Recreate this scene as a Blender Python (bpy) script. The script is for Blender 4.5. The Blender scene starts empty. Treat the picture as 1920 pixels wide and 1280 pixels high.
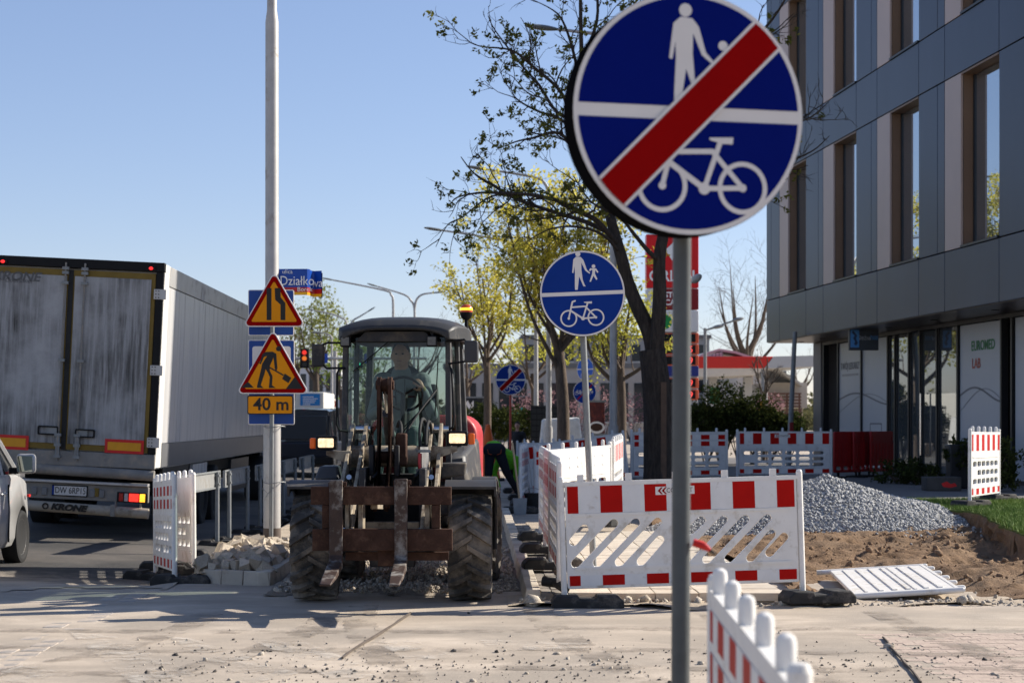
import bpy, bmesh, math, random
import numpy as np
from mathutils import Vector, Matrix, Euler
random.seed(7); RNG = np.random.default_rng(7)
S = bpy.context.scene; COL = S.collection
R = math.radians
# ------------------------------------------------------------------ camera
F = 3300.0; CX = 888.0; CY = 783.0; EYE = 1.63          # photo pixels (1920 wide), eye height in metres
cd = bpy.data.cameras.new('camera'); cam = bpy.data.objects.new('camera', cd); COL.objects.link(cam)
cam.location = (0, 0, EYE); cam.rotation_euler = (R(90), 0, 0)
cd.sensor_width = 36; cd.lens = F * 36 / 1920
cd.shift_x = (960 - CX) / 1920; cd.shift_y = (CY - 640) / 1920
cd.clip_start = .1; cd.clip_end = 3000
cd.dof.use_dof = True; cd.dof.focus_distance = 16.0; cd.dof.aperture_fstop = 4.0
S.camera = cam
# ------------------------------------------------------------------ sky and sun
SUN_EL = 30.5; SUN_H = Vector((.93, .36, 0)).normalized()     # horizontal direction towards the sun
wd = bpy.data.worlds.new('World'); S.world = wd; wd.use_nodes = True
nt = wd.node_tree; nt.nodes.clear()
sky = nt.nodes.new('ShaderNodeTexSky'); sky.sky_type = 'NISHITA'; sky.sun_disc = False
sky.sun_elevation = R(SUN_EL); sky.sun_rotation = math.atan2(SUN_H.x, SUN_H.y)
sky.air_density = 1.0; sky.dust_density = .12; sky.ozone_density = 3.5; sky.altitude = 100
bg = nt.nodes.new('ShaderNodeBackground'); bg.inputs[1].default_value = .078
wo = nt.nodes.new('ShaderNodeOutputWorld')
gm = nt.nodes.new('ShaderNodeGamma'); gm.inputs[1].default_value = .80          # paler, hazier sky with a softer gradient
tn = nt.nodes.new('ShaderNodeVectorMath'); tn.operation = 'MULTIPLY'; tn.inputs[1].default_value = (1.41, 1.335, 1.50)
nt.links.new(sky.outputs[0], gm.inputs[0]); nt.links.new(gm.outputs[0], tn.inputs[0]); nt.links.new(tn.outputs[0], bg.inputs[0]); nt.links.new(bg.outputs[0], wo.inputs[0])
sl = bpy.data.lights.new('sun', 'SUN'); sl.energy = 5.0; sl.angle = R(.53); sl.color = (1, .93, .82)
so = bpy.data.objects.new('sun', sl); COL.objects.link(so)
sv = Vector((SUN_H.x * math.cos(R(SUN_EL)), SUN_H.y * math.cos(R(SUN_EL)), math.sin(R(SUN_EL))))
so.rotation_euler = sv.to_track_quat('Z', 'Y').to_euler(); so.location = (40, 20, 40)
vs = S.view_settings; vs.view_transform = 'Standard'; vs.look = 'None'; vs.gamma = 1; vs.exposure = .82; vs.use_curve_mapping = False
S.cycles.max_bounces = 7; S.cycles.transparent_max_bounces = 24

# ------------------------------------------------------------------ helpers
def W(px, py, Y):                       # photo pixel + distance -> point
    s = F / Y
    return Vector(((px - CX) / s, Y, EYE + (CY - py) / s))
def sm(a, b, x):
    t = min(1, max(0, (x - a) / (b - a))); return t * t * (3 - 2 * t)
def gz(X, Y):                           # height of the ground
    r = sm(16.6, 19.5, Y) * sm(-2.9, -3.2, X)
    zr = min(0, -.18 + .045 * max(0, -3.3 - X))
    zb = .26 * sm(24.5, 31, Y) * sm(1.2, 3.2, X)
    return zr * r + zb

class MB:
    def __init__(self): self.v = []; self.f = []
    def add(self, vs, fs):
        n = len(self.v); self.v += [tuple(p) for p in vs]; self.f += [tuple(i + n for i in q) for q in fs]; return self
    def box(self, x0, x1, y0, y1, z0, z1):
        return self.add([(x0,y0,z0),(x1,y0,z0),(x1,y1,z0),(x0,y1,z0),(x0,y0,z1),(x1,y0,z1),(x1,y1,z1),(x0,y1,z1)],
                        [(3,2,1,0),(4,5,6,7),(0,1,5,4),(1,2,6,5),(2,3,7,6),(3,0,4,7)])
    def hexa(self, p):                  # 8 points, bottom ring then top ring
        return self.add(p, [(3,2,1,0),(4,5,6,7),(0,1,5,4),(1,2,6,5),(2,3,7,6),(3,0,4,7)])
    def obox(self, c, sz, rot=(0,0,0)):
        M = Euler(rot).to_matrix(); h = [a / 2 for a in sz]; c = Vector(c)
        ps = [c + M @ Vector((sx*h[0], sy*h[1], sz_*h[2])) for sz_ in (-1,1) for sx, sy in ((-1,-1),(1,-1),(1,1),(-1,1))]
        return self.hexa(ps)
    def cyl(self, p0, p1, r0, r1=None, n=14, caps=True):
        return self.tube([p0, p1], [r0, r0 if r1 is None else r1], n, caps)
    def tube(self, pts, r, n=8, caps=True):
        pts = [Vector(p) for p in pts]; k = len(pts)
        if not hasattr(r, '__len__'): r = [r] * k
        t0 = (pts[1] - pts[0]).normalized(); a = Vector((0,0,1)) if abs(t0.z) < .9 else Vector((1,0,0))
        u = t0.cross(a).normalized(); vs = []; fs = []
        for i, p in enumerate(pts):
            t = (pts[min(i+1,k-1)] - pts[max(i-1,0)]).normalized()
            u = (u - t * u.dot(t)); u = u.normalized() if u.length > 1e-6 else t.orthogonal().normalized()
            w = t.cross(u)
            for j in range(n):
                an = 2*math.pi*j/n; vs.append(p + (u*math.cos(an) + w*math.sin(an)) * r[i])
        for i in range(k-1):
            for j in range(n):
                b = (j+1) % n; fs.append((i*n+j, i*n+b, (i+1)*n+b, (i+1)*n+j))
        if caps:
            fs.append(tuple(range(n-1,-1,-1))); fs.append(tuple((k-1)*n + j for j in range(n)))
        return self.add(vs, fs)
    def lathe(self, prof, o=(0,0,0), axis='z', n=24, close=False):   # prof: (radius, height along axis)
        o = Vector(o); vs = []; fs = []; k = len(prof)
        for r_, h in prof:
            for j in range(n):
                a = 2*math.pi*j/n; c, s_ = math.cos(a)*r_, math.sin(a)*r_
                vs.append(o + Vector({'z': (c, s_, h), 'x': (h, c, s_), 'y': (s_, h, c)}[axis]))
        for i in range(k - (0 if close else 1)):
            for j in range(n):
                b = (j+1) % n; i2 = (i+1) % k; fs.append((i*n+j, i*n+b, i2*n+b, i2*n+j))
        if not close:
            if prof[0][0] > 1e-4: fs.append(tuple(range(n-1,-1,-1)))
            if prof[-1][0] > 1e-4: fs.append(tuple((k-1)*n + j for j in range(n)))
        return self.add(vs, fs)
    def prism(self, poly, ax, d0, d1):  # polygon extruded along axis ax from d0 to d1
        n = len(poly)
        mp = {'x': lambda a,b,d: (d,a,b), 'y': lambda a,b,d: (a,d,b), 'z': lambda a,b,d: (a,b,d)}[ax]
        ar = sum(poly[i][0]*poly[(i+1)%n][1] - poly[(i+1)%n][0]*poly[i][1] for i in range(n))
        if (ar < 0) != (ax == 'y'): poly = poly[::-1]
        vs = [mp(a,b,d0) for a,b in poly] + [mp(a,b,d1) for a,b in poly]
        if d1 < d0: vs = vs[n:] + vs[:n]
        fs = [tuple(range(n-1,-1,-1)), tuple(range(n,2*n))] + [(i,(i+1)%n,n+(i+1)%n,n+i) for i in range(n)]
        return self.add(vs, fs)
    def ell(self, c, rad, n=14, m=9, rot=(0,0,0)):
        M = Euler(rot).to_matrix(); c = Vector(c); vs = []; fs = []
        for i in range(m+1):
            th = math.pi*i/m
            for j in range(n):
                a = 2*math.pi*j/n
                vs.append(c + M @ Vector((rad[0]*math.sin(th)*math.cos(a), rad[1]*math.sin(th)*math.sin(a), rad[2]*math.cos(th))))
        for i in range(m):
            for j in range(n):
                b = (j+1) % n; fs.append((i*n+j, (i+1)*n+j, (i+1)*n+b, i*n+b))
        return self.add(vs, fs)
    def mesh(self, name, m=None, smooth=None):
        me = bpy.data.meshes.new(name); me.from_pydata(self.v, [], self.f); me.update()
        return finish(me, m, smooth)
    def build(self, name, m, parent=None, smooth=40, bevel=0, seg=2):
        return link(name, self.mesh(name, m, smooth), parent, bevel, seg)
def finish(me, m, smooth):
    if m is not None:
        me.materials.clear(); me.materials.append(m)
    if smooth:
        me.polygons.foreach_set('use_smooth', [True] * len(me.polygons)); me.set_sharp_from_angle(angle=R(smooth))
    return me
def link(name, me, parent=None, bevel=0, seg=2):
    o = bpy.data.objects.new(name, me); COL.objects.link(o); o.parent = parent
    if bevel:
        b = o.modifiers.new('bevel', 'BEVEL'); b.width = bevel; b.segments = seg; b.limit_method = 'ANGLE'; b.angle_limit = R(35)
    return o
def thing(name, label, cat, loc=(0,0,0), rz=0, group=None):
    o = bpy.data.objects.new(name, None); COL.objects.link(o); o.location = loc; o.rotation_euler = (0,0,rz); o.empty_display_size = .2
    return tag(o, label, cat, group)
def tag(o, label, cat, group=None):
    o['label'] = label; o['category'] = cat
    if group: o['group'] = group
    return o
def struct(o): o['kind'] = 'structure'; return o
def stuff(o, label=None, cat=None):
    o['kind'] = 'stuff'
    if label: o['label'] = label
    if cat: o['category'] = cat
    return o
def nmesh(name, v, f, m, smooth=None):  # fast mesh from numpy arrays (all faces the same size)
    v = np.asarray(v, dtype=np.float32); f = np.asarray(f, dtype=np.int32); k = f.shape[1]
    me = bpy.data.meshes.new(name); me.vertices.add(len(v)); me.vertices.foreach_set('co', v.ravel())
    me.loops.add(f.size); me.loops.foreach_set('vertex_index', f.ravel())
    me.polygons.add(len(f)); me.polygons.foreach_set('loop_start', np.arange(0, f.size, k, dtype=np.int32))
    me.polygons.foreach_set('loop_total', np.full(len(f), k, dtype=np.int32))
    me.update(calc_edges=True); me.validate(); return finish(me, m, smooth)
def _curve_mesh(cu, name, M, m, smooth=None):
    ob = bpy.data.objects.new('tmp', cu); me = bpy.data.meshes.new_from_object(ob); me.name = name
    bpy.data.objects.remove(ob); bpy.data.curves.remove(cu)
    if M is not None: me.transform(M)
    return finish(me, m, smooth)
UP = Matrix.Rotation(R(90), 4, 'X')     # drawing plane (x, y) -> upright (x, z), front towards -Y
def plate(name, splines, t, m, bevel=0, M=UP, off=0, smooth=None):
    """flat plate with holes: splines = list of closed 2-D loops, thickness t, back at y=-off, front at y=-(off+t)"""
    cu = bpy.data.curves.new(name, 'CURVE'); cu.dimensions = '2D'; cu.fill_mode = 'BOTH'; cu.extrude = max(t/2 - bevel, .0001); cu.bevel_depth = bevel; cu.bevel_resolution = 1
    if bevel: cu.offset = -bevel
    for sp in splines:
        q = cu.splines.new('POLY'); q.points.add(len(sp) - 1); q.use_cyclic_u = True
        for i, (a, b) in enumerate(sp): q.points[i].co = (a, b, 0, 1)
    return _curve_mesh(cu, name, (M if M is not None else Matrix()) @ Matrix.Translation((0, 0, off + t/2)), m, smooth)
def text(name, s, size, m, parent, loc, t=.002, rot=None, ax='CENTER', bold=0, sx=1, shear=0):
    cu = bpy.data.curves.new(name, 'FONT'); cu.body = s; cu.size = size; cu.extrude = t/2; cu.align_x = ax; cu.align_y = 'CENTER'; cu.offset = bold; cu.resolution_u = 3; cu.shear = shear
    M = Matrix.Translation(loc) @ (rot if rot is not None else Matrix()) @ UP @ Matrix.Diagonal((sx,1,1,1))
    return link(name, _curve_mesh(cu, name, M, m), parent)
def circ(x, y, r, n=48, a0=0, a1=360):
    full = abs(a1-a0) >= 360; k = n if full else n + 1
    return [(x + r*math.cos(R(a0 + (a1-a0)*i/n)), y + r*math.sin(R(a0 + (a1-a0)*i/n))) for i in range(k)]
def rrect(x0, x1, y0, y1, r, n=4):
    return circ(x1-r,y0+r,r,n,-90,0) + circ(x1-r,y1-r,r,n,0,90) + circ(x0+r,y1-r,r,n,90,180) + circ(x0+r,y0+r,r,n,180,270)
def capsule(p, q, r, n=6):
    a = math.degrees(math.atan2(q[1]-p[1], q[0]-p[0]))
    return circ(q[0], q[1], r, n, a-90, a+90) + circ(p[0], p[1], r, n, a+90, a+270)
def clip_poly(poly, f):                 # keep the side where f(p) >= 0 (f linear)
    out = []
    for i in range(len(poly)):
        a, b = poly[i], poly[(i+1) % len(poly)]; fa, fb = f(a), f(b)
        if fa >= 0: out.append(a)
        if fa * fb < 0:
            t = fa / (fa - fb); out.append((a[0] + (b[0]-a[0])*t, a[1] + (b[1]-a[1])*t))
    return out
# ------------------------------------------------------------------ materials
MATS = {}
def mat(name, c, rough=.6, var=.12, scale=4, metal=0, bump=0, bscale=40, spec=.28, dirt=None, dscale=2.5, damt=.5, stretch=None, rnd=0, coat=0, emit=0):
    """procedural surface: noise-varied base colour, optional second 'dirt' colour in patches, fine bump"""
    if name in MATS: return MATS[name]
    m = bpy.data.materials.new(name); m.use_nodes = True; MATS[name] = m
    N = m.node_tree.nodes; L = m.node_tree.links; b = N['Principled BSDF']
    tc = N.new('ShaderNodeTexCoord'); vec = tc.outputs['Object']
    if stretch:
        mp = N.new('ShaderNodeMapping'); mp.inputs['Scale'].default_value = stretch; L.new(vec, mp.inputs[0]); vec = mp.outputs[0]
    n1 = N.new('ShaderNodeTexNoise'); n1.inputs['Scale'].default_value = scale; n1.inputs['Detail'].default_value = 6; n1.inputs['Roughness'].default_value = .65; L.new(vec, n1.inputs['Vector'])
    mr = N.new('ShaderNodeMapRange'); mr.inputs[1].default_value = .3; mr.inputs[2].default_value = .7; mr.inputs[3].default_value = 1 - var; mr.inputs[4].default_value = 1 + var; L.new(n1.outputs['Fac'], mr.inputs[0])
    val = mr.outputs[0]
    if rnd:
        oi = N.new('ShaderNodeObjectInfo'); r2 = N.new('ShaderNodeMapRange'); r2.inputs[3].default_value = 1 - rnd; r2.inputs[4].default_value = 1 + rnd; L.new(oi.outputs['Random'], r2.inputs[0])
        mu = N.new('ShaderNodeMath'); mu.operation = 'MULTIPLY'; L.new(val, mu.inputs[0]); L.new(r2.outputs[0], mu.inputs[1]); val = mu.outputs[0]
    hs = N.new('ShaderNodeVectorMath'); hs.operation = 'SCALE'; hs.inputs[0].default_value = c; L.new(val, hs.inputs['Scale']); col = hs.outputs[0]
    if dirt:
        n2 = N.new('ShaderNodeTexNoise'); n2.inputs['Scale'].default_value = dscale; n2.inputs['Detail'].default_value = 8; n2.inputs['Roughness'].default_value = .7; L.new(vec, n2.inputs['Vector'])
        m2 = N.new('ShaderNodeMapRange'); m2.inputs[1].default_value = .62 - .3*damt; m2.inputs[2].default_value = .72 - .12*damt; L.new(n2.outputs['Fac'], m2.inputs[0])
        mx = N.new('ShaderNodeMix'); mx.data_type = 'RGBA'; L.new(m2.outputs[0], mx.inputs[0]); L.new(col, mx.inputs[6]); mx.inputs[7].default_value = (*dirt, 1); col = mx.outputs[2]
        rr = N.new('ShaderNodeMapRange'); rr.inputs[3].default_value = rough; rr.inputs[4].default_value = .9; L.new(m2.outputs[0], rr.inputs[0]); L.new(rr.outputs[0], b.inputs['Roughness'])
    L.new(col, b.inputs['Base Color'])
    if not dirt: b.inputs['Roughness'].default_value = rough
    b.inputs['Metallic'].default_value = metal; b.inputs['Specular IOR Level'].default_value = spec
    if coat: b.inputs['Coat Weight'].default_value = coat; b.inputs['Coat Roughness'].default_value = .05
    if emit: L.new(col, b.inputs['Emission Color']); b.inputs['Emission Strength'].default_value = emit
    if bump:
        n3 = N.new('ShaderNodeTexNoise'); n3.inputs['Scale'].default_value = bscale; n3.inputs['Detail'].default_value = 5; L.new(vec, n3.inputs['Vector'])
        bp = N.new('ShaderNodeBump'); bp.inputs['Strength'].default_value = bump; bp.inputs['Distance'].default_value = .02; L.new(n3.outputs['Fac'], bp.inputs['Height']); L.new(bp.outputs[0], b.inputs['Normal'])
    return m
def glass(name, tint, rough=.02, ior=1.45):
    m = bpy.data.materials.new(name); m.use_nodes = True; MATS[name] = m; N = m.node_tree.nodes; L = m.node_tree.links
    N.remove(N['Principled BSDF']); o = N['Material Output']
    t = N.new('ShaderNodeBsdfTransparent'); t.inputs[0].default_value = (*tint, 1); g = N.new('ShaderNodeBsdfGlossy'); g.inputs['Roughness'].default_value = rough
    fr = N.new('ShaderNodeFresnel'); fr.inputs[0].default_value = ior; x = N.new('ShaderNodeMixShader')
    L.new(fr.outputs[0], x.inputs[0]); L.new(t.outputs[0], x.inputs[1]); L.new(g.outputs[0], x.inputs[2]); L.new(x.outputs[0], o.inputs[0]); return m
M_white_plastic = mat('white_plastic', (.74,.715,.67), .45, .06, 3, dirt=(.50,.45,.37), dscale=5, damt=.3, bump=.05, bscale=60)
M_shade_grey_plastic = mat('shade_grey_plastic', (.62,.62,.62), .5, .08, 3, dirt=(.42,.40,.37), dscale=5, damt=.3)  # greyer copy of the white plastic, shade put into its colour; also grey fixings
M_red_film = mat('red_reflective_film', (.42,.006,.004), .5, .1, 6, spec=.08)
M_white_film = mat('white_reflective_film', (.70,.69,.67), .4, .06, 6, dirt=(.52,.48,.43), dscale=9, damt=.15)
M_rubber = mat('recycled_rubber', (.030,.029,.028), .85, .3, 8, bump=.15, bscale=70, dirt=(.13,.115,.10), dscale=6, damt=.3)
M_galv = mat('galvanised_steel', (.21,.22,.22), .55, .14, 9, metal=.3, dirt=(.24,.23,.21), dscale=7, damt=.2)
M_galv_light = mat('pale_painted_steel', (.40,.385,.365), .5, .1, 5, metal=.2, dirt=(.30,.27,.23), dscale=4, damt=.2)
M_black = mat('black_paint', (.008,.008,.009), .5, .2, 6, spec=.15)
M_black_rubber = mat('black_rubber', (.018,.018,.018), .7, .2, 8)
M_sign_blue = mat('sign_blue', (.003,.030,.21), .45, .06, 3, spec=.1)
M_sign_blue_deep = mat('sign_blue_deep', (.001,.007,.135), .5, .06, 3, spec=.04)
M_sign_white = mat('sign_white', (.70,.66,.62), .4, .05, 3)
M_sign_red = mat('sign_red', (.27,.001,.001), .5, .06, 3, spec=.04)
M_sign_yellow = mat('sign_yellow', (.75,.27,.006), .45, .06, 4, spec=.1)
M_sign_black = mat('sign_black', (.015,.014,.013), .45, .05, 4)
M_sign_back = mat('sign_shell', (.006,.006,.007), .8, .1, 5, spec=0)
M_concrete = mat('concrete', (.40,.36,.30), .9, .14, 7, bump=.25, bscale=60, dirt=(.30,.26,.21), dscale=3, damt=.3, rnd=.12)
M_glass_dark = mat('dark_glass', (.012,.014,.016), .04, .1, 3, spec=.8)
M_chrome = mat('chrome', (.6,.6,.6), .18, .05, 5, metal=1)
# ================================================================== THE SETTING: ground, road, kerbs, paving
def ramp_mat(name, stops, scale, rough=.95, bump=.4, bscale=60, detail=9, warp=0, second=None, sc2=.4, stretch=None, bdist=.02):
    if name in MATS: return MATS[name]
    m = bpy.data.materials.new(name); m.use_nodes = True; MATS[name] = m; N = m.node_tree.nodes; L = m.node_tree.links; b = N['Principled BSDF']
    tc = N.new('ShaderNodeTexCoord'); vec = tc.outputs['Object']
    if stretch:
        mp = N.new('ShaderNodeMapping'); mp.inputs['Scale'].default_value = stretch; L.new(vec, mp.inputs[0]); vec2 = mp.outputs[0]
    else: vec2 = vec
    n = N.new('ShaderNodeTexNoise'); n.inputs['Scale'].default_value = scale; n.inputs['Detail'].default_value = detail; n.inputs['Roughness'].default_value = .68; n.inputs['Distortion'].default_value = warp; L.new(vec2, n.inputs['Vector'])
    cr = N.new('ShaderNodeValToRGB'); L.new(n.outputs['Fac'], cr.inputs[0]); e = cr.color_ramp.elements
    for i, (p, c) in enumerate(stops):
        q = e[i] if i < 2 else e.new(p); q.position = p; q.color = (*c, 1)
    col = cr.outputs[0]
    if second:
        n2 = N.new('ShaderNodeTexNoise'); n2.inputs['Scale'].default_value = sc2; n2.inputs['Detail'].default_value = 7; n2.inputs['Roughness'].default_value = .6; L.new(vec, n2.inputs['Vector'])
        mr = N.new('ShaderNodeMapRange'); mr.inputs[1].default_value = .44; mr.inputs[2].default_value = .62; L.new(n2.outputs['Fac'], mr.inputs[0])
        mx = N.new('ShaderNodeMix'); mx.data_type = 'RGBA'; L.new(mr.outputs[0], mx.inputs[0]); L.new(col, mx.inputs[6]); mx.inputs[7].default_value = (*second, 1); col = mx.outputs[2]
    v = N.new('ShaderNodeTexNoise'); v.inputs['Scale'].default_value = 160; v.inputs['Detail'].default_value = 3; L.new(vec, v.inputs['Vector'])
    vr = N.new('ShaderNodeMapRange'); vr.inputs[1].default_value = .3; vr.inputs[2].default_value = .7; vr.inputs[3].default_value = .86; vr.inputs[4].default_value = 1.1; L.new(v.outputs['Fac'], vr.inputs[0])
    sc = N.new('ShaderNodeVectorMath'); sc.operation = 'SCALE'; L.new(col, sc.inputs[0]); L.new(vr.outputs[0], sc.inputs['Scale']); L.new(sc.outputs[0], b.inputs['Base Color'])
    b.inputs['Roughness'].default_value = rough; b.inputs['Specular IOR Level'].default_value = .25
    nb = N.new('ShaderNodeTexNoise'); nb.inputs['Scale'].default_value = bscale; nb.inputs['Detail'].default_value = 6; nb.inputs['Roughness'].default_value = .7; L.new(vec, nb.inputs['Vector'])
    bp = N.new('ShaderNodeBump'); bp.inputs['Strength'].default_value = bump; bp.inputs['Distance'].default_value = bdist; L.new(nb.outputs['Fac'], bp.inputs['Height']); L.new(bp.outputs[0], b.inputs['Normal'])
    return m
M_dust = ramp_mat('dusty_pavement', [(.32,(.32,.268,.212)),(.66,(.58,.49,.39)),(.50,(.45,.375,.295))], .9, bump=.3, bscale=45, warp=.6, second=(.335,.285,.23), sc2=.7, stretch=(.55,1.5,1))
M_asphalt = ramp_mat('asphalt', [(.3,(.050,.048,.046)),(.7,(.085,.080,.075))], 1.3, rough=.9, bump=.5, bscale=120, second=(.13,.115,.10), sc2=.35, stretch=(1,.3,1))
def dust_edge(m):          # dust carried over the near edge of the asphalt
    N = m.node_tree.nodes; L = m.node_tree.links; b = N['Principled BSDF']; src = b.inputs['Base Color'].links[0].from_socket
    tc = N.new('ShaderNodeTexCoord'); sp = N.new('ShaderNodeSeparateXYZ'); L.new(tc.outputs['Object'], sp.inputs[0]); n = N.new('ShaderNodeTexNoise'); n.inputs['Scale'].default_value = 1.6; n.inputs['Detail'].default_value = 8; n.inputs['Roughness'].default_value = .7; L.new(tc.outputs['Object'], n.inputs['Vector'])
    a = N.new('ShaderNodeMath'); a.operation = 'MULTIPLY_ADD'; L.new(n.outputs['Fac'], a.inputs[0]); a.inputs[1].default_value = 5.0; L.new(sp.outputs['Y'], a.inputs[2])
    mr = N.new('ShaderNodeMapRange'); mr.inputs[1].default_value = 19.9; mr.inputs[2].default_value = 22.3; mr.inputs[3].default_value = 1; mr.inputs[4].default_value = .0; L.new(a.outputs[0], mr.inputs[0])
    mx = N.new('ShaderNodeMix'); mx.data_type = 'RGBA'; L.new(mr.outputs[0], mx.inputs[0]); L.new(src, mx.inputs[6]); mx.inputs[7].default_value = (.42,.355,.28,1); L.new(mx.outputs[2], b.inputs['Base Color'])
dust_edge(M_asphalt)
M_gravelbed = ramp_mat('gravel_bed_mat', [(.3,(.20,.17,.135)),(.7,(.42,.36,.29))], 14, bump=1, bscale=70, second=(.26,.21,.16), sc2=1.2)
M_soil = ramp_mat('loose_soil', [(.30,(.12,.070,.038)),(.70,(.32,.205,.12)),(.5,(.21,.13,.073))], 2.6, bump=.9, bscale=28, warp=.8, second=(.25,.165,.10), sc2=1.1, bdist=.05)
M_sand = ramp_mat('spilled_sand', [(.3,(.33,.27,.20)),(.7,(.50,.41,.31))], 3, bump=.6, bscale=40)
def noise2(X, Y, f, seed=0):
    """cheap smooth value noise on numpy arrays"""
    r = np.random.default_rng(seed); T = r.random((64, 64)); x = X*f + 31.7; y = Y*f + 17.3
    xi = np.floor(x).astype(int); yi = np.floor(y).astype(int); tx = x - xi; ty = y - yi
    tx = tx*tx*(3-2*tx); ty = ty*ty*(3-2*ty); g = lambda a, b: T[a % 64, b % 64]
    return (g(xi,yi)*(1-tx) + g(xi+1,yi)*tx)*(1-ty) + (g(xi,yi+1)*(1-tx) + g(xi+1,yi+1)*tx)*ty - .5
GZ = np.vectorize(gz)
def grid_mesh(name, xs, ys, zf, m, keep=None, smooth=60):
    X, Y = np.meshgrid(np.asarray(xs), np.asarray(ys)); Z = zf(X, Y); nx = len(xs); ny = len(ys)
    v = np.stack([X, Y, Z], -1).reshape(-1, 3); i = np.arange(ny-1)[:, None]*nx + np.arange(nx-1)[None]; f = np.stack([i, i+1, i+nx+1, i+nx], -1).reshape(-1, 4)
    if keep is not None:
        cx = v[f].mean(1); f = f[keep(cx[:,0], cx[:,1])]
        used, inv = np.unique(f, return_inverse=True); v = v[used]; f = inv.reshape(-1, 4)
    return nmesh(name, v, f, m, smooth)
xs = np.concatenate([[-600,-200,-80,-40,-25,-16,-12], np.arange(-9, 12.01, .15), [14,18,25,40,80,200,600]])
ys = np.concatenate([[-30,-10,0,2], np.arange(3, 34.01, .15), np.arange(35, 60, 1.0), [65,75,90,120,160,220,300,450,700,1200]])
def z_ground(X, Y):
    z = GZ(X, Y); near = (Y < 17) & (Y > 2) & (np.abs(X) < 9)
    return z + np.where(near, noise2(X, Y, .6, 1)*.010 + noise2(X, Y, 3, 2)*.004, 0) - np.where(Y > 16.5, .012, 0)
ground = struct(link('ground', grid_mesh('ground', xs, ys, z_ground, M_dust)))
# the carriageway
ys2 = np.concatenate([np.arange(16.6, 34, .2), np.arange(34, 70, 2.0), [80,100,140,220]])
xs2 = np.concatenate([[-16,-12,-9], np.arange(-8, -2.94, .2), [-2.93]])
edge = lambda x: 16.95 + .18*np.sin(x*3.1) + .12*np.sin(x*7.7 + 1)
road = struct(link('road', grid_mesh('road', xs2, ys2, lambda X, Y: GZ(X, Y) + np.where(Y < 17.3, -.006, .004), M_asphalt, keep=lambda x, y: y > edge(x))))
# gravel sub-base the loader drives on
xs3 = np.arange(-1.92, .461, .07); ys3 = np.concatenate([np.arange(16.05, 26, .07), np.arange(26, 60, .8)])
struct(link('gravel_bed', grid_mesh('gravel_bed', xs3, ys3, lambda X, Y: GZ(X, Y) + .006 + noise2(X, Y, 6, 3)*.03 + noise2(X, Y, 1.2, 4)*.03, M_gravelbed, keep=lambda x, y: y > 16.25 + .25*np.sin(x*4) + .1*np.sin(x*11))))
# broken ground along the front of the works
struct(link('loose_sand', grid_mesh('loose_sand', np.arange(.3, 8.5, .06), np.arange(14.7, 16.3, .06), lambda X, Y: .012 + noise2(X, Y, 2.2, 5)*.05 + noise2(X, Y, 7, 6)*.035, M_sand, keep=lambda x, y: (y > 15.02 + .16*np.sin(x*1.9) + .07*np.sin(x*6.3) + .14*(x > 3)) & (y < 16.2))))
# excavated soil
SOIL_X = (2.75, 7.6)
def z_soil(X, Y):
    t = noise2(X, Y, .7, 8)*.14 + noise2(X, Y, 2.1, 9)*.13 + noise2(X*.6 + Y*.5, Y - X*.25, 5, 10)*.075 + noise2(X, Y, 11, 11)*.055 + noise2(X, Y, 21, 12)*.03
    e = np.clip((Y - 15.75)/.6, 0, 1)*(1 - .85*np.exp(-((X-3.95)/.75)**4 - ((Y-16.7)/1.25)**4))
    return .03 + GZ(X, Y) + t*e + .06*e - .10*np.exp(-((X-3.95)/.75)**4 - ((Y-16.7)/1.25)**4)
struct(link('excavated_soil', grid_mesh('excavated_soil', np.arange(2.6, 9.4, .045), np.arange(15.7, 27.5, .045), z_soil, M_soil, keep=lambda x, y: (x > 2.95 + .12*np.sin(y*2.3)) | ((y > 19.5) & (x > 2.6)))))
# kerb along the work strip, sett channel and footpath slabs behind it
def wobble_block(sx, sy, sz, k=.006, chamf=0):
    mb = MB(); p = []
    for z in (0, sz):
        for a, b in ((0,0),(1,0),(1,1),(0,1)):
            c = chamf if (z > 0 and a == 0) else 0
            p.append((a*sx + c + random.uniform(-k,k), b*sy + random.uniform(-k,k), z))
    return mb.hexa(p)
footpath = struct(MB().box(.80, 2.72, 15.42, 27, -.05, .03).build('footpath', M_sand))
M_kerb = mat('kerb_concrete', (.48,.42,.34), .9, .12, 6, bump=.25, bscale=60, dirt=(.28,.23,.18), dscale=3, damt=.35, rnd=.1)
kms = [wobble_block(.15, .985, .15, .004, .03).mesh('kerb_stone', M_kerb) for _ in range(3)]
for i in range(14):
    o = link('kerb_stone', kms[i % 3], footpath, .006); o.location = (.44, 15.5 + i, -.03 + .004*(i % 3))
M_sett = mat('grey_sett', (.22,.195,.165), .9, .2, 9, bump=.5, bscale=40, dirt=(.36,.30,.23), dscale=4, damt=.4, rnd=.25)
stm = [wobble_block(.095, .145, .12, .008).mesh('sett', M_sett) for _ in range(5)]
for r_ in range(2):
    for i in range(64):
        o = link('sett', stm[(i*3 + r_) % 5], footpath); o.location = (.60 + r_*.104, 15.5 + i*.155 + r_*.07, -.032 + random.uniform(-.006,.006))
M_slab = mat('pale_slab', (.50,.44,.36), .9, .1, 3, bump=.2, bscale=70, dirt=(.40,.33,.25), dscale=2.2, damt=.4, rnd=.09)
slm = [wobble_block(.374, .374, .07, .002).mesh('paving_slab', M_slab) for _ in range(3)]
for i in range(5):
    for j in range(22):
        o = link('paving_slab', slm[(i*7 + j) % 3], footpath, .004); o.location = (.83 + i*.382, 15.40 + j*.382, .03 + random.uniform(-.003,.003))
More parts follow.
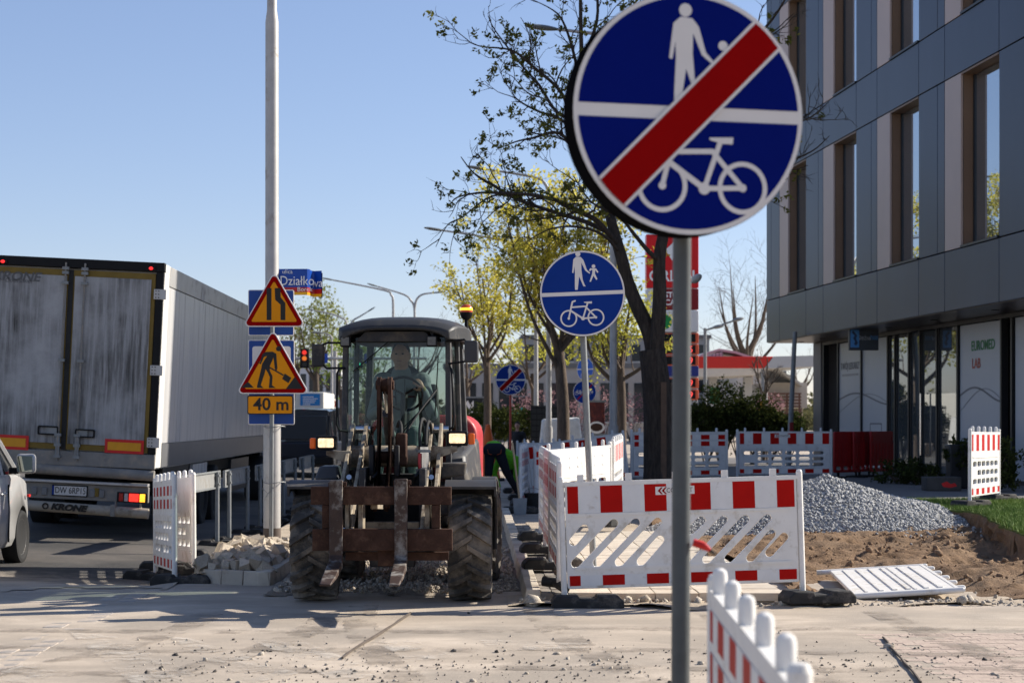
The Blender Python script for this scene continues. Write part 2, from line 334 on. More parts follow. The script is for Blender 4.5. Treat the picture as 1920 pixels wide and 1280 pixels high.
# sett strip half buried in dust, left foreground
for r_ in range(2):
    for i in range(24):
        k = MB(); a = random.uniform(0,.02); k = wobble_block(.165, .225, .05, .012)
        if (r_, i) in ((0,5),(1,11),(0,17)): continue
        o = k.build('sett', mat('buried_sett', (.30,.275,.25), .9, .15, 6, bump=.3, dirt=(.50,.41,.32), dscale=4, damt=.7, rnd=.12), ground, bevel=.008)
        o.location = (-3.36 + r_*.19, 10.2 + i*.25 + r_*.11, -.0485 + random.uniform(-.004,.003) + float(z_ground(np.array([-3.2]), np.array([10.3 + i*.25]))[0]))
# red concrete pavers, lower right
M_paver = mat('red_paver', (.43,.335,.275), .9, .12, 5, bump=.35, bscale=60, dirt=(.50,.41,.32), dscale=1.6, damt=.8, rnd=.04)
pvm = [wobble_block(.196, .096, .06, .002).mesh('paver', M_paver) for _ in range(4)]
for j in range(29):
    for i in range(10):
        x = 2.93 + i*.2 + (j % 2)*.1 - (10.4 + j*.1 - 10.8)*.02; y = 10.4 + j*.1
        o = link('paver', pvm[(i*5 + j*3) % 4], ground); o.location = (x, y, -.058 + float(z_ground(np.array([x]), np.array([y]))[0]) + random.uniform(-.002,.002))
# worn crossing stripes
def worn(name, c, cover):
    m = bpy.data.materials.new(name); m.use_nodes = True; N = m.node_tree.nodes; L = m.node_tree.links; b = N['Principled BSDF']; b.inputs['Base Color'].default_value = (*c, 1); b.inputs['Roughness'].default_value = .9
    tc = N.new('ShaderNodeTexCoord'); n = N.new('ShaderNodeTexNoise'); n.inputs['Scale'].default_value = 2.2; n.inputs['Detail'].default_value = 10; n.inputs['Roughness'].default_value = .75; L.new(tc.outputs['Object'], n.inputs['Vector'])
    mr = N.new('ShaderNodeMapRange'); mr.inputs[1].default_value = .66 - cover*.4; mr.inputs[2].default_value = .86 - cover*.4; mr.inputs[4].default_value = .8; L.new(n.outputs['Fac'], mr.inputs[0])
    L.new(mr.outputs[0], b.inputs['Alpha']); return m
M_worn = worn('worn_road_paint', (.60,.54,.46), .45); M_ochre = worn('ochre_dust', (.58,.40,.20), .1)
def ground_patch(name, pts, m, dz=.012):
    P = np.array(pts); a, b = P.min(0), P.max(0); sx, sy = max(.02, (b[0]-a[0])/90), max(.02, (b[1]-a[1])/140)
    return struct(link(name, grid_mesh(name, np.arange(a[0], b[0]+sx, sx), np.arange(a[1], b[1]+sy, sy), lambda X, Y: z_ground(X, Y) + dz*.5 + (.004 if a[1] > 17 else 0), m, keep=lambda x, y: inpoly(x, y, pts))))
def inpoly(x, y, poly):
    c = np.zeros(len(x), bool); j = len(poly) - 1
    for i in range(len(poly)):
        xi, yi = poly[i]; xj, yj = poly[j]
        c ^= ((yi > y) != (yj > y)) & (x < (xj-xi)*(y-yi)/(yj-yi+1e-12) + xi); j = i
    return c
def gpix(px, py):
    Y = F*EYE/(py - CY); return ((px - CX)*Y/F, Y)
for q in ([(130,1185),(215,1192),(395,1280),(245,1280)], [(310,1192),(360,1198),(560,1262),(480,1280),(440,1270)], [(470,1200),(560,1200),(720,1262),(640,1280)], [(0,1262),(60,1240),(110,1262),(60,1280),(0,1280)], [(700,1205),(780,1202),(860,1232),(770,1240)], [(900,1200),(1100,1206),(1110,1216),(930,1222)]):
    ground_patch('road_marking', [gpix(*p) for p in q][::-1], M_worn, .014)
for q in ([(350,1250),(420,1232),(640,1236),(600,1246),(400,1262)], [(640,1165),(690,1165),(690,1172),(640,1172)], [(820,1190),(900,1190),(900,1196),(820,1196)]):
    ground_patch('sand_streak', [gpix(*p) for p in q][::-1], M_ochre, .017)
M_track = worn('tyre_track', (.27,.225,.18), .52)
for k, (x0, y0, cur, ln) in enumerate(((-.95,15.3,.10,5.5),(.55,15.2,.10,5.2),(-2.2,14.6,-.22,5.0),(-1.2,14.4,-.22,4.8),(2.0,14.6,.05,5.0),(3.4,14.8,.05,4.6))):
    l_, r_ = [], []
    for i in range(15):
        t = i/14; x = x0 + cur*ln*t*t*1.6; y = y0 - ln*t; l_.append((x-.13, y)); r_.append((x+.13, y))
    for i in range(14): pass
    ground_patch('tyre_track', (l_ + r_[::-1]), M_track, .010 + .001*k)
for k, (y0, sl_) in enumerate(((13.4,.03),(12.2,-.05),(11.3,.04))):
    l_ = [(-5 + i*.7, y0 + sl_*(i-8)*.6 + .1*math.sin(i*.8+k)) for i in range(16)]; ground_patch('tyre_track', (l_ + [(a, b+.22) for a, b in l_[::-1]]), M_track, .011 + .001*k)
ground_patch('road_marking', [(-3.34,18.2),(-3.22,18.2),(-3.22,34),(-3.34,34)], worn('worn_edge_line', (.45,.43,.40), .3), .022)
M_joint = mat('joint_dark', (.10,.08,.065), .95, .2, 9)  # dark brown lines drawn along the pavement joints
for a, b in (((1655,1197),(1728,1282)), ((770,1152),(640,1236))):
    p, q = Vector(gpix(*a)), Vector(gpix(*b)); d = (q-p).normalized(); n_ = Vector((-d.y, d.x))*.012; pts = []
    for k in range(9):
        c = p.lerp(q, k/8) + n_*random.uniform(-.6,.6); pts.append((c.x, c.y, .012 + float(z_ground(np.array([c.x]), np.array([c.y]))[0])))
    struct(MB().tube(pts, [random.uniform(.006,.013) for _ in pts], 5).build('pavement_joint', M_joint))
# ---- gravel, pebbles: many small stones in one mesh
ICO_V = None
def stones(name, C, size, m, flat=.7, seed=3):
    global ICO_V, ICO_F
    if ICO_V is None:
        bm = bmesh.new(); bmesh.ops.create_icosphere(bm, subdivisions=1, radius=1); ICO_V = np.array([v.co[:] for v in bm.verts]); ICO_F = np.array([[v.index for v in f.verts] for f in bm.faces]); bm.free()
    r = np.random.default_rng(seed); n = len(C); k = len(ICO_V)
    V = ICO_V[None]*(1 + r.uniform(-.32,.32,(n,k,1))); V = V*r.uniform(.55,1.25,(n,1,3))*np.array([1,1,flat])
    q = r.normal(size=(n,4)); q /= np.linalg.norm(q,axis=1)[:,None]; w,x,y,z = q.T
    Rm = np.stack([1-2*(y*y+z*z),2*(x*y-z*w),2*(x*z+y*w),2*(x*y+z*w),1-2*(x*x+z*z),2*(y*z-x*w),2*(x*z-y*w),2*(y*z+x*w),1-2*(x*x+y*y)],-1).reshape(n,3,3)
    V = np.einsum('nij,nkj->nki', Rm, V)*np.asarray(size)[:,None,None] + np.asarray(C)[:,None]
    Fc = (ICO_F[None] + (np.arange(n)*k)[:,None,None]).reshape(-1,3)
    return nmesh(name, V.reshape(-1,3), Fc, m)
def stone_mat(name, c1, c2, sc=60):
    m = ramp_mat(name, [(.35,c1),(.65,c2)], sc, rough=.9, bump=.2, bscale=120, detail=2); return m
HX, HY = 4.95, 24.6
def z_heap(X, Y):
    dx = X - HX; dy = Y - HY
    a = np.where(dx > 0, dx/2.9, dx/2.7); b = np.where(dy < 0, dy/1.75, dy/2.0)
    r = np.sqrt(np.abs(a)**1.7 + np.abs(b)**1.9)**(1/1.0)
    h = .86*np.clip(1 - r, 0, 1)**.9
    h2 = .20*np.clip(1 - np.hypot((X-6.5)/.7, (Y-23.6)/.9), 0, 1)
    return GZ(X, Y) + np.maximum(h, h2) + noise2(X, Y, 1.6, 20)*.07*(h > .03) - .02
M_chip = ramp_mat('grey_chippings', [(.30,(.13,.13,.13)),(.70,(.62,.61,.59)),(.5,(.36,.36,.355))], 30, rough=.9, bump=.8, bscale=60, detail=3)
heap = thing('gravel_heap', 'heap of grey crushed stone dumped on the brown soil', 'gravel heap', (HX, HY, 0))
hb = link('mound', grid_mesh('mound', np.arange(2.1, 8.2, .08), np.arange(22.6, 27.0, .08), z_heap, M_chip, keep=lambda x, y: (z_heap(x, y) - GZ(x, y)) > -.01), heap); hb.matrix_parent_inverse = Matrix.Translation((-HX,-HY,0))
hx = RNG.uniform(2.2, 8.1, 34000); hy = RNG.uniform(22.7, 26.0, 34000); hz = z_heap(hx, hy); hk = (hz - GZ(hx, hy)) > .0; hx, hy, hz = hx[hk][:15000], hy[hk][:15000], hz[hk][:15000]
hs = stuff(link('chippings', stones('chippings', np.stack([hx, hy, hz + .006], -1), RNG.uniform(.014,.036,len(hx)), M_chip), heap)); hs.matrix_parent_inverse = Matrix.Translation((-HX,-HY,0))
sx_ = RNG.normal(6.4, .8, 700); sy_ = RNG.normal(23.6, .7, 700)
stuff(link('scattered_chippings', stones('scattered_chippings', np.stack([sx_, sy_, z_soil(sx_, sy_) + .01], -1), RNG.uniform(.012,.03,700), M_chip)), 'grey chippings scattered over the soil beside the heap', 'gravel')
# clods on the soil
cx_ = RNG.uniform(3.0, 7.6, 1100); cy_ = RNG.uniform(15.9, 23.0, 1100); k = ~((np.abs(cx_-3.95) < .8) & (np.abs(cy_-16.7) < 1.2)); cx_, cy_ = cx_[k], cy_[k]
M_clod = ramp_mat('soil_clod', [(.35,(.14,.085,.05)),(.65,(.29,.19,.115))], 9, bump=.6, bscale=40)
stuff(link('soil_clods', stones('soil_clods', np.stack([cx_, cy_, z_soil(cx_, cy_) + .008], -1), RNG.gamma(1.3, .011, len(cx_)) + .007, M_clod, .6)), 'small brown clods of earth lying on the dug soil', 'soil')
for k, (px, py, sz) in enumerate([(1850,1000,.15),(1835,1012,.06),(1755,1034,.045),(1880,1018,.07),(1905,1030,.055),(1630,1040,.04)]):
    Y = F*1.5/(py - CY); X = (px - CX)*Y/F
    o = link('earth_clod', stones('earth_clod', np.array([[0,0,0]]), [sz], M_clod, .9, 40 + k)); o.location = (X, Y, float(z_soil(np.array([X]), np.array([Y]))[0]) + sz*.25)
    tag(o, ['big lump of brown earth at the foot of the turf edge', 'lump of earth just beside the biggest clod', 'squarish earth lump in the middle of the soil', 'earth lump below the turf edge, right of the big clod', 'earth lump near the frame of the turf cut', 'flat earth lump below the gravel heap'][k], 'earth clod')
# dark crumbs and pebbles on the dusty crossing
n = 900; py_ = np.clip(RNG.normal(1248, 26, n), 1150, 1300); px_ = RNG.uniform(250, 1900, n); Yp = F*EYE/(py_ - CY); Xp = (px_ - CX)*Yp/F
C_ = np.stack([Xp, Yp, z_ground(Xp, Yp) + .003], -1); sz_ = RNG.gamma(1.6, .0035, n) + .003
M_crumb = stone_mat('dark_crumb', (.035,.032,.03), (.16,.14,.12)); M_pebble = stone_mat('beige_pebble', (.28,.24,.19), (.5,.44,.36))
stuff(link('asphalt_crumbs', stones('asphalt_crumbs', C_[:520], sz_[:520], M_crumb)), 'dark asphalt crumbs scattered on the dusty crossing', 'crumbs')
stuff(link('pebbles', stones('pebbles', C_[520:], sz_[520:]*1.1, M_pebble, seed=9)), 'pale pebbles scattered on the dusty crossing', 'pebbles')
gx_ = RNG.uniform(-1.85, .42, 3600); gy_ = RNG.uniform(16.3, 22, 3600)
stuff(link('loose_gravel', stones('loose_gravel', np.stack([gx_, gy_, .02 + noise2(gx_, gy_, 6, 3)*.03], -1), RNG.gamma(2, .006, 3600) + .006, stone_mat('beige_gravel', (.24,.20,.16), (.55,.48,.39)))), 'loose beige gravel on the strip under the loader', 'gravel')
ex_ = RNG.uniform(.4, 6.5, 500); ey_ = 15.2 + RNG.gamma(2., .12, 500)
stuff(link('rubble_crumbs', stones('rubble_crumbs', np.stack([ex_, ey_, .02 + noise2(ex_, ey_, 2.2, 5)*.05], -1), RNG.gamma(1.6, .009, 500) + .005, M_pebble, .6, 12)), 'sandy rubble crumbs along the edge of the dug-up path', 'rubble')
# ---- lawn block with its cut earth edge
lp = [(6.0,19.0),(6.15,20.3),(6.35,21.4),(6.55,22.4),(6.72,23.3),(6.75,23.9),(6.45,24.6),(6.2,25.6),(6.3,26.9),(9.9,27.0),(11,25),(11,19)]
def ragged(poly, step, amp, seed):
    r = np.random.default_rng(seed); out = []
    for i in range(len(poly)):
        a, b = np.array(poly[i]), np.array(poly[(i+1) % len(poly)]); n = max(1, int(np.linalg.norm(b-a)/step))
        for k in range(n): out.append(tuple(a + (b-a)*k/n + r.normal(0, amp, 2)))
    return out
lp = ragged(lp, .09, .018, 3); n_ = len(lp); rr_ = np.random.default_rng(4); cen = np.array([8.6, 23.2]); rings = []
for z_, o_, am in ((.34,.0,.0),(.28,.03,.02),(.17,.02,.035),(.08,.07,.04),(-.05,.16,.05)):
    rings.append([(*(np.array(p) + (np.array(p)-cen)/np.linalg.norm(np.array(p)-cen)*(o_ + rr_.normal(0, am))), z_ + rr_.normal(0,.012)*(z_ < .3)) for p in lp])
lawn = struct(MB().add([p for r_ in rings for p in r_], [(k*n_+(i+1)%n_, k*n_+i, (k+1)*n_+i, (k+1)*n_+(i+1)%n_) for k in range(4) for i in range(n_)] + [tuple(range(n_))]).build('lawn', M_soil, smooth=None))

tf = link('turf_layer', plate('turf_layer', [lp], .03, mat('turf_ground', (.085,.12,.028), .95, .3, 12, bump=.5), M=None, off=.332), lawn)
def blades(name, x, y, z, h, m, seed=1, w=.006):
    r = np.random.default_rng(seed); n = len(x); a = r.uniform(0, 6.283, n); lean = r.uniform(0, .6, n)*h; b = r.uniform(0, 6.283, n)
    p = np.stack([x, y, z], -1); d = np.stack([np.cos(a)*w, np.sin(a)*w, 0*a], -1); t = p + np.stack([np.cos(b)*lean, np.sin(b)*lean, h], -1)
    V = np.stack([p-d, p+d, t], 1).reshape(-1, 3); return nmesh(name, V, np.arange(3*n).reshape(-1, 3), m)
bx_ = RNG.uniform(5.9, 9.8, 90000); by_ = RNG.uniform(19, 27, 90000); k = inpoly(bx_, by_, lp); bx_, by_ = bx_[k], by_[k]
stuff(link('grass', blades('grass', bx_, by_, np.full(len(bx_), .355), RNG.uniform(.04,.085,len(bx_)), mat('grass_blade', (.13,.20,.035), .7, .35, 3))), 'short green grass of the turf beside the dug soil', 'grass')
# paved forecourt in front of the building
struct(MB().box(2.0, 40, 27.6, 60, .20, .268).build('forecourt', mat('forecourt_paving', (.16,.15,.14), .85, .15, 3, bump=.3)))
# ---- kerbed island with heaped cobbles
isl = struct(MB().prism([(-2.75,17.7),(-2.5,17.42),(-2.1,17.35),(-2.02,17.6),(-2.02,44),(-2.75,44)], 'z', -.2, .06).build('traffic_island', M_sand))
nose = [(-2.90,21.9),(-2.90,20.9),(-2.90,19.9),(-2.89,18.9),(-2.88,18.1),(-2.84,17.78),(-2.70,17.52),(-2.50,17.36),(-2.27,17.27),(-1.99,17.22),(-1.93,17.75),(-1.92,18.7),(-1.92,19.7),(-1.92,20.7)]
for i in range(len(nose)-1):
    a, b = Vector(nose[i]), Vector(nose[i+1]); d = (b-a).normalized(); n_ = Vector((d.y, -d.x)); n_ = -n_ if n_.dot(Vector((-2.4,20)) - a) < 0 and i < 9 else n_
    inn = (Vector((-2.4, max(a.y, 18.2))) - (a+b)/2); n_ = n_ if n_.dot(inn) > 0 else -n_
    g = d*.006; w_ = .13; lo = min(gz(a.x, a.y), gz(b.x, b.y)) - .05; hi = .125
    p = [a+g, b-g, b-g+n_*w_, a+g+n_*w_]; tp = [a+g+n_*.025, b-g+n_*.025, b-g+n_*w_, a+g+n_*w_]
    pts = [(*q, lo) for q in p] + [(*q, hi + random.uniform(-.006,.004)) for q in tp]
    if (p[1]-p[0]).cross(p[2]-p[1]) < 0: pts = pts[:4][::-1] + pts[4:][::-1]
    MB().hexa(pts).build('kerb_stone', M_kerb, isl, bevel=.008)
mound = lambda x, y: .06 + .09*max(0, 1 - ((x+2.40)/.52)**2)*max(0, 1 - ((y-19.0)/1.9)**2)**.5 if abs(y-19.0) < 1.9 else .06
M_cobble = mat('split_cobble', (.50,.43,.34), .92, .16, 10, bump=.6, bscale=35, dirt=(.36,.30,.23), dscale=6, damt=.3, rnd=.2)
def cobble_mesh():
    bm = bmesh.new(); bmesh.ops.create_cube(bm, size=1)
    for v in bm.verts: v.co += Vector([random.uniform(-.16,.16) for _ in range(3)])
    for _ in range(2):
        n_ = Vector([random.uniform(-1,1) for _ in range(3)]).normalized()
        r_ = bmesh.ops.bisect_plane(bm, geom=bm.verts[:]+bm.edges[:]+bm.faces[:], plane_co=n_*.47, plane_no=n_, clear_outer=True)
        bmesh.ops.edgeloop_fill(bm, edges=[e for e in r_['geom_cut'] if isinstance(e, bmesh.types.BMEdge)])
    me = bpy.data.meshes.new('cobblestone'); bm.to_mesh(me); bm.free(); return finish(me, M_cobble, None)
cbm = [cobble_mesh() for _ in range(10)]
placed = []
for k in range(5000):
    x = random.uniform(-2.74, -2.06); y = random.uniform(17.55, 21.2)
    s_ = random.uniform(.075, .13)
    if any((x-a)**2 + (y-b)**2 < (.40*(s_+c))**2 for a, b, c in placed): continue
    if math.hypot(x+2.44, y-21.3) < .2 or abs(x+2.5) < .05 and abs(y-20.9) < .1: continue
    placed.append((x, y, s_))
    o = link('cobblestone', cbm[k % 10]); o.scale = [s_*random.uniform(.85,1.2) for _ in range(3)]; o.rotation_euler = [random.uniform(-.7,.7), random.uniform(-.7,.7), random.uniform(0,6.3)]
    o.location = (x, y, mound(x, y) + s_*.28 + (.05 if k % 4 == 0 else 0)); tag(o, 'broken beige cobblestone heaped inside the kerbed traffic island', 'cobblestone', 'cobblestones heaped on the kerbed island')
    if len(placed) >= 210: break
mg = grid_mesh('island_fill', np.arange(-2.76, -2.02, .05), np.arange(17.5, 21.4, .08), lambda X, Y: np.vectorize(mound)(X, Y) - .01, M_sand); link('island_fill', mg, isl)
# ================================================================== BUILDINGS
M_clad = mat('slate_blue_cladding', (.042,.056,.086), .38, .10, .7, metal=.3, stretch=(1,1,.3), rnd=.07, bump=.03, bscale=3)
M_beige = mat('beige_cladding', (.47,.365,.315), .45, .05, 1, rnd=.05)
M_brown = mat('brown_reveal', (.19,.115,.07), .5, .1, 1)
M_soffit = mat('brown_soffit', (.075,.055,.045), .35, .15, 1)
M_pane = mat('office_pane', (.50,.56,.62), .012, .02, 1, metal=.9); M_dpane = mat('door_glass', (.22,.24,.25), .02, .05, 1, metal=.75)
M_frost = mat('frosted_film', (.42,.43,.45), .35, .03, 1)
M_frame_dark = mat('dark_frame', (.02,.021,.023), .4, .1, 3)
B0 = Vector((8.47, 50.9, 0)); LB = 19.26; H0, H1, H2, H3, H4, HT = 3.79, 5.01, 8.5, 9.64, 13.1, 14.9
ob = thing('office_building', 'dark slate clad office building with tall recessed windows and shaded glass ground floor', 'building', B0, math.atan2(-.997, .077))
cols = [(0,.55),(.55,1.5),(1.5,4.3),(4.3,5.5),(5.5,5.95),(5.95,8.83),(8.83,10.02),(10.02,10.46),(10.46,13.37),(13.37,14.55),(14.55,14.98),(14.98,17.95),(17.95,19.2)]
opens = [(1.5,4.3),(5.95,8.83),(10.46,13.37),(14.98,17.95)]
MB().box(.06, LB-.06, .40, 2.6, H0+.03, HT-.1).build('core', M_black, ob)
g = .012
def clad(x0, x1, z0, z1, m=M_clad):
    MB().box(x0+g, x1-g, 0, .05, z0+g, z1-g).build('cladding_panel', m, ob, bevel=.006)
for z0, z1 in ((H0,H1),(H2,H3),(H4,HT)):
    for x0, x1 in ((0,.55),(.55,1.5)) if z0 > H0 else ((0,1.5),): clad(x0, x1, z0, z1)
    for x0, x1 in ((1.5,4.3),(4.3,5.95),(5.95,8.83),(8.83,10.46),(10.46,13.37),(13.37,14.98),(14.98,17.95),(17.95,19.2)): clad(x0, x1, z0, z1)
for z0, z1 in ((H1,H2),(H3,H4)):
    for x0, x1 in cols:
        if (x0, x1) not in opens: clad(x0, x1, z0, z1)
    for x0, x1 in opens:
        xb = x0 + .95; clad(x0, xb, z0, z1, M_beige)
        w = MB().box(xb+.02, x1-.03, .27, .29, z0+.05, z1-.06).build('window', M_pane, ob)
        MB().box(xb, xb+.02, .052, .40, z0, z1).build('reveal', M_brown, w); MB().box(x1-.025, x1-.005, .052, .40, z0, z1).build('reveal', M_brown, w)
        MB().box(xb+.02, x1-.025, .0, .38, z1-.05, z1-.01).build('lintel', M_brown, w)
        MB().box(xb+.02, x1-.025, -.03, .27, z0+.0, z0+.045).build('sill', M_frame_dark, w)
        MB().box(xb+.02, xb+.06, .24, .30, z0+.045, z1-.05).build('window_frame', M_frame_dark, w); MB().box(x1-.065, x1-.025, .24, .30, z0+.045, z1-.05).build('window_frame', M_frame_dark, w)
MB().box(0, LB-.06, .052, .4, H0, H0+.02).build('soffit_edge', M_soffit, ob)
MB().box(.02, LB-.06, .06, 1.9, H0-.004, H0+.026).build('soffit', M_soffit, ob)
for k, x in enumerate((1.0, 3.2, 6.2, 9.0, 12.2, 15.8)): MB().lathe([(.07,-.012),(.085,-.01),(.085,.0)], (x, .75, H0-.004), 'z', 14).build('downlight', M_black, ob)
MB().box(LB-.05, LB, .0, 2.6, H0, HT).build('end_wall', M_clad, ob)
MB().box(.0, .05, .05, 2.6, H0, HT).build('far_wall', M_clad, ob)
MB().box(0, LB, .0, 2.6, HT, HT+.12).build('roof', M_frame_dark, ob)
# ground floor
zf = .27; yg = 1.42
MB().box(.05, .85, yg-.06, yg+.7, zf, H0-.01).build('corner_column', mat('column_cladding', (.16,.15,.145), .5, .1, 1), ob, bevel=.01)
MB().box(.9, LB, yg+.5, 2.55, zf, H0).build('dark_interior', M_black, ob)
gl = [(2.45,4.5),(4.6,6.75),(11.9,14.35),(15.1,17.0),(17.1,19.2)]
for x0, x1 in gl: MB().box(x0, x1, yg+.02, yg+.05, zf+.08, H0-.12).build('frosted_pane', M_frost, ob)
for x in (.95, 2.38, 4.53, 6.78, 7.35, 8.42, 9.25, 10.42, 11.78, 14.38, 14.95, 17.03): MB().box(x, x+.08, yg-.03, yg+.12, zf+.06, H0-.1).build('mullion', M_frame_dark, ob)
MB().box(.9, LB, yg-.03, yg+.12, zf, zf+.06).build('sill_rail', M_frame_dark, ob)
MB().box(.9, LB, yg-.03, yg+.12, H0-.1, H0-.012).build('head_rail', M_frame_dark, ob)
for x0, x1 in ((6.88,7.33),(7.45,8.40),(8.52,9.23),(9.35,10.40),(10.52,11.76)):
    d = MB().box(x0, x1, yg+.03, yg+.045, zf+.08, H0-.12).build('door_pane', M_dpane, ob)
    MB().box(x0, x0+.05, yg, yg+.06, zf+.07, H0-.11).build('door_frame', M_frame_dark, d); MB().box(x1-.05, x1, yg, yg+.06, zf+.07, H0-.11).build('door_frame', M_frame_dark, d)
MB().tube([(9.55,yg,.75),(9.55,yg-.09,.75),(9.55,yg-.09,2.2),(9.55,yg,2.2)], .02, 8).build('door_handle', M_chrome, ob)
RX = Matrix()
M_gtxt = mat('grey_lettering', (.16,.16,.17), .5, 0); M_green_t = mat('green_lettering', (.04,.20,.07), .5, 0); M_red_t = mat('red_lettering', (.45,.10,.07), .5, 0); M_pale_t = mat('pale_grey_lettering', (.30,.30,.31), .5, 0)
text('lettering', 'TWÓJ LEKARZ', .26, M_gtxt, ob, (3.45, yg+.012, 3.02), bold=.004)
MB().box(2.75,4.2,yg+.006,yg+.016,2.76,2.82).build('print_line', M_pale_t, ob)
text('lettering', 'EUROMED', .30, M_green_t, ob, (13.3, yg+.012, 3.18), bold=.006); text('lettering', 'LAB', .30, M_red_t, ob, (12.9, yg+.012, 2.80), bold=.006)
for x, w in ((3.5,.8),(5.7,1.0),(13.2,1.1)):
    for k in range(2): MB().box(x-w*.4, x+w*(.4-.15*k), yg+.006, yg+.016, 1.16-.13*k, 1.21-.13*k).build('print_line', M_pale_t, ob)
link('poster_frame', plate('poster_frame', [rrect(5.25,6.25,.85,1.5,.06), rrect(5.29,6.21,.89,1.46,.04)], .006, M_gtxt, off=-(yg+.02)), ob)
def ribbon(x0, x1, f, w, m):
    p = [(x0 + (x1-x0)*i/20, f(i/20)) for i in range(21)]; lo = [(a, b-w) for a, b in p]
    return link('printed_ribbon', plate('printed_ribbon', [p + lo[::-1]], .004, m, off=-(yg+.018)), ob)
for x0, x1 in ((2.46,6.74),(11.92,14.34)):
    ribbon(x0, x1, lambda t: 2.15 + .16*math.sin(t*4.5), .045, M_gtxt); ribbon(x0, x1, lambda t: 1.95 + .32*math.sin(t*3.4 - .5) , .03, M_pale_t)
# hanging sign of the office park
sg = thing('hanging_sign', 'dark box sign with blue emblem hanging under the office overhang', 'sign', W(1620, 655, 43.2))
MB().box(-.36, .36, 0, .14, -.02, .56).build('box', mat('sign_box', (.05,.06,.075), .4, .05), sg, bevel=.01)
MB().box(-.2,-.18,.05,.09,.56,.60).build('hanger', M_frame_dark, sg); MB().box(.18,.20,.05,.09,.56,.60).build('hanger', M_frame_dark, sg)
M_blue_l = mat('light_blue_print', (.08,.28,.60), .4, 0)
link('emblem', plate('emblem', [rrect(-.33,-.12,.05,.5,.02)], .006, M_blue_l, off=.001), sg)
link('emblem_curve', plate('emblem_curve', [[(-.31,.42),(-.26,.46),(-.17,.34),(-.20,.27),(-.15,.16),(-.20,.09),(-.25,.14),(-.22,.19),(-.27,.28),(-.23,.34)]], .004, mat('emblem_dark',(.03,.06,.12),.4,0), off=.008), sg)
text('lettering', 'Ślężna', .155, mat('sign_grey_text', (.42,.45,.48), .4, 0), sg, (.0,-.004,.28), sx=.72); text('lettering', 'PARK', .155, M_blue_l, sg, (.255,-.004,.28), sx=.55)
# ---- fuel price pylon
PY = 67.0; ps = F/PY; pxX = lambda p: (p-CX)/ps; pzZ = lambda p: EYE + (CY-p)/ps
py_ = thing('price_pylon', 'tall red fuel price pylon behind the dark tree trunk', 'pylon', ((pxX(1212)+pxX(1310))/2, PY, gz(7,67)))
hw = (pxX(1310)-pxX(1212))/2; M_pred = mat('pylon_red', (.62,.012,.015), .35, .05, 1); M_pdark = mat('pylon_dark_red', (.20,.008,.012), .35, .05, 1); M_pwhite = mat('pylon_white', (.62,.62,.62), .4, .04, 1); M_porange = mat('price_field', (.62,.10,.04), .4, .05, 1)
def pbox(name, x0, x1, a, b, m, y0=0, y1=.55): return MB().box(x0, x1, y0, y1, pzZ(b), pzZ(a)).build(name, m, py_, bevel=.02)
pbox('logo_panel', -hw, hw, 452, 552, M_pred); pbox('cafe_panel', -hw+.28, hw, 554, 593, M_pdark); pbox('cafe_panel_side', -hw, -hw+.27, 554, 593, M_pwhite); pbox('white_panel', -hw, hw, 595, 635, M_pwhite)
pbox('core', -hw+.03, hw-.03, 636, 855, mat('pylon_grey', (.30,.30,.30), .5, .05, 1), .04, .5)
pbox('base_panel', -hw, hw, 771, 823, M_black)
for k, (a, d) in enumerate(((637,''),(658,'5'),(679,'9'),(699,None),(721,'9'),(743,'9'))):
    r_ = pbox('price_row', -hw, hw, a, a+19, M_porange if d is not None else mat('pylon_blue', (.02,.03,.18), .4, .05))
    if d is not None:
        MB().box(-hw+.15, hw-.12, -.012, -.002, pzZ(a+17), pzZ(a+2)).build('display', M_black, py_)
        if d: text('digit', d, .34, mat('lit_digit', (.9,.06,.05), .4, 0, emit=.8), py_, (hw-.30, -.018, pzZ(a+10)))
text('lettering', 'ORLEN', .58, mat('pylon_letter', (.8,.8,.8), .4, 0), py_, (-.02, -.012, pzZ(531)), bold=.012, sx=.95)
text('lettering', 'STOP', .30, MATS['pylon_letter'], py_, (.05, -.012, pzZ(566)), bold=.008); text('lettering', 'CAFE', .30, MATS['pylon_letter'], py_, (.05, -.012, pzZ(580)), bold=.008)
link('emblem', plate('emblem', [[(-.28,7.75-.0),(.1,8.1),(.62,7.78),(.42,7.70),(.16,7.86),(.02,7.35),(-.02,7.36)]], .01, MATS['pylon_letter'], off=.002), py_)
link('leaf_emblem', plate('leaf_emblem', [circ(-.30, pzZ(616), .28, 20)], .008, mat('pylon_green', (.01,.22,.05), .4, 0), off=.002), py_)
# ---- filling station
fs = thing('filling_station', 'filling station canopy with red fascia and curved grey roof', 'filling station', (14, 94, 0))
q = lambda px, py, Y=94: (W(px, py, Y).x - 14, W(px, py, Y).z)
M_can = mat('canopy_grey', (.45,.45,.44), .5, .06, 1); M_canred = mat('canopy_red', (.58,.03,.02), .4, .06, 1)
x0, z0 = q(1288, 690); x1, z1 = q(1450, 668)
MB().hexa([(x0,0,z0),(x1-.5,0,z0),(x1-.5,9,z0),(x0,9,z0),(x0,0,z1),(x1,0,z1),(x1,9,z1),(x0,9,z1)]).build('fascia', M_canred, fs, bevel=.05)
MB().hexa([(x1-.48,.02,z0-.02),(x1+2.4,.02,z0+.1),(x1+2.4,9,z0+.1),(x1-.48,9,z0-.02),(x1+.02,.02,z1),(x1+2.2,.02,z1+.05),(x1+2.2,9,z1+.05),(x1+.02,9,z1)]).build('grey_fascia', M_can, fs)
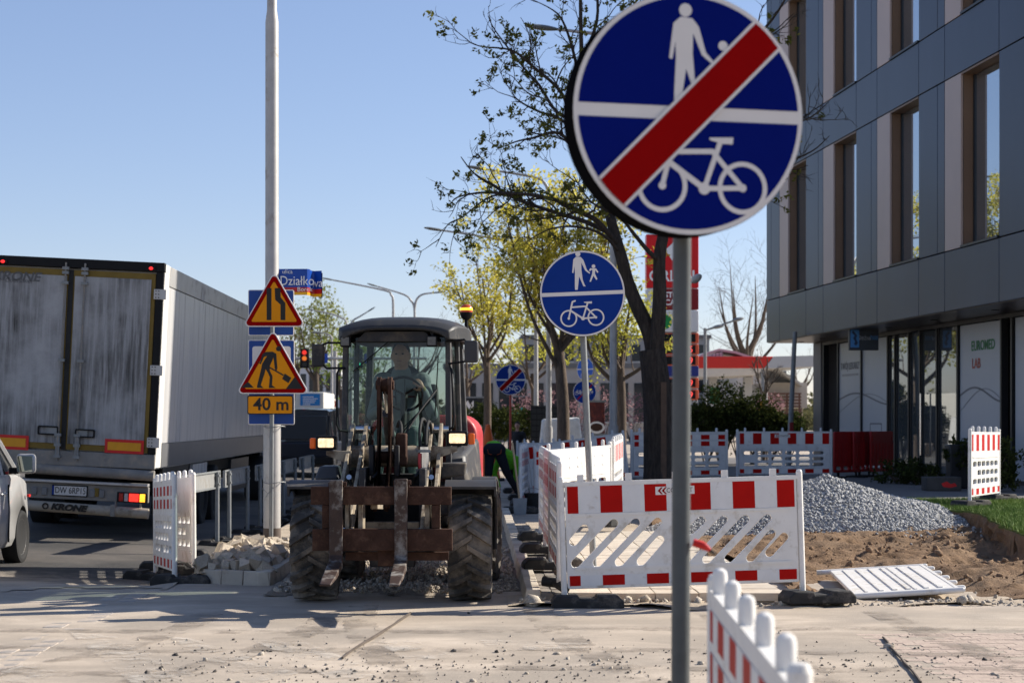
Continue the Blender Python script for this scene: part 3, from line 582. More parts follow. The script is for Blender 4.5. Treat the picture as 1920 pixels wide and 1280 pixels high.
MB().hexa([(x0,.3,z0-.5),(x1-.8,.3,z0-.35),(x1-.8,8.8,z0-.35),(x0,8.8,z0-.5),(x0,.1,z0-.003),(x1-.5,.1,z0-.003),(x1-.5,9,z0-.003),(x0,9,z0-.003)]).build('canopy_ceiling', mat('canopy_ceiling', (.55,.53,.50), .5, .05), fs)
for px in (1352, 1420):
    a, _ = q(px-8, 700); b, _ = q(px+7, 700); MB().box(a, b, 3, 3.5, 0, z0-.4).build('column', M_can, fs)
cx0, _ = q(1352, 695); MB().box(cx0-.2, cx0+.35, 2.9, 2.98, 2.4, 3.3).build('grade_board', mat('grade_green', (.02,.12,.05), .5, .1), fs)
text('lettering', '95', .28, MATS['pylon_letter'], fs, (cx0+.07, 2.88, 3.05))
# curved roof behind
prof = [q(1325, 668), q(1345, 655), q(1378, 645), q(1410, 650), q(1450, 663), q(1490, 682), q(1530, 705), q(1545, 716)]
mb = MB(); lo = [(a, b-.14) for a, b in prof]
mb.prism(prof + lo[::-1], 'y', 6, 15); mb.build('curved_roof', M_can, fs)
for k in range(9):
    a = q(1328 + k*7, 668)[0]; MB().box(a, a+.04, 5.9, 5.98, z1+.02, q(0, 668 - 2.2*k)[1]).build('roof_rib', M_galv, fs)
a, b = q(1332, 668)[0], q(1384, 668)[0]; MB().prism([(a, z1+.01),(b, z1+.01),(b, q(0,648)[1]-.1),(q(1352,0)[0], q(0,655)[1]-.1)], 'y', 6.02, 6.1).build('gable_glazing', M_pwhite, fs)
a, b = q(1478, 0)[0], q(1560, 0)[0]; MB().box(a, b, 7, 14, 2.2, q(0,712)[1]).build('shop_wall', mat('shop_wall', (.42,.39,.35), .7, .1, 1), fs)
for k in range(7): zz = q(0, 736 + k*6.5)[1]; MB().box(q(1464,0)[0], q(1545,0)[0], 6.5, 6.56, zz, zz+.09).build('slat', mat('slat_brown', (.13,.07,.055), .7, .15, 2), fs)
for px in (1466, 1490, 1515, 1540): MB().box(q(px,0)[0], q(px,0)[0]+.1, 6.56, 6.66, 0, q(0,734)[1]).build('slat_post', MATS['slat_brown'], fs)
# ---- far buildings
def far_building(name, label, px0, px1, pytop, Y, depth, c, rows, ncol, wc=(.03,.035,.04), roofc=None, wtop=.9):
    a, b = W(px0, pytop, Y), W(px1, pytop, Y); o = thing(name, label, 'building', ((a.x+b.x)/2, Y, gz(a.x, Y))); h = a.z; w = (b.x-a.x)/2
    MB().box(-w, w, 0, depth, -.5, h).build('wall', mat(name + label[:9] + '_wall', c, .8, .12, .4), o)
    MB().box(-w-.15, w+.15, -.15, depth+.15, h, h+.3).build('roof', mat(name + label[:9] + '_roof', roofc or (.15,.15,.15), .7, .1), o)
    st = h/rows; cw = 2*w/ncol
    for r_ in range(rows):
        for k in range(ncol):
            x = -w + cw*(k+.5); z = st*r_ + st*.28
            n_ = MB().box(x-cw*.32, x+cw*.32, -.04, .02, z, z + st*.52).build('window', mat('far_window', wc, .1, .1), o)
            MB().box(x-cw*.35, x+cw*.35, -.09, -.041, z-.1, z).build('sill', M_can, n_)
    return o
fb = far_building('shop_row', 'long pale grey shop building behind the yellow-leaved trees', 835, 1215, 690, 115, 14, (.36,.34,.32), 1, 12)
far_building('office_block', 'grey three storey block rising behind the row of shops', 980, 1330, 640, 150, 14, (.30,.30,.30), 3, 14)
far_building('warehouse', 'white windowless-looking hall beyond the traffic lights', 545, 640, 688, 170, 20, (.62,.62,.63), 2, 6, wc=(.35,.37,.4))
far_building('brick_house', 'low brick house with cream gable beyond the filling station', 1360, 1400, 722, 140, 10, (.16,.07,.055), 1, 3)
far_building('cream_house', 'cream rendered wall house behind the conifer shrubs', 1383, 1470, 708, 125, 10, (.48,.44,.40), 1, 4, wc=(.30,.28,.26))
# billboards
def board(name, label, px0, px1, py0, py1, Y, m, cat='billboard', leg=True):
    a, b = W(px0, py1, Y), W(px1, py0, Y); o = thing(name, label, cat, ((a.x+b.x)/2, Y, gz(a.x, Y))); w = (b.x-a.x)/2; g0 = gz(a.x, Y)
    MB().box(-w, w, 0, .12, a.z-g0, b.z-g0).build('face', m, o, bevel=.01)
    MB().box(-w-.05, w+.05, .02, .16, a.z-g0-.07, a.z-g0-.002).build('frame_rail', M_galv, o); MB().box(-w-.05, w+.05, .02, .16, b.z-g0+.002, b.z-g0+.07).build('frame_rail', M_galv, o)
    if leg:
        for s_ in (-.7, .7): MB().cyl((s_*w, .08, 0), (s_*w, .08, a.z-g0-.07), .05).build('leg', M_galv, o)
    return o, w, a.z-g0, b.z-g0
M_poster_k = mat('black_poster', (.012,.013,.016), .35, .1)
o, w, za, zb = board('billboard', 'black billboard with white lettering beside the loader\'s red rear', 862, 905, 746, 790, 80, M_poster_k)
text('lettering', 'drejeri', .42, M_sign_white, o, (0, -.006, (za+zb)/2-.15)); link('print', plate('print', [[(-w*.5,zb-.25),(-w*.3,zb-.1),(-w*.1,zb-.3),(w*.2,zb-.1),(w*.3,za+.2),(w*.2,za+.15),(-w*.1,za+.5)]], .004, M_sign_white, off=.002), o)
o, w, za, zb = board('billboard', 'dark shopfront billboard with a teal zigzag behind the striped round sign', 961, 1001, 744, 792, 105, M_poster_k)
link('print', plate('print', [[(-.9,zb-.6),(-.6,zb-1.15),(-.45,zb-.75),(-.3,zb-1.15),(0,zb-.6),(-.12,zb-.6),(-.3,zb-.95),(-.45,zb-.62),(-.6,zb-.95),(-.78,zb-.6)]], .004, mat('teal_print', (.0,.35,.28), .5, 0), off=.002), o)
o, w, za, zb = board('coffee_poster', 'dark red poster stand with a cup of coffee on it', 1103, 1134, 754, 812, 58, mat('coffee_poster', (.075,.015,.014), .4, .5, 6, dirt=(.30,.06,.03), dscale=4, damt=.35), 'poster')
link('print', plate('print', [[(.36*math.cos(t*.2618)*.75, 1.05+.20*math.sin(t*.2618)) for t in range(24)]], .004, M_sign_white, off=.002), o); link('print', plate('print', [[(.27*math.cos(t*.2618)*.75, 1.06+.13*math.sin(t*.2618)) for t in range(24)]], .004, mat('coffee_brown', (.05,.02,.01), .4, 0), off=.007), o)
# caged storage and wrapped pallet behind the works
cg = thing('wire_cage', 'black wire mesh cage standing behind the wrapped pallet', 'cage', W(1026, 812, 60) - Vector((0,0,.35)))
for k in range(7): MB().box(-.55+k*.18, -.53+k*.18, 0, .02, 0, 1.3).build('mesh_wire', M_black, cg)
for k in range(7): MB().box(-.55, .56, -.022, -.002, k*.2, .03+k*.2).build('mesh_wire', M_black, cg)
MB().box(-.55, .56, .3, .34, 0, 1.3).build('back_panel', M_frame_dark, cg)
M_foil = mat('plastic_foil', (.62,.61,.59), .3, .15, 6, bump=.8, bscale=14)
wp = thing('wrapped_pallet', 'pallet load wrapped in crinkled clear plastic foil behind the fence', 'pallet', (W(1052,0,56).x, 56, gz(2.8,56)))
MB().hexa([(-.72,-.5,.14),(.72,-.5,.14),(.72,.5,.14),(-.72,.5,.14),(-.62,-.45,1.36),(.55,-.45,1.40),(.6,.45,1.42),(-.6,.45,1.36)]).build('foil_load', M_foil, wp, bevel=.08, seg=3)
MB().box(-.75,.75,-.5,.5,.11,.139).box(-.75,-.6,-.5,.5,0,.11).box(-.08,.08,-.5,.5,0,.11).box(.6,.75,-.5,.5,0,.11).build('pallet_base', mat('pallet_wood', (.28,.19,.11), .8, .2), wp)
# ================================================================== VEHICLES
def tyre_mesh(R_, w, rim, lugs=0, m=M_black_rubber, name='tyre'):
    """tyre around the x axis; lugs > 0 adds deep chevron bars"""
    mb = MB(); h = w/2; sh = R_ - (.045 if lugs else .0)
    mb.lathe([(rim, -h*.78), (rim+.05, -h*.98), (sh*.86, -h), (sh*.965, -h*.93), (sh, -h*.72), (sh, h*.72), (sh*.965, h*.93), (sh*.86, h), (rim+.05, h*.98), (rim, h*.78)], (0,0,0), 'x', 56)
    for k in range(lugs):
        for s_ in (-1, 1):
            a0 = 2*math.pi*(k + (.5 if s_ > 0 else 0))/lugs; pts = []
            # a bar from near the middle out to the shoulder, running forward round the tyre
            st = [(.02*s_*-1, 0.0, R_), (h*.55*s_, .17, R_), (h*.97*s_, .27, R_*.975), (h*1.0*s_, .285, R_*.88)]
            wd = [.060, .070, .085, .085]
            rings = []
            for (x, da, rr), b in zip(st, wd):
                a = a0 + da
                for q, rad in ((-1, sh*.93 if rr > R_*.9 else rr-.03), (1, sh*.93 if rr > R_*.9 else rr-.03), (.72, rr), (-.72, rr)):
                    an = a + q*b/2/R_*1.0; rings.append((x, math.cos(an)*rad, math.sin(an)*rad))
            n = 4; fs = []
            for i in range(len(st)-1):
                for j in range(n):
                    q = (i*n+j, i*n+(j+1)%n, (i+1)*n+(j+1)%n, (i+1)*n+j); fs.append(q if s_ < 0 else q[::-1])
            fs.append((0,1,2,3) if s_ > 0 else (3,2,1,0)); e = (len(st)-1)*n; fs.append((e+3,e+2,e+1,e) if s_ > 0 else (e,e+1,e+2,e+3))
            mb.add(rings, fs)
    return mb.mesh(name, m, 35)
# ------------------------------------------------------------------ wheel loader
LX, LY = -.72, 15.78
ld = thing('wheel_loader', 'compact grey and red wheel loader with pallet forks and rusty carriage', 'loader', (LX, LY, 0), R(-1.2))
def LP(px, py, ly):
    s = F/(LY + ly); return Vector(((px - CX)/s - LX, ly, EYE + (CY - py)/s))
lx = lambda px, ly: LP(px, 0, ly).x
lz = lambda py, ly: LP(0, py, ly).z
M_ltyre = mat('dusty_tyre', (.055,.051,.046), .85, .25, 6, bump=.3, bscale=50, dirt=(.23,.195,.155), dscale=3, damt=.62)
M_rust = mat('rusty_steel', (.050,.025,.017), .8, .35, 9, bump=.2, bscale=60, dirt=(.10,.055,.036), dscale=8, damt=.35, spec=.15)
M_cream = mat('worn_cream_paint', (.33,.28,.205), .65, .15, 6, dirt=(.11,.075,.05), dscale=7, damt=.6)
M_lgrey = mat('loader_grey', (.045,.045,.047), .5, .1, 4, dirt=(.15,.13,.105), dscale=3, damt=.35)
M_ldark = mat('loader_dark', (.022,.022,.024), .55, .2, 6, dirt=(.09,.075,.06), dscale=5, damt=.35)
M_lred = mat('loader_red', (.42,.035,.04), .4, .1, 3, dirt=(.35,.16,.13), dscale=3, damt=.35)
M_rim = mat('loader_rim', (.30,.28,.25), .6, .15, 6, dirt=(.18,.14,.11), dscale=6, damt=.5)
TR, TW = .475, .385
t1 = tyre_mesh(TR, TW, .235, 17, M_ltyre)
rimm = MB().lathe([(.05,-.02),(.14,-.03),(.17,.02),(.215,.05),(.225,.14),(.245,.16),(.245,-.16),(.22,-.15),(.20,-.04),(.05,-.04)], (0,0,0), 'x', 28, close=True).mesh('rim', M_rim, 35)
for sx in (-1, 1):
    for ly in (0, 1.9):
        wv = link('wheel', MB().cyl((-.12,0,0),(.12,0,0),.10,n=16).mesh('hub', M_ldark, 40), ld); wv.location = (sx*(.885-TW/2), ly, TR); wv.rotation_euler = (random.uniform(0,6), 0, 0)
        link('tyre', t1, wv); link('rim', rimm, wv)
# axles and frames
MB().cyl((-.52,0,TR),(.52,0,TR),.085,n=14).box(-.2,.2,-.16,.16,TR-.17,TR+.17).build('front_axle', M_ldark, ld, bevel=.01)
MB().cyl((-.52,1.9,TR),(.52,1.9,TR),.085,n=14).build('rear_axle', M_ldark, ld)
MB().box(-.30,-.24,-.15,1.05,.42,1.18).box(.24,.30,-.15,1.05,.42,1.18).box(-.26,.26,.85,1.05,.45,1.1).build('front_frame', M_ldark, ld, bevel=.01)
MB().box(-.28,.28,1.0,1.5,.5,.78).build('articulation_joint', M_ldark, ld, bevel=.02)
MB().box(-.36,.36,1.45,3.4,.48,.95).build('rear_frame', M_ldark, ld, bevel=.02)
# fork carriage
Yc = -1.02; zc = lambda py: lz(py, Yc); xc = lambda px: lx(px, Yc)
MB().box(xc(587), xc(851), Yc, Yc+.06, zc(946), zc(912)).build('carriage_top_bar', M_rust, ld, bevel=.006)
MB().box(xc(590), xc(853), Yc-.005, Yc+.06, zc(1032), zc(991)).build('carriage_bottom_bar', M_rust, ld, bevel=.006)
for a, b in ((608,622),(814,830)): MB().box(xc(a), xc(b), Yc+.01, Yc+.055, zc(990.5), zc(946.5)).build('carriage_upright', M_rust, ld, bevel=.004)
MB().box(xc(650), xc(845), Yc+.10, Yc+.18, zc(1052), zc(1036)).box(xc(712), xc(748), Yc+.07, Yc+.10, zc(1062), zc(1020)).build('carriage_lower_plate', M_rust, ld, bevel=.005)
for a, b in ((650,657),(675,684),(800,810),(820,828)): MB().box(xc(a), xc(b), Yc+.06, Yc+.30, zc(1030), zc(935)).build('carriage_lug', M_cream, ld, bevel=.004)
for a, b, top, tp in ((623,648,900,612), (745,769,897,743)):
    x0, x1 = xc(a), xc(b); y0 = Yc-.055; zt, zh = zc(top), zc(1060)
    # L-shaped fork: shank, heel and a tine that thins towards the tip
    prof = [(y0+.05, zt), (y0+.05, zh+.02), (y0, zh-.02), (y0-.50, zh-.065), (y0-.86, zh-.085), (y0-.86, zh-.068), (y0-.50, zh-.025), (y0-.04, zh+.045), (y0, zh+.09), (y0, zt)]
    mb = MB(); n = len(prof); vs = []
    for x, tn in ((x0, .012), (x1, -.012)):
        vs += [(x + (tn if y < y0-.8 else 0), y, z) for y, z in prof]
    fs = [tuple(range(n)), tuple(range(2*n-1, n-1, -1))] + [(i, n+i, n+(i+1)%n, (i+1)%n) for i in range(n)]
    mb.add(vs, fs); f_ = mb.build('fork', mat('fork_steel', (.055,.034,.026), .55, .3, 7, metal=.2, dirt=(.30,.28,.25), dscale=6, damt=.4), ld, bevel=.006)
    bm = bmesh.new(); bm.from_mesh(f_.data); bmesh.ops.recalc_face_normals(bm, faces=bm.faces); bm.to_mesh(f_.data); bm.free()
    MB().box(x0-.012, x1+.012, y0+.052, y0+.11, zt-.10, zt-.02).build('fork_hook', M_rust, f_)
    MB().cyl((x1, y0+.04, zt-.03),(x1+.03, y0+.04, zt-.03), .02, n=10).build('fork_pin', M_rust, f_)
# lift arms: two pairs of cream plates
arm = [(1.15,1.55),(1.02,1.58),(.55,1.36),(-.25,.98),(-.72,.80),(-.86,.66),(-.80,.56),(-.66,.60),(-.15,.80),(.55,1.14),(1.05,1.42),(1.17,1.50)]
for px in (654, 679, 804, 822):
    x = lx(px, .75); MB().prism(arm, 'x', x-.016, x+.016).build('lift_arm', M_cream, ld, bevel=.004)
for px in (654, 804):
    x = lx(px, .75); MB().cyl((x-.03,1.08,1.52),(x+.16,1.08,1.52),.04,n=12).build('pivot_pin', M_chrome, ld); MB().cyl((x-.03,-.76,.66),(x+.16,-.76,.66),.035,n=12).build('pivot_pin', M_chrome, ld)
MB().cyl(LP(651,855,.70), LP(826,855,.70), .10, n=24).build('torsion_tube', M_cream, ld)
for px in (664, 812):
    x = lx(px, .7); MB().cyl((x,.95,.72),(x,.35,.98),.045,n=12).build('lift_cylinder', M_ldark, ld); MB().cyl((x,.35,.98),(x,.0,1.10),.024,n=10).build('piston_rod', M_chrome, ld)
# bell crank: tall centre plates, pins, tilt cylinder and link
xb = lx(720, .35); crank = [(.30,2.00),(.40,2.00),(.46,1.93),(.44,1.70),(.36,1.40),(.20,1.15),(-.10,.98),(-.22,.92),(-.24,.84),(-.16,.80),(.10,.86),(.26,1.02),(.30,1.30),(.27,1.70),(.25,1.93)]
for sx in (-1, 1): MB().prism(crank, 'x', xb+sx*.05-.017, xb+sx*.05+.017).build('bell_crank_plate', M_rust, ld, bevel=.004)
for y_, z_, r_ in ((.36,1.93,.045),(.31,1.27,.055),(-.18,.86,.035)): MB().cyl((xb-.083,y_,z_),(xb+.083,y_,z_),r_,n=14).build('crank_pin', M_rust, ld)
MB().cyl((xb-.03,.36,1.93),(xb+.03,.36,1.93),.062,n=16).build('cylinder_eye', M_rust, ld)
MB().cyl((xb,.40,1.90),(xb,.72,1.66),.026,n=10).build('piston_rod', M_chrome, ld); MB().cyl((xb,.70,1.675),(xb,1.2,1.3),.05,n=14).build('tilt_cylinder', M_ldark, ld)
MB().prism([(-.18,.90),(-.20,.82),(-.92,.86),(-.92,.94)], 'x', xb-.03, xb+.03).build('tilt_link', M_cream, ld, bevel=.006)
MB().box(xb-.14, xb-.09, .24, .38, 1.10, 1.38).box(xb+.09, xb+.14, .24, .38, 1.10, 1.38).build('crank_bracket', M_ldark, ld, bevel=.01)
MB().box(xb+.10, xb+.20, .30, .50, lz(872,.4), lz(812,.4)).build('valve_block', M_rust, ld, bevel=.015)
# quick coupler and hoses on the right
a = LP(793, 858, .2); qc = MB().cyl(a+Vector((0,0,-.10)), a+Vector((0,0,.10)), .052, n=16).build('quick_coupler', M_chrome, ld)
MB().cyl(a+Vector((0,0,-.13)), a+Vector((0,0,-.10)), .07, n=16).cyl(a+Vector((0,0,.05)), a+Vector((0,0,.075)), .066, n=16).build('coupler_flange', M_galv, qc)
MB().tube([a+Vector((-.03,-.06,.04)), a+Vector((-.035,-.065,-.04)), a+Vector((-.025,-.06,-.11))], .014, 8).build('release_lever', M_lred, qc)
for i, (p0, p1, p2, p3) in enumerate([((786,838),(782,790),(790,768),(797,800)), ((797,838),(795,792),(803,770),(806,812)), ((750,836),(752,800),(747,776),(742,800)), ((735,860),(760,800),(790,760),(815,730))]):
    pts = []
    for k in range(11):
        t = k/10; x = (1-t)**3*p0[0] + 3*t*(1-t)**2*p1[0] + 3*t*t*(1-t)*p2[0] + t**3*p3[0]; y = (1-t)**3*p0[1] + 3*t*(1-t)**2*p1[1] + 3*t*t*(1-t)*p2[1] + t**3*p3[1]
        pts.append(LP(x, y, .45 + .35*t if i < 3 else .5 + .55*t))
    MB().tube(pts, .016 if i < 3 else .009, 8).build('hydraulic_hose', M_black_rubber, ld)
for px, a, b in ((775,905,880),(696,905,885),(615,940,980)): MB().tube([LP(px,a,.1), LP(px+4,(a+b)/2,-.05), LP(px+12,b,.1), LP(px+20,a,.2)], .012, 7).build('hydraulic_hose', M_black_rubber, ld)
MB().cyl(LP(660,880,.5), LP(672,908,.5), .05, n=14).build('filter_bowl', M_ldark, ld)
MB().tube([LP(690,1000,-.2), LP(740,1003,-.25), LP(790,1001,-.2)], .03, 10).box(lx(672,-.1), lx(800,-.1), -.12, .0, lz(992,-.1), lz(978,-.1)).build('front_cross_member', M_cream, ld, bevel=.006)
# headlamps on outriggers
M_lens = mat('lit_headlamp', (1,.72,.42), .25, .45, 22, emit=.62); M_amber = mat('amber_lens', (.55,.09,.01), .25, .1, 8, emit=.12)  # lens colour mottled to imitate tree silhouettes reflected in it
for (a, b, t_, bt, ia, ib, sgn) in ((592,626,819,841,578,589,-1), (838,873,810,833,876,888,1)):
    ly = .42; x0, x1, z1, z0 = lx(a,ly), lx(b,ly), lz(t_,ly), lz(bt,ly)
    hd = MB().box(x0-.012, x1+.012, ly, ly+.13, z0-.012, z1+.012).build('headlamp', M_black, ld, bevel=.012)
    link('lens', plate('lens', [rrect(x0+.012, x1-.012, z0+.012, z1-.012, .012)], .012, M_lens, bevel=.003, off=-ly+.001), hd)
    MB().box(lx(ia,ly), lx(ib,ly), ly+.02, ly+.10, z0, z1-.01).build('indicator', M_amber, hd, bevel=.012)
    xi = lx(656 if sgn < 0 else 806, ly); xo = (x0+x1)/2; zz = z0-.02
    MB().hexa([(min(xi,xo),ly+.02,zz-.13 if sgn>0 else zz-.04),(max(xi,xo),ly+.02,zz-.04 if sgn>0 else zz-.13),(max(xi,xo),ly+.07,zz-.04 if sgn>0 else zz-.13),(min(xi,xo),ly+.07,zz-.13 if sgn>0 else zz-.04),(min(xi,xo),ly+.02,zz),(max(xi,xo),ly+.02,zz),(max(xi,xo),ly+.07,zz),(min(xi,xo),ly+.07,zz)]).build('lamp_bracket', M_cream, ld, bevel=.004)
# front mudguards and steps
for sx in (-1, 1):
    xo, xi = sx*.91, sx*.47; poly = []
    for k in range(15):
        an = R(24 - k*8.6) ; poly.append((-math.sin(an)*.60, TR + math.cos(an)*.60))
    inner = [(y*.96, TR + (z-TR)*.96) for y, z in poly]
    MB().prism(poly + inner[::-1], 'x', min(xo,xi), max(xo,xi)).build('mudguard', M_lgrey, ld)
    poly2 = [(p[0], p[1]) for p in poly]; MB().prism(poly2 + [(y*.84, TR+(z-TR)*.84) for y, z in poly][::-1], 'x', xo-.004*sx, xo+.016*sx).build('mudguard_lip', M_lgrey, ld)
MB().hexa([(lx(588,.9),.75,lz(898,.9)),(lx(634,.9),.75,lz(898,.9)),(lx(634,.9),1.15,lz(898,.9)),(lx(588,.9),1.15,lz(898,.9)),(lx(597,.9),.80,lz(873,.9)),(lx(630,.9),.80,lz(873,.9)),(lx(630,.9),1.15,lz(873,.9)),(lx(597,.9),1.15,lz(873,.9))]).build('tool_box', mat('step_box', (.06,.065,.075), .5, .1), ld, bevel=.02)
MB().hexa([(lx(822,1.0),.85,lz(896,1.0)),(lx(868,1.0),.85,lz(890,1.0)),(lx(868,1.0),1.3,lz(890,1.0)),(lx(822,1.0),1.3,lz(896,1.0)),(lx(822,1.0),.85,lz(868,1.0)),(lx(872,1.0),.85,lz(866,1.0)),(lx(872,1.0),1.3,lz(866,1.0)),(lx(822,1.0),1.3,lz(868,1.0))]).build('step_box', M_lgrey, ld, bevel=.02)
# cab
ca, cb = 1.32, 2.78; zfl = .98; zr = 2.43
fx0, fx1 = lx(637, ca), lx(836, ca); bx0, bx1 = fx0-.02, fx1+.03
def pillar(p, q, w=.055, d=.07, name='pillar', m=M_lgrey):
    p, q = Vector(p), Vector(q); mb = MB(); h = [(-w,-d),(w,-d),(w,d),(-w,d)]
    mb.hexa([p + Vector((a/2,b/2,0)) for a, b in h] + [q + Vector((a/2,b/2,0)) for a, b in h]); return mb.build(name, m, ld, bevel=.012)
pillar((fx0,ca,zfl-.05),(fx0+.012,ca+.05,zr)); pillar((fx1,ca,zfl-.05),(fx1-.012,ca+.05,zr))
pillar((bx0,2.1,zfl),(bx0+.02,2.1,zr),.05,.06); pillar((bx1,2.1,zfl),(bx1-.04,2.1,zr),.05,.06)
pillar((bx0+.02,cb,zfl+.2),(bx0+.06,cb-.05,zr),.07,.08); pillar((bx1-.02,cb,zfl+.2),(bx1-.08,cb-.05,zr),.07,.08)
MB().box(fx0-.02, bx1, ca-.02, cb, zfl-.30, zfl-.02).build('cab_floor', M_lgrey, ld, bevel=.03)
MB().hexa([(fx1-.06,ca+.1,zfl-.22),(fx1+.20,ca+.1,zfl-.15),(fx1+.20,cb,zfl-.15),(fx1-.06,cb,zfl-.22),(fx1-.02,ca+.1,zfl+.28),(fx1+.13,ca+.25,zfl+.30),(fx1+.15,cb,zfl+.44),(fx1-.02,cb,zfl+.44)]).build('side_panel', M_lgrey, ld, bevel=.04)
MB().hexa([(fx0-.16,ca+.25,zfl-.22),(fx0+.02,ca+.25,zfl-.22),(fx0+.02,cb,zfl-.22),(fx0-.16,cb,zfl-.22),(fx0-.09,ca+.3,zfl+.15),(fx0+.0,ca+.3,zfl+.15),(fx0+.0,cb,zfl+.4),(fx0-.11,cb,zfl+.4)]).build('side_panel', M_lgrey, ld, bevel=.04)
G_cab = glass('green_cab_glass', (.58,.68,.66)); G_side = glass('side_glass', (.60,.68,.66))
def pane(name, p, m=None):
    o = MB().add(p, [(0,1,2,3)]).build(name, m or G_cab, ld, smooth=None); return o
pane('windscreen', [(fx0+.03,ca+.005,zfl),(fx1-.03,ca+.005,zfl),(fx1-.04,ca+.05,zr-.02),(fx0+.04,ca+.05,zr-.02)])
pane('side_window', [(fx1,ca+.06,zfl+.30),(bx1-.01,2.07,zfl+.3),(bx1-.05,2.07,zr-.02),(fx1-.01,ca+.10,zr-.02)], G_side)
pane('side_window', [(bx1-.01,2.13,zfl+.44),(bx1-.03,cb-.05,zfl+.44),(bx1-.09,cb-.1,zr-.02),(bx1-.05,2.13,zr-.02)], G_side)
pane('side_window', [(fx0,ca+.06,zfl+.15),(bx0,2.07,zfl+.2),(bx0+.02,2.07,zr-.02),(fx0+.01,ca+.10,zr-.02)], G_side)
pane('side_window', [(bx0,2.13,zfl+.4),(bx0+.02,cb-.05,zfl+.4),(bx0+.06,cb-.1,zr-.02),(bx0+.02,2.13,zr-.02)], G_side)
pane('rear_window', [(bx0+.06,cb-.02,zfl+.42),(bx1-.06,cb-.02,zfl+.42),(bx1-.1,cb-.06,zr-.02),(bx0+.08,cb-.06,zr-.02)], G_side)
# roof: thick moulded shell, arched in front
mb = MB(); ys_r = [ca-.14, ca-.06, ca+.25, 2.1, cb-.1, cb+.06]; prof = []
rx0, rx1 = lx(627, ca), lx(846, ca)+.02; n = 13; rows = []
for k, y in enumerate(ys_r):
    up = [.0, .07, .12, .15, .13, .03][k]; ins = [.06, .01, 0, -.02, -.01, .05][k]; row = []
    for i in range(n):
        t = i/(n-1); x = rx0 + ins + (rx1 - rx0 - 2*ins)*t; arch = 1 - abs(2*t-1)**3.2
        row.append((x, y, zr + .035 + up*.55 + (.05 + up*.35)*arch))
    rows.append(row)
vs = [p for r_ in rows for p in r_]; low = []
for k, y in enumerate(ys_r):
    for i in range(n):
        t = i/(n-1); x, yy, zz = rows[k][i]; edge_ = 1 - abs(2*t-1)**4
        low.append((x, yy, zr - .055*(1-edge_) + (.012 if k > 1 else .05*edge_)))
nv = len(vs); fs = []
for k in range(len(ys_r)-1):
    for i in range(n-1):
        a = k*n+i; fs.append((a, a+1, a+n+1, a+n)); fs.append((nv+a+n, nv+a+n+1, nv+a+1, nv+a))
for i in range(n-1):
    fs.append((nv+i, nv+i+1, i+1, i)); a = (len(ys_r)-1)*n + i; fs.append((a, a+1, nv+a+1, nv+a))
for k in range(len(ys_r)-1):
    a = k*n; fs.append((a, a+n, nv+a+n, nv+a)); a = k*n+n-1; fs.append((a+n, a, nv+a, nv+a+n))
mb.add(vs + low, fs).build('cab_roof', mat('roof_plastic', (.035,.035,.036), .5, .1, 5, dirt=(.085,.078,.068), dscale=3, damt=.3), ld, smooth=50, bevel=.02)
MB().box(fx0+.03, fx1-.03, ca+.09, cb-.12, zr-.06, zr-.005).build('headliner', M_black, ld)
MB().hexa([(lx(660,ca),ca-.05,lz(640,ca)),(lx(812,ca),ca-.05,lz(640,ca)),(lx(812,ca),ca+.03,lz(640,ca)),(lx(660,ca),ca+.03,lz(640,ca)),(lx(680,ca),ca-.05,lz(622,ca)),(lx(790,ca),ca-.05,lz(622,ca)),(lx(790,ca),ca+.03,lz(622,ca)),(lx(680,ca),ca+.03,lz(622,ca))]).build('sun_visor_strip', M_ldark, ld)
for px in (643, 806): 
    wl = MB().box(lx(px-9,ca), lx(px+10,ca), ca-.13, ca-.06, lz(651,ca), lz(630,ca)).build('work_lamp', M_black, ld, bevel=.012)
    MB().box(lx(px-7,ca), lx(px+8,ca), ca-.136, ca-.128, lz(648,ca), lz(633,ca)).build('lamp_glass', mat('work_lamp_glass', (.10,.095,.09), .1, .3, 30), wl)
    MB().box(lx(px-2,ca), lx(px+3,ca), ca-.10, ca-.08, lz(630,ca), lz(618,ca)).build('lamp_bracket', M_black, wl)
# grab rails, wipers
MB().tube([LP(641,690,ca-.06), LP(631,690,ca-.10), LP(626,700,ca-.10), LP(625,795,ca-.10), LP(631,807,ca-.10), LP(645,808,ca-.04)], .012, 8).build('grab_rail', M_black, ld)
MB().tube([LP(839,685,ca-.03), LP(843,700,ca-.08), LP(847,780,ca-.08), LP(845,800,ca-.08), LP(833,808,ca-.03)], .012, 8).build('grab_rail', M_black, ld)
for p, q_ in (((655,696),(726,637)), ((810,780),(816,667)), ((752,800),(812,740)), ((745,815),(790,760))): MB().tube([LP(*p, ca-.02), LP(*q_, ca-.015)], .006, 6).build('wiper', M_black, ld)
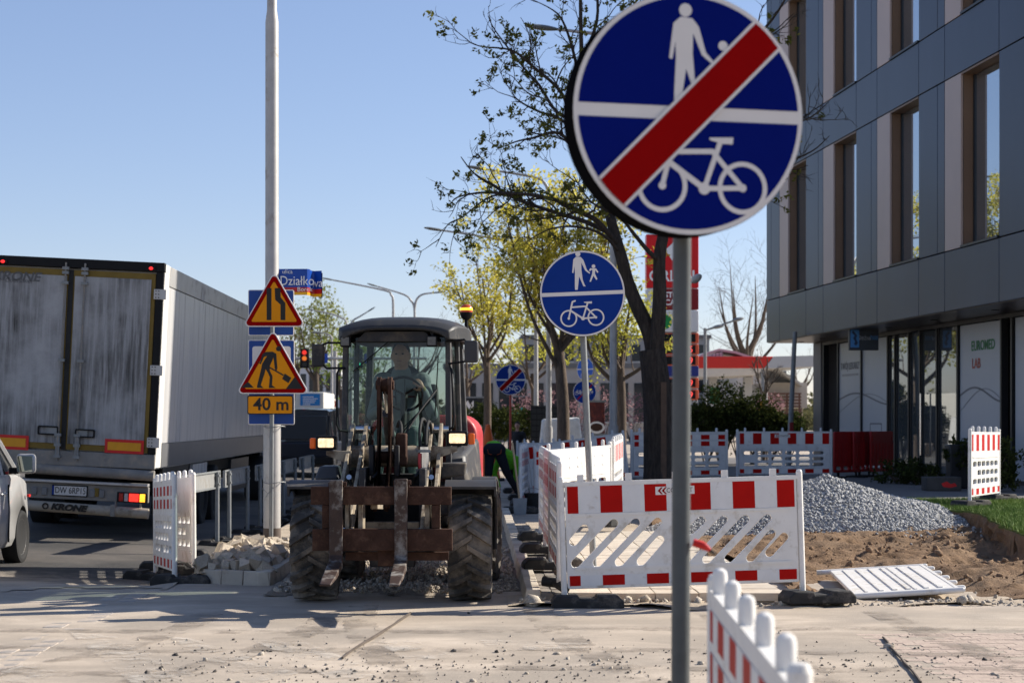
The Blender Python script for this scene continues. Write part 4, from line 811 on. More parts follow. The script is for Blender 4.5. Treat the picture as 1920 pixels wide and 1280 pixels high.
# mirrors
for sgn, arm_t, arm_b, (a, b, t_, bt) in ((-1, [(640,642),(607,642),(596,646)], [(640,689),(605,690),(597,682)], (577,600,644,688)), (1, [(830,640),(866,637),(872,645)], [(836,682),(868,678),(875,670)], (866,892,638,681))):
    ly = ca - .05; mr_ = MB().hexa([(lx(a,ly),ly-.03,lz(bt,ly)),(lx(b,ly),ly-.03,lz(bt,ly)),(lx(b,ly),ly+.06,lz(bt-3,ly)),(lx(a,ly),ly+.06,lz(bt-3,ly)),(lx(a,ly),ly-.03,lz(t_,ly)),(lx(b,ly),ly-.03,lz(t_,ly)),(lx(b,ly),ly+.06,lz(t_+3,ly)),(lx(a,ly),ly+.06,lz(t_+3,ly))]).build('mirror', M_ldark if sgn < 0 else M_lgrey, ld, bevel=.022, seg=3)
    MB().box(lx(a+2,ly), lx(b-2,ly), ly+.061, ly+.065, lz(bt-6,ly), lz(t_+6,ly)).build('mirror_glass', M_chrome, mr_)
    MB().tube([LP(*p, ly) for p in arm_t], .011, 7).build('mirror_arm', M_black, mr_); MB().tube([LP(*p, ly) for p in arm_b], .011, 7).build('mirror_arm', M_black, mr_)
# beacon
bc = LP(851, 600, 2.3); be = MB().cyl(bc+Vector((0,0,-.26)), bc, .018, n=10).lathe([(.0,.0),(.03,0),(.05,.02),(.062,.05),(.064,.075)], bc, 'z', 20).build('beacon', M_black, ld)
MB().lathe([(.063,.076),(.064,.11),(.052,.14),(.03,.155),(.0,.158)], bc, 'z', 20).build('beacon_lens', mat('beacon_red', (.40,.06,.02), .2, .1, 6, emit=.1), be)
MB().lathe([(.0655,.095),(.066,.115),(.063,.122)], bc, 'z', 20).build('beacon_glow', mat('beacon_glow', (1,.45,.03), .2, .1, 6, emit=1.1), be)
# engine cover and rear guards
hx = .58; prof = []
for k in range(9): an = R(90 - k*11.25); prof.append((math.cos(an)*.22 + hx-.22, 1.44 + math.sin(an)*.22))
prof = [(-x, z) for x, z in prof[::-1]] + prof + [(hx, .85), (-hx, .85)]
mb = MB(); mb.prism(prof, 'y', 2.80, 3.50); mb.build('engine_cover', M_lred, ld, bevel=.04, seg=3)
MB().box(-.42,.42,3.51,3.57,.95,1.5).build('rear_grille', M_black, ld, bevel=.02)
MB().box(-.55,.55,3.4,3.65,.55,.84).build('counterweight', M_ldark, ld, bevel=.03)
for sx in (-1, 1):
    poly = [(1.9 - math.sin(R(60-k*10))*.57, TR + math.cos(R(60-k*10))*.57) for k in range(13)]
    MB().prism(poly + [(1.9+(y-1.9)*.95, TR+(z-TR)*.95) for y, z in poly][::-1], 'x', min(sx*.5,sx*.86), max(sx*.5,sx*.86)).build('rear_mudguard', M_lgrey, ld)
link('smiley_sticker', plate('smiley_sticker', [[(lx(868,.9)-.0,lz(845,.9)),(lx(879,.9),lz(831,.9)),(lx(873,.9),lz(829,.9)),(lx(866,.9),lz(831,.9))]], .003, mat('sticker', (.5,.47,.40), .6, 0), off=-.84), ld)
# seat, steering wheel, console
MB().box(-.24,.24,1.95,2.40,1.28,1.38).box(-.18,.18,2.0,2.35,zfl-.02,1.28).build('seat_cushion', M_ldark, ld, bevel=.03)
MB().hexa([(-.24,2.38,1.34),(.24,2.38,1.34),(.24,2.48,1.34),(-.24,2.48,1.34),(-.20,2.46,1.98),(.20,2.46,1.98),(.20,2.55,1.98),(-.20,2.55,1.98)]).build('seat_back', M_ldark, ld, bevel=.04)
SWc = LP(745, 738, 1.68); SWR = Matrix.Translation(SWc) @ Matrix.Rotation(R(-62), 4, 'X') @ Matrix.Rotation(R(0), 4, 'Z')
sw = MB().tube([SWR @ Vector((.185*math.cos(2*math.pi*k/28), .185*math.sin(2*math.pi*k/28), 0)) for k in range(29)], .014, 8, caps=False)
for an in (90, 210, 330): sw.tube([SWR @ Vector((0,0,-.02)), SWR @ Vector((.18*math.cos(R(an)), .18*math.sin(R(an)), 0))], .012, 6)
sw.build('steering_wheel', M_black, ld); MB().cyl(SWc, (SWc.x, ca+.12, zfl), .035, n=12).build('steering_column', M_ldark, ld)
jc = LP(695, 780, 1.85); MB().tube([jc+Vector((-.03,.05,-.2)), jc, jc+Vector((0,-.02,.12))], [.025,.02,.014], 8).ell(jc+Vector((0,-.02,.16)), (.03,.03,.05)).build('joystick', M_black, ld)
# the machine is slightly articulated: its rear half with the cab is turned about the joint
ART = Matrix.Translation((0,1.25,0)) @ Matrix.Rotation(R(-4.5), 4, 'Z') @ Matrix.Translation((0,-1.25,0))
REAR = ('pillar','cab_','side_panel','side_window','windscreen','rear_','headliner','sun_visor','work_lamp','grab_rail','wiper','mirror','beacon','engine_cover','counterweight','seat_','steering','joystick')
for c in list(ld.children):
    if c.name.startswith(REAR) or (c.name.startswith('wheel') and c.location.y > 1): c.matrix_local = ART @ Matrix.LocRotScale(c.location, c.rotation_euler, c.scale)
# ------------------------------------------------------------------ articulated lorry
tk = thing('lorry', 'articulated lorry with dirty grey refrigerated trailer doors and polished side wall', 'lorry', (-4.47, 24.4, -.185))
tk.rotation_euler = (0, R(2.75), 0); TI = (Matrix.Translation(tk.location) @ tk.rotation_euler.to_matrix().to_4x4()).inverted()
def TL(px, py): v = TI @ W(px, py, 24.4); return v.x, v.z
tx = lambda px, py=690: TL(px, py)[0]
tz = lambda py, px=200: TL(px, py)[1]
M_door = ramp_mat('dirty_trailer_door', [(.34,(.055,.053,.05)),(.62,(.30,.30,.30)),(.5,(.17,.168,.165))], 3.2, rough=.6, bump=.1, second=(.36,.36,.36), sc2=.55, stretch=(6,6,.35))
M_tside = mat('trailer_side', (.46,.455,.45), .30, .10, 2.5, metal=.0, stretch=(1,5,.25), spec=.45, dirt=(.36,.34,.32), dscale=1.2, damt=.35)
M_talu = mat('trailer_alu', (.42,.41,.40), .4, .1, 3, metal=.4, dirt=(.30,.27,.23), dscale=2, damt=.3)
M_yel = mat('yellow_gasket', (.17,.11,.018), .6, .15, 5); M_tgrey = mat('trailer_dirty_steel', (.20,.19,.175), .65, .2, 4, dirt=(.30,.26,.21), dscale=5, damt=.4)
WT = -2.56; zt, zb_ = 3.96, 1.10; zd = .0
MB().box(WT+.03, -.03, .06, 13.6, zb_, zt-.02).build('box_body', mat('box_roof', (.5,.5,.5), .5, .1), tk)
# right-hand wall: rear post, panels, rails
MB().box(-.028, .0, .0, .42, zb_+.02, zt-.12).build('rear_post_cover', mat('sunlit_wall_end', (.70,.68,.64), .35, .05, 2), tk)  # paler than the side panels: the sunlit strip is put into its colour
for k in range(27): MB().box(-.029, -.008, .424+k*.4875, .424+(k+1)*.4875-.004, zb_+.36, zt-.30).build('side_panel', M_tside, tk)
MB().box(-.029, .004, .43, 13.6, zt-.29, zt-.01).build('top_rail', M_talu, tk, bevel=.006)
MB().box(-.029, .002, .0, .42, zt-.115, zt-.01).build('top_rail_end', mat('sunlit_wall_end', (.7,.7,.7)), tk)
MB().box(-.029, .006, .43, 13.6, zb_+.02, zb_+.35).build('bottom_rail', mat('bottom_rail_grey', (.16,.16,.165), .4, .1, 2, metal=.3), tk)
MB().box(WT-.01, .012, -.06, .06, zt-.13, zt+.0).build('rear_header', M_black, tk, bevel=.01)
for px, py in ((7,491), (284,504)):
    x, z = TL(px, py); l_ = MB().box(x-.07, x+.07, -.085, -.06, z-.025, z+.025).build('marker_lamp', M_black, tk); MB().ell((x+.01,-.09,z), (.03,.012,.022), 10, 6).build('marker_lens', mat('lit_red', (.8,.02,.02), .3, 0, emit=1.2), l_)
MB().box(-.10, -.0, -.045, .05, zb_+.205, zt-.135).build('door_post', M_black, tk); MB().box(WT, WT+.1, -.045, .05, zb_+.205, zt-.135).build('door_post', M_black, tk)
xm = (WT)/2
for x0, x1 in ((WT+.11, xm-.035), (xm+.035, -.11)):
    d = MB().box(x0, x1, -.03, .03, zb_+.22, zt-.155).build('door', M_yel, tk)
    MB().box(x0+(.055 if x0 < xm-.5 else .02), x1-(.055 if x1 > -.5 else .02), -.045, -.031, zb_+.30, zt-.24).build('door_skin', M_door, d, bevel=.004)
MB().box(xm-.034, xm+.034, -.04, .03, zb_+.22, zt-.155).build('centre_seal', M_black_rubber, tk)
MB().box(WT, 0, -.05, .05, zb_+.0, zb_+.2).build('rear_sill', M_tgrey, tk, bevel=.01)
for px in (125, 161):
    x = tx(px-8 if px == 125 else px-8, 690); 
    rod = MB().cyl((x,-.075,zb_+.06),(x,-.075,zt-.06),.014,n=8).build('lock_rod', M_tgrey, tk)
    for z in (zt-.14, zt-.20, zt-.34, 2.55, zb_+.42, zb_+.28, zb_+.12): MB().box(x-.045, x+.045, -.10, -.046, z-.02, z+.02).build('rod_bracket', M_galv, rod)
    MB().box(x-.028, x+.028, -.085, -.047, zb_+.12, zb_+.42).build('lock_case', M_galv, rod, bevel=.006)
for a, b, t_, bt in ((73,112,803,820), (143,180,806,822)):
    x0, x1, z0, z1 = tx(a,810), tx(b,810), tz(bt), tz(t_); h = link('door_handle', plate('door_handle', [rrect(x0,x1,z0,z1,.02), rrect(x0+.02,x1-.02,z0+.02,z1-.02,.015)], .03, M_black, off=.06), tk)
    q0 = x0+.12 if a < 100 else x0; MB().box(q0, q0+.17, -.075, -.05, z0+.01, z1-.01).build('handle_plate', M_galv, h)
for py, px in ((552,290), (694,283), (829,277)):
    x, z = TL(px, py); h = MB().box(x-.0, x+.17, -.07, -.046, z-.07, z+.07).build('hinge', M_talu, tk, bevel=.004)
    for i in range(2):
        for j in range(3): MB().cyl((x+.03+.04*i,-.08,z-.045+.045*j),(x+.03+.04*i,-.068,z-.045+.045*j),.009,n=6).build('bolt', M_black, h)
for a, b, t_, bt in ((198,271,822,848), (-18,55,813,840)):
    x0, x1, z0, z1 = tx(a,835), tx(b,835), tz(bt,a), tz(t_,a); r_ = MB().box(x0,x1,-.054,-.046,z0,z1).build('reflector_board', mat('reflector_red', (.55,.015,.015), .35, .05), tk)
    MB().box(x0+.04,x1-.04,-.058,-.0545,z0+.04,z1-.04).build('reflector_field', mat('reflector_yellow', (.65,.28,.01), .35, .08, 6), r_)
text('lettering', 'KRONE', .17, mat('faded_print', (.10,.10,.10), .6, .2, 20), tk, (tx(32,520), -.048, tz(519,32)), sx=1.15, bold=.004, shear=.25); text('lettering', 'Cool Liner', .09, MATS['faded_print'], tk, (tx(37,527), -.048, tz(526,32)), shear=.3)
# rear under-run gear
zz = lambda py: tz(py, 170)
MB().cyl((tx(62,880)-.6,-.02,zz(881)),(tx(290,885),-.02,zz(886)),.075,n=14).build('buffer_tube', M_tgrey, tk)
lb = MB().box(WT+.1, tx(278,920), .02, .10, zz(938), zz(908)).build('light_bar', M_tgrey, tk, bevel=.01)
MB().box(WT+.1, tx(278,905), -.04, .12, zz(907.5), zz(902)).build('light_bar_shelf', M_talu, tk, bevel=.01)
pl_ = MB().box(tx(97,922), tx(164,922), .0, .018, zz(932), zz(911)).build('number_plate', M_black, tk, bevel=.004)
MB().box(tx(101.5,922), tx(162,922), -.004, -.0005, zz(930), zz(913)).build('plate_face', mat('plate_white', (.55,.53,.50), .5, .05), pl_); MB().box(tx(97.8,922), tx(101,922), -.004, -.0005, zz(930), zz(913)).build('plate_band', M_sign_blue, pl_)
text('lettering', 'DW 6RP15', .125, M_sign_black, tk, (tx(132,922), -.0065, zz(921.5)), sx=.74)
lc = MB().box(tx(220,928), tx(277,928), -.03, .018, zz(938), zz(919)).build('tail_lamp', M_black, tk, bevel=.01)
for a, b, c, e in ((224,232,(.25,.01,.01),.05), (234,241,(.45,.38,.38),0), (243,261,(.85,.03,.02),1.0), (263,273,(1,.42,.03),1.2)):
    MB().box(tx(a,928), tx(b,928), -.04, -.031, zz(936), zz(921)).build('lamp_field', mat('tail_%d' % a, c, .25, .25, 40, emit=e), lc, bevel=.004)
for px in (63, 82, 172, 190): MB().box(tx(px-4,920), tx(px+6,920), -.01, .018, zz(932), zz(917)).build('rear_fitting', mat('fitting_grey', (.16,.16,.16), .5, .2) , tk, bevel=.01)
MB().box(tx(177,920), tx(185,920), .0, .016, zz(930), zz(914)).build('yellow_label', M_yel, tk)
ub = MB().cyl((tx(30,952),-.05,zz(951)),(tx(280,955),-.05,zz(957)),.072,n=16).build('underrun_bar', mat('cream_bar', (.34,.30,.24), .6, .15, 5, dirt=(.20,.16,.12), dscale=5, damt=.4), tk)
text('lettering', 'KRONE', .115, M_sign_black, tk, (tx(132,952), -.125, zz(952.5)), t=.02, sx=1.25, bold=.006, shear=.25, rot=Matrix.Rotation(R(1.5),4,'Y'))
link('emblem', plate('emblem', [circ(tx(89,951), zz(951), .045, 20), circ(tx(89,951), zz(951), .026, 16)], .02, M_sign_black, off=.115), tk)
MB().box(tx(210,954), tx(219,954), -.135, .02, zz(965), zz(943)).build('bar_clamp', M_tgrey, tk, bevel=.01)
for px in (215, 262): MB().box(tx(px,940), tx(px+3,940), .0, .06, zz(950), zz(937)).build('bar_hanger', M_tgrey, tk)
# chassis, wheels
MB().box(-1.9,-.65,.4,13,.75,1.09).build('chassis', M_black, tk)
MB().box(-.10,-.05,.9,3.2,.55,1.10).build('side_guard_panel', M_frame_dark, tk)
MB().box(-.09,-.04,8.0,10.5,.45,1.05).build('pallet_box', M_frame_dark, tk)
MB().box(-.08,-.03,3.5,5.0,.70,1.08).build('tool_locker', M_tside, tk)
tw = tyre_mesh(.5, .36, .29, 0, M_black_rubber); trm = MB().lathe([(.05,0),(.18,.02),(.27,.10),(.295,.12),(.295,-.1),(.25,-.1),(.05,-.02)], (0,0,0), 'x', 22, close=True).mesh('rim', M_galv, 35)
for y in (3.6, 4.9, 6.2, 13.2, 16.0):
    for x in (-.22, -2.34):
        w_ = link('wheel', MB().cyl((-.1,0,0),(.1,0,0),.12,n=12).mesh('hub', M_black, 40), tk); w_.location = (x, y, .50 + (0 if x > -1 else .0)); link('tyre', tw, w_); link('rim', trm, w_)
MB().box(-2.4,-1.9,2.9,2.93,.25,1.0).build('mud_flap', M_black_rubber, tk); MB().box(-.55,-.05,2.9,2.93,.3,1.0).build('mud_flap', M_black_rubber, tk)
# tractor unit
MB().hexa([(-2.5,14.2,.9),(-.06,14.2,.9),(-.06,16.6,.9),(-2.5,16.6,.9),(-2.45,14.2,3.5),(-.11,14.2,3.5),(-.11,16.3,3.4),(-2.45,16.3,3.4)]).build('tractor_cab', mat('tractor_white', (.6,.6,.6), .3, .05, coat=.4), tk, bevel=.08, seg=3)
MB().box(-2.4,-.2,13.65,14.15,.7,1.05).box(-2.3,-.3,14.2,16.7,.45,.9).build('tractor_frame', M_black, tk)
mr_ = MB().box(.08,.26,16.0,16.1,2.2,3.0).build('tractor_mirror', M_black, tk, bevel=.03); MB().tube([(-.1,16.1,2.9),(.1,16.05,2.9)], .02, 6).build('mirror_arm', M_black, mr_)
pane_ = MB().box(-.105,-.045,14.9,15.9,2.2,2.95).build('tractor_window', M_glass_dark, tk)
# ------------------------------------------------------------------ silver people carrier
def car(name, label, loc, rz, paint, prof_z, hw, length, cat='car', wheels=(.85,3.4), Rw=.315, rimm_=None, mirror=True):
    """stations along y (0 = rear bumper): (y, sill, belt, roof, half width at belt, half width at roof)"""
    o = thing(name, label, cat, loc, rz); body = MB(); n = None; rows = []
    for y, zs, zbel, _, w, _ in prof_z:
        rows.append([(-w*.94, y, zs), (-w*.995, y, zs+.10), (-w*1.01, y, zs+(zbel-zs)*.5), (-w*.985, y, zbel-.05), (-w*.955, y, zbel), (0, y, zbel+.015), (w*.955, y, zbel), (w*.985, y, zbel-.05), (w*1.01, y, zs+(zbel-zs)*.5), (w*.995, y, zs+.10), (w*.94, y, zs)])
    n = len(rows[0]); vs = [p for r_ in rows for p in r_]; fs = [(k*n+i, k*n+(i+1)%n, (k+1)*n+(i+1)%n, (k+1)*n+i) for k in range(len(rows)-1) for i in range(n)]
    fs += [tuple(range(n)), tuple((len(rows)-1)*n+i for i in range(n-1,-1,-1))]
    bo = body.add(vs, fs).build('body', paint, o, smooth=40, bevel=.03)
    bm = bmesh.new(); bm.from_mesh(bo.data); bmesh.ops.recalc_face_normals(bm, faces=bm.faces); bm.to_mesh(bo.data); bm.free()
    cm = MB()
    cuts = []
    for y in wheels:
        for sx in (-1, 1): cuts.append(MB().cyl((sx*(hw-.26), y, Rw), (sx*(hw+.3), y, Rw), Rw+.055, n=40).build('cut', M_black, None))
    for c_ in cuts:
        bmod = bo.modifiers.new('b', 'BOOLEAN'); bmod.object = c_; bmod.solver = 'EXACT'; bmod.material_mode = 'TRANSFER'
    c_loc = o.matrix_world; bo.parent = None; bpy.context.view_layer.update()
    dg = bpy.context.evaluated_depsgraph_get(); me2 = bpy.data.meshes.new_from_object(bo.evaluated_get(dg)); bo.modifiers.clear(); bo.data = me2; bo.parent = o
    for c_ in cuts: bpy.data.objects.remove(c_)
    gr = [p for p in prof_z if p[3] > p[2] + .02]; 
    first = [p for p in prof_z if p[0] < gr[0][0]][-1:] ; last = [p for p in prof_z if p[0] > gr[-1][0]][:1]
    st = [(p[0], p[2]-.01, p[2]+.012, p[4]*.95, p[4]*.95) for p in first] + [(p[0], p[2]-.01, p[3], p[4]*.95, p[5]) for p in gr] + [(p[0], p[2]-.01, p[2]+.012, p[4]*.95, p[4]*.95) for p in last]
    rows = [[(-a, y, zb0), (-b, y, zr0-.05), (-b*.88, y, zr0), (0, y, zr0+.02), (b*.88, y, zr0), (b, y, zr0-.05), (a, y, zb0)] for y, zb0, zr0, a, b in st]
    n = 7; vs = [p for r_ in rows for p in r_]; fs = [(k*n+i, k*n+i+1, (k+1)*n+i+1, (k+1)*n+i) for k in range(len(rows)-1) for i in range(n-1)]
    fs += [tuple(range(n)), tuple((len(rows)-1)*n+i for i in range(n-1,-1,-1))]
    gh = MB().add(vs, fs).build('greenhouse', M_glass_dark, o, smooth=40)
    bm = bmesh.new(); bm.from_mesh(gh.data); bmesh.ops.recalc_face_normals(bm, faces=bm.faces); bm.to_mesh(gh.data); bm.free()
    rf = MB().add([(x*1.012, y, z+.012) for r_ in rows[1:-1] for x, y, z in r_[1:6]] , [(k*5+i, (k+1)*5+i, (k+1)*5+i+1, k*5+i+1) for k in range(len(rows)-3) for i in range(4)]).build('roof', paint, o, smooth=40)
    for k in range(len(rows)-1):
        for i, j in ((0,1),(6,5)):
            pass
    def strip(k, side, w=.06, nm='pillar'):
        r_ = rows[k]; sgn = -1 if side < 0 else 1; a, b, c = (r_[0], r_[1], r_[2]) if side < 0 else (r_[6], r_[5], r_[4]); mb = MB()
        mb.tube([Vector(a)+Vector((sgn*.006,0,0)), Vector(b)+Vector((sgn*.006,0,0)), Vector(c)+Vector((0,0,.006))], w/2, 6); return mb.build(nm, paint, o)
    for k in range(1, len(rows)-1):
        for sd in (-1, 1): strip(k, sd, .05)
    for sd in (0, 6):                       # raked corner pillars at both ends
        q = 1 if sd == 0 else 5
        MB().tube([rows[0][sd], rows[1][q]], .04, 6).build('pillar', paint, o); MB().tube([rows[-1][sd], rows[-2][q]], .04, 6).build('pillar', paint, o)
    tm = tyre_mesh(Rw, .20, Rw*.66, 0, M_black_rubber); rmat = mat('alloy_rim', (.38,.36,.34), .35, .1, 6, metal=.6, dirt=(.20,.15,.12), dscale=8, damt=.3)
    rb = MB().lathe([(.03,.02),(.06,.03),(Rw*.5,.02),(Rw*.62,.06),(Rw*.67,.08),(Rw*.67,-.08),(Rw*.6,-.08),(.03,-.02)], (0,0,0), 'x', 26, close=True)
    for k in range(7):
        an = 2*math.pi*k/7; rb.obox((.045, math.cos(an)*Rw*.34, math.sin(an)*Rw*.34), (.03, Rw*.5, .05), (an, 0, 0))
    rb = rb.mesh('rim', rmat, 35)
    for y in wheels:
        for sx in (-1, 1):
            wv = link('wheel', MB().cyl((-.06,0,0),(.06,0,0),.05,n=10).mesh('hub', M_black, 40), o); wv.location = (sx*(hw-.115), y, Rw); link('tyre', tm, wv); r2 = link('rim', rb, wv); r2.rotation_euler = (0, 0, 0 if sx > 0 else math.pi)
    return o
M_silver = mat('silver_paint', (.40,.395,.385), .35, .05, 4, metal=.15, dirt=(.34,.315,.285), dscale=2, damt=.3, coat=.4)
cp = [(0,.38,.80,.80,.76,.7),(.08,.28,.95,.95,.82,.7),(.18,.25,1.10,1.70,.835,.64),(1.2,.23,1.10,1.84,.85,.67),(2.0,.23,1.09,1.82,.85,.67),(2.4,.23,1.08,1.66,.85,.68),(3.15,.23,1.06,1.06,.84,.6),(3.6,.25,.98,.98,.80,.6),(3.92,.30,.80,.80,.70,.6),(4.0,.36,.64,.64,.64,.6)]
car0 = car('silver_car', 'silver people carrier waiting behind the lorry with its right door mirror showing', (-5.33-.86, 20.9-3.25, -.095), 0, M_silver, cp, .86, 4.05, wheels=(.75,3.25))
mrr = MB().box(.90,1.12,2.67,2.79,1.08,1.31).build('door_mirror', M_silver, car0, bevel=.045, seg=3); MB().box(.82,.92,2.69,2.75,1.08,1.15).build('mirror_foot', M_black, mrr); MB().box(.925,1.095,2.664,2.669,1.105,1.285).build('mirror_glass', mat('car_mirror_glass', (.25,.27,.25), .03, .05, metal=1), mrr)
for y in (1.25, 2.55): MB().box(.845, .862, y-.004, y+.004, .3, .96).build('door_gap', M_black, car0)
for y in (1.4, 2.3): MB().tube([(.86,y-.09,.86),(.885,y-.05,.865),(.885,y+.05,.865),(.86,y+.09,.86)], .013, 7).build('door_handle', M_silver, car0)
MB().box(.84,.868,3.42,3.5,.78,.81).build('side_repeater', mat('repeater_red', (.5,.02,.02), .3, 0), car0)
for sx in (-1, 1): MB().box(sx*.70-.09, sx*.70+.09, -.01, .12, .80, 1.0).build('tail_light', mat('tail_red', (.4,.01,.01), .3, .1), car0, bevel=.02)
# dark van ahead, and the white lorry beyond
M_van = mat('navy_paint', (.010,.012,.020), .28, .1, 4, coat=.5)
vp = [(0,.42,1.0,1.0,.90,.8),(.06,.32,1.02,1.0,.93,.8),(.12,.30,1.04,1.95,.94,.80),(1.4,.28,1.04,2.0,.95,.84),(2.9,.28,1.04,2.0,.95,.84),(3.3,.28,1.02,1.9,.95,.82),(4.2,.3,.98,.98,.92,.8),(4.8,.4,.72,.72,.82,.8)]
van = car('dark_van', 'dark navy van with lit brake lights queued ahead of the lorry', (-5.0, 51, gz(-5,51)), 0, M_van, vp, .95, 4.8, 'van', wheels=(.95,3.9), Rw=.33)
M_brake = mat('lit_brake', (.9,.04,.03), .3, 0, emit=1.5)
MB().box(-.92,-.55,-.01,.1,1.93,1.98).build('high_brake_light', M_brake, van); MB().box(-.97,-.9,-.02,.1,.85,1.15).build('tail_light', M_brake, van, bevel=.01); MB().box(.9,.97,-.02,.1,.85,1.15).build('tail_light', M_brake, van, bevel=.01)
MB().box(-.75,.75,.02,.075,1.1,1.80).build('rear_window', M_glass_dark, van, bevel=.02); MB().box(-.95,.95,-.04,.1,.38,.62).build('bumper', M_black, van, bevel=.03)
a, b = W(545, 778, 78), W(607, 735, 78)
wl = thing('white_lorry', 'white box lorry with a blue lettered board on its tailgate', 'lorry', (b.x, 78, gz(b.x,78)))
wz = lambda py: W(0, py, 78).z - gz(b.x, 78)
MB().box(-2.45, 0, 0, 6, .95, wz(735)).build('box_body', mat('cream_box', (.55,.53,.48), .5, .06), wl, bevel=.03); MB().box(-2.3,-.1,-.04,0,.95,wz(765)).build('tail_lift', M_tgrey, wl, bevel=.02)
MB().box((W(563,0,78)-b).x, (W(600,0,78)-b).x, -.03, -.005, wz(760), wz(738)).build('advert_board', mat('advert_blue', (.01,.16,.42), .4, .05), wl)
for k in range(5): MB().box((W(568,0,78)-b).x, (W((588,596,592,590,582)[k],0,78)-b).x, -.036, -.031, wz(743+k*3.6+1.3), wz(743+k*3.6)).build('print_line', M_sign_white, wl)
MB().box(-2.3,-.15,.2,8,.55,.94).build('chassis', M_black, wl); MB().box(-2.35,-.1,6.1,8.2,.6,2.6).build('cab', MATS['cream_box'], wl, bevel=.1)
for y in (1.6, 7.2):
    for x in (-.25, -2.2):
        w_ = link('wheel', MB().cyl((-.1,0,0),(.1,0,0),.12,n=12).mesh('hub', M_black, 40), wl); w_.location = (x, y, .5); link('tyre', tw, w_); link('rim', trm, w_)
# ================================================================== SIGNS
EPS = [0]
def pic(parent, loop_list, m, off, name='pictogram'):
    """several flat shapes as one thin raised print; each a hair above the last"""
    bm = bmesh.new()
    for k, sp in enumerate(loop_list):
        me = plate('p', sp if isinstance(sp[0], list) else [sp], .0012, m, off=off + .0004*k); bm.from_mesh(me); bpy.data.meshes.remove(me)
    me = bpy.data.meshes.new(name); bm.to_mesh(me); bm.free(); return link(name, finish(me, m, None), parent)
MAN = [[(-.045,.33),(-.078,.30),(-.098,.145),(-.083,.14),(-.068,.22),(-.066,.145),(-.073,.0),(-.073,-.055),(-.042,-.055),(-.018,.10),(.025,-.015),(.055,-.02),(.04,.005),(.022,.06),(.012,.17),(.014,.26),(.055,.165),(.105,.125),(.112,.138),(.075,.175),(.04,.29),(.01,.325)]]
CHILD = [[(.145,.185),(.115,.19),(.10,.165),(.112,.155),(.128,.17),(.14,.165),(.135,.125),(.10,.035),(.115,.03),(.15,.10),(.18,.05),(.195,.06),(.168,.125),(.175,.165),(.198,.13),(.21,.14),(.185,.185)]]
def man_child(cx, cy, k): 
    t = lambda sp: [(cx + a*k, cy + (b-.13)*k) for a, b in sp]
    return [t(MAN[0]), t(CHILD[0]), t(circ(-.022,.36,.030,16)), t(circ(.155,.21,.022,14))]
def man_only(cx, cy, k):
    t = lambda sp: [(cx + a*k, cy + (b-.13)*k) for a, b in sp]
    return [t(MAN[0]), t(circ(-.022,.36,.030,16)), t(circ(.155,.21,.022,14))]
def bike(cx, cy, k):
    t = lambda sp: [(cx + a*k, cy + b*k) for a, b in sp]; q = lambda p, r_, w: capsule(p, r_, w, 5); A, B = (-.125,-.05), (.125,-.05)
    return [[t(circ(*A,.078,32)), t(circ(*A,.064,32))], [t(circ(*B,.078,32)), t(circ(*B,.064,32))],
            t(q(A,(-.085,.10),.0075)), t(q((-.085,.10),(-.06,.108),.0075)), t(q((-.10,.05),(.03,.055),.0075)), t(q((-.105,.02),(.005,-.055),.0085)), t(q((.005,-.055),(.055,.085),.0075)),
            t(q((.03,.055),B,.0075)), t(q((.005,-.055),B,.0075)), t(circ(.005,-.055,.018,14)), t(circ(*A,.012,12)), t(circ(*B,.012,12)), t([(.02,.095),(.095,.098),(.093,.078),(.06,.078),(.022,.088)])]
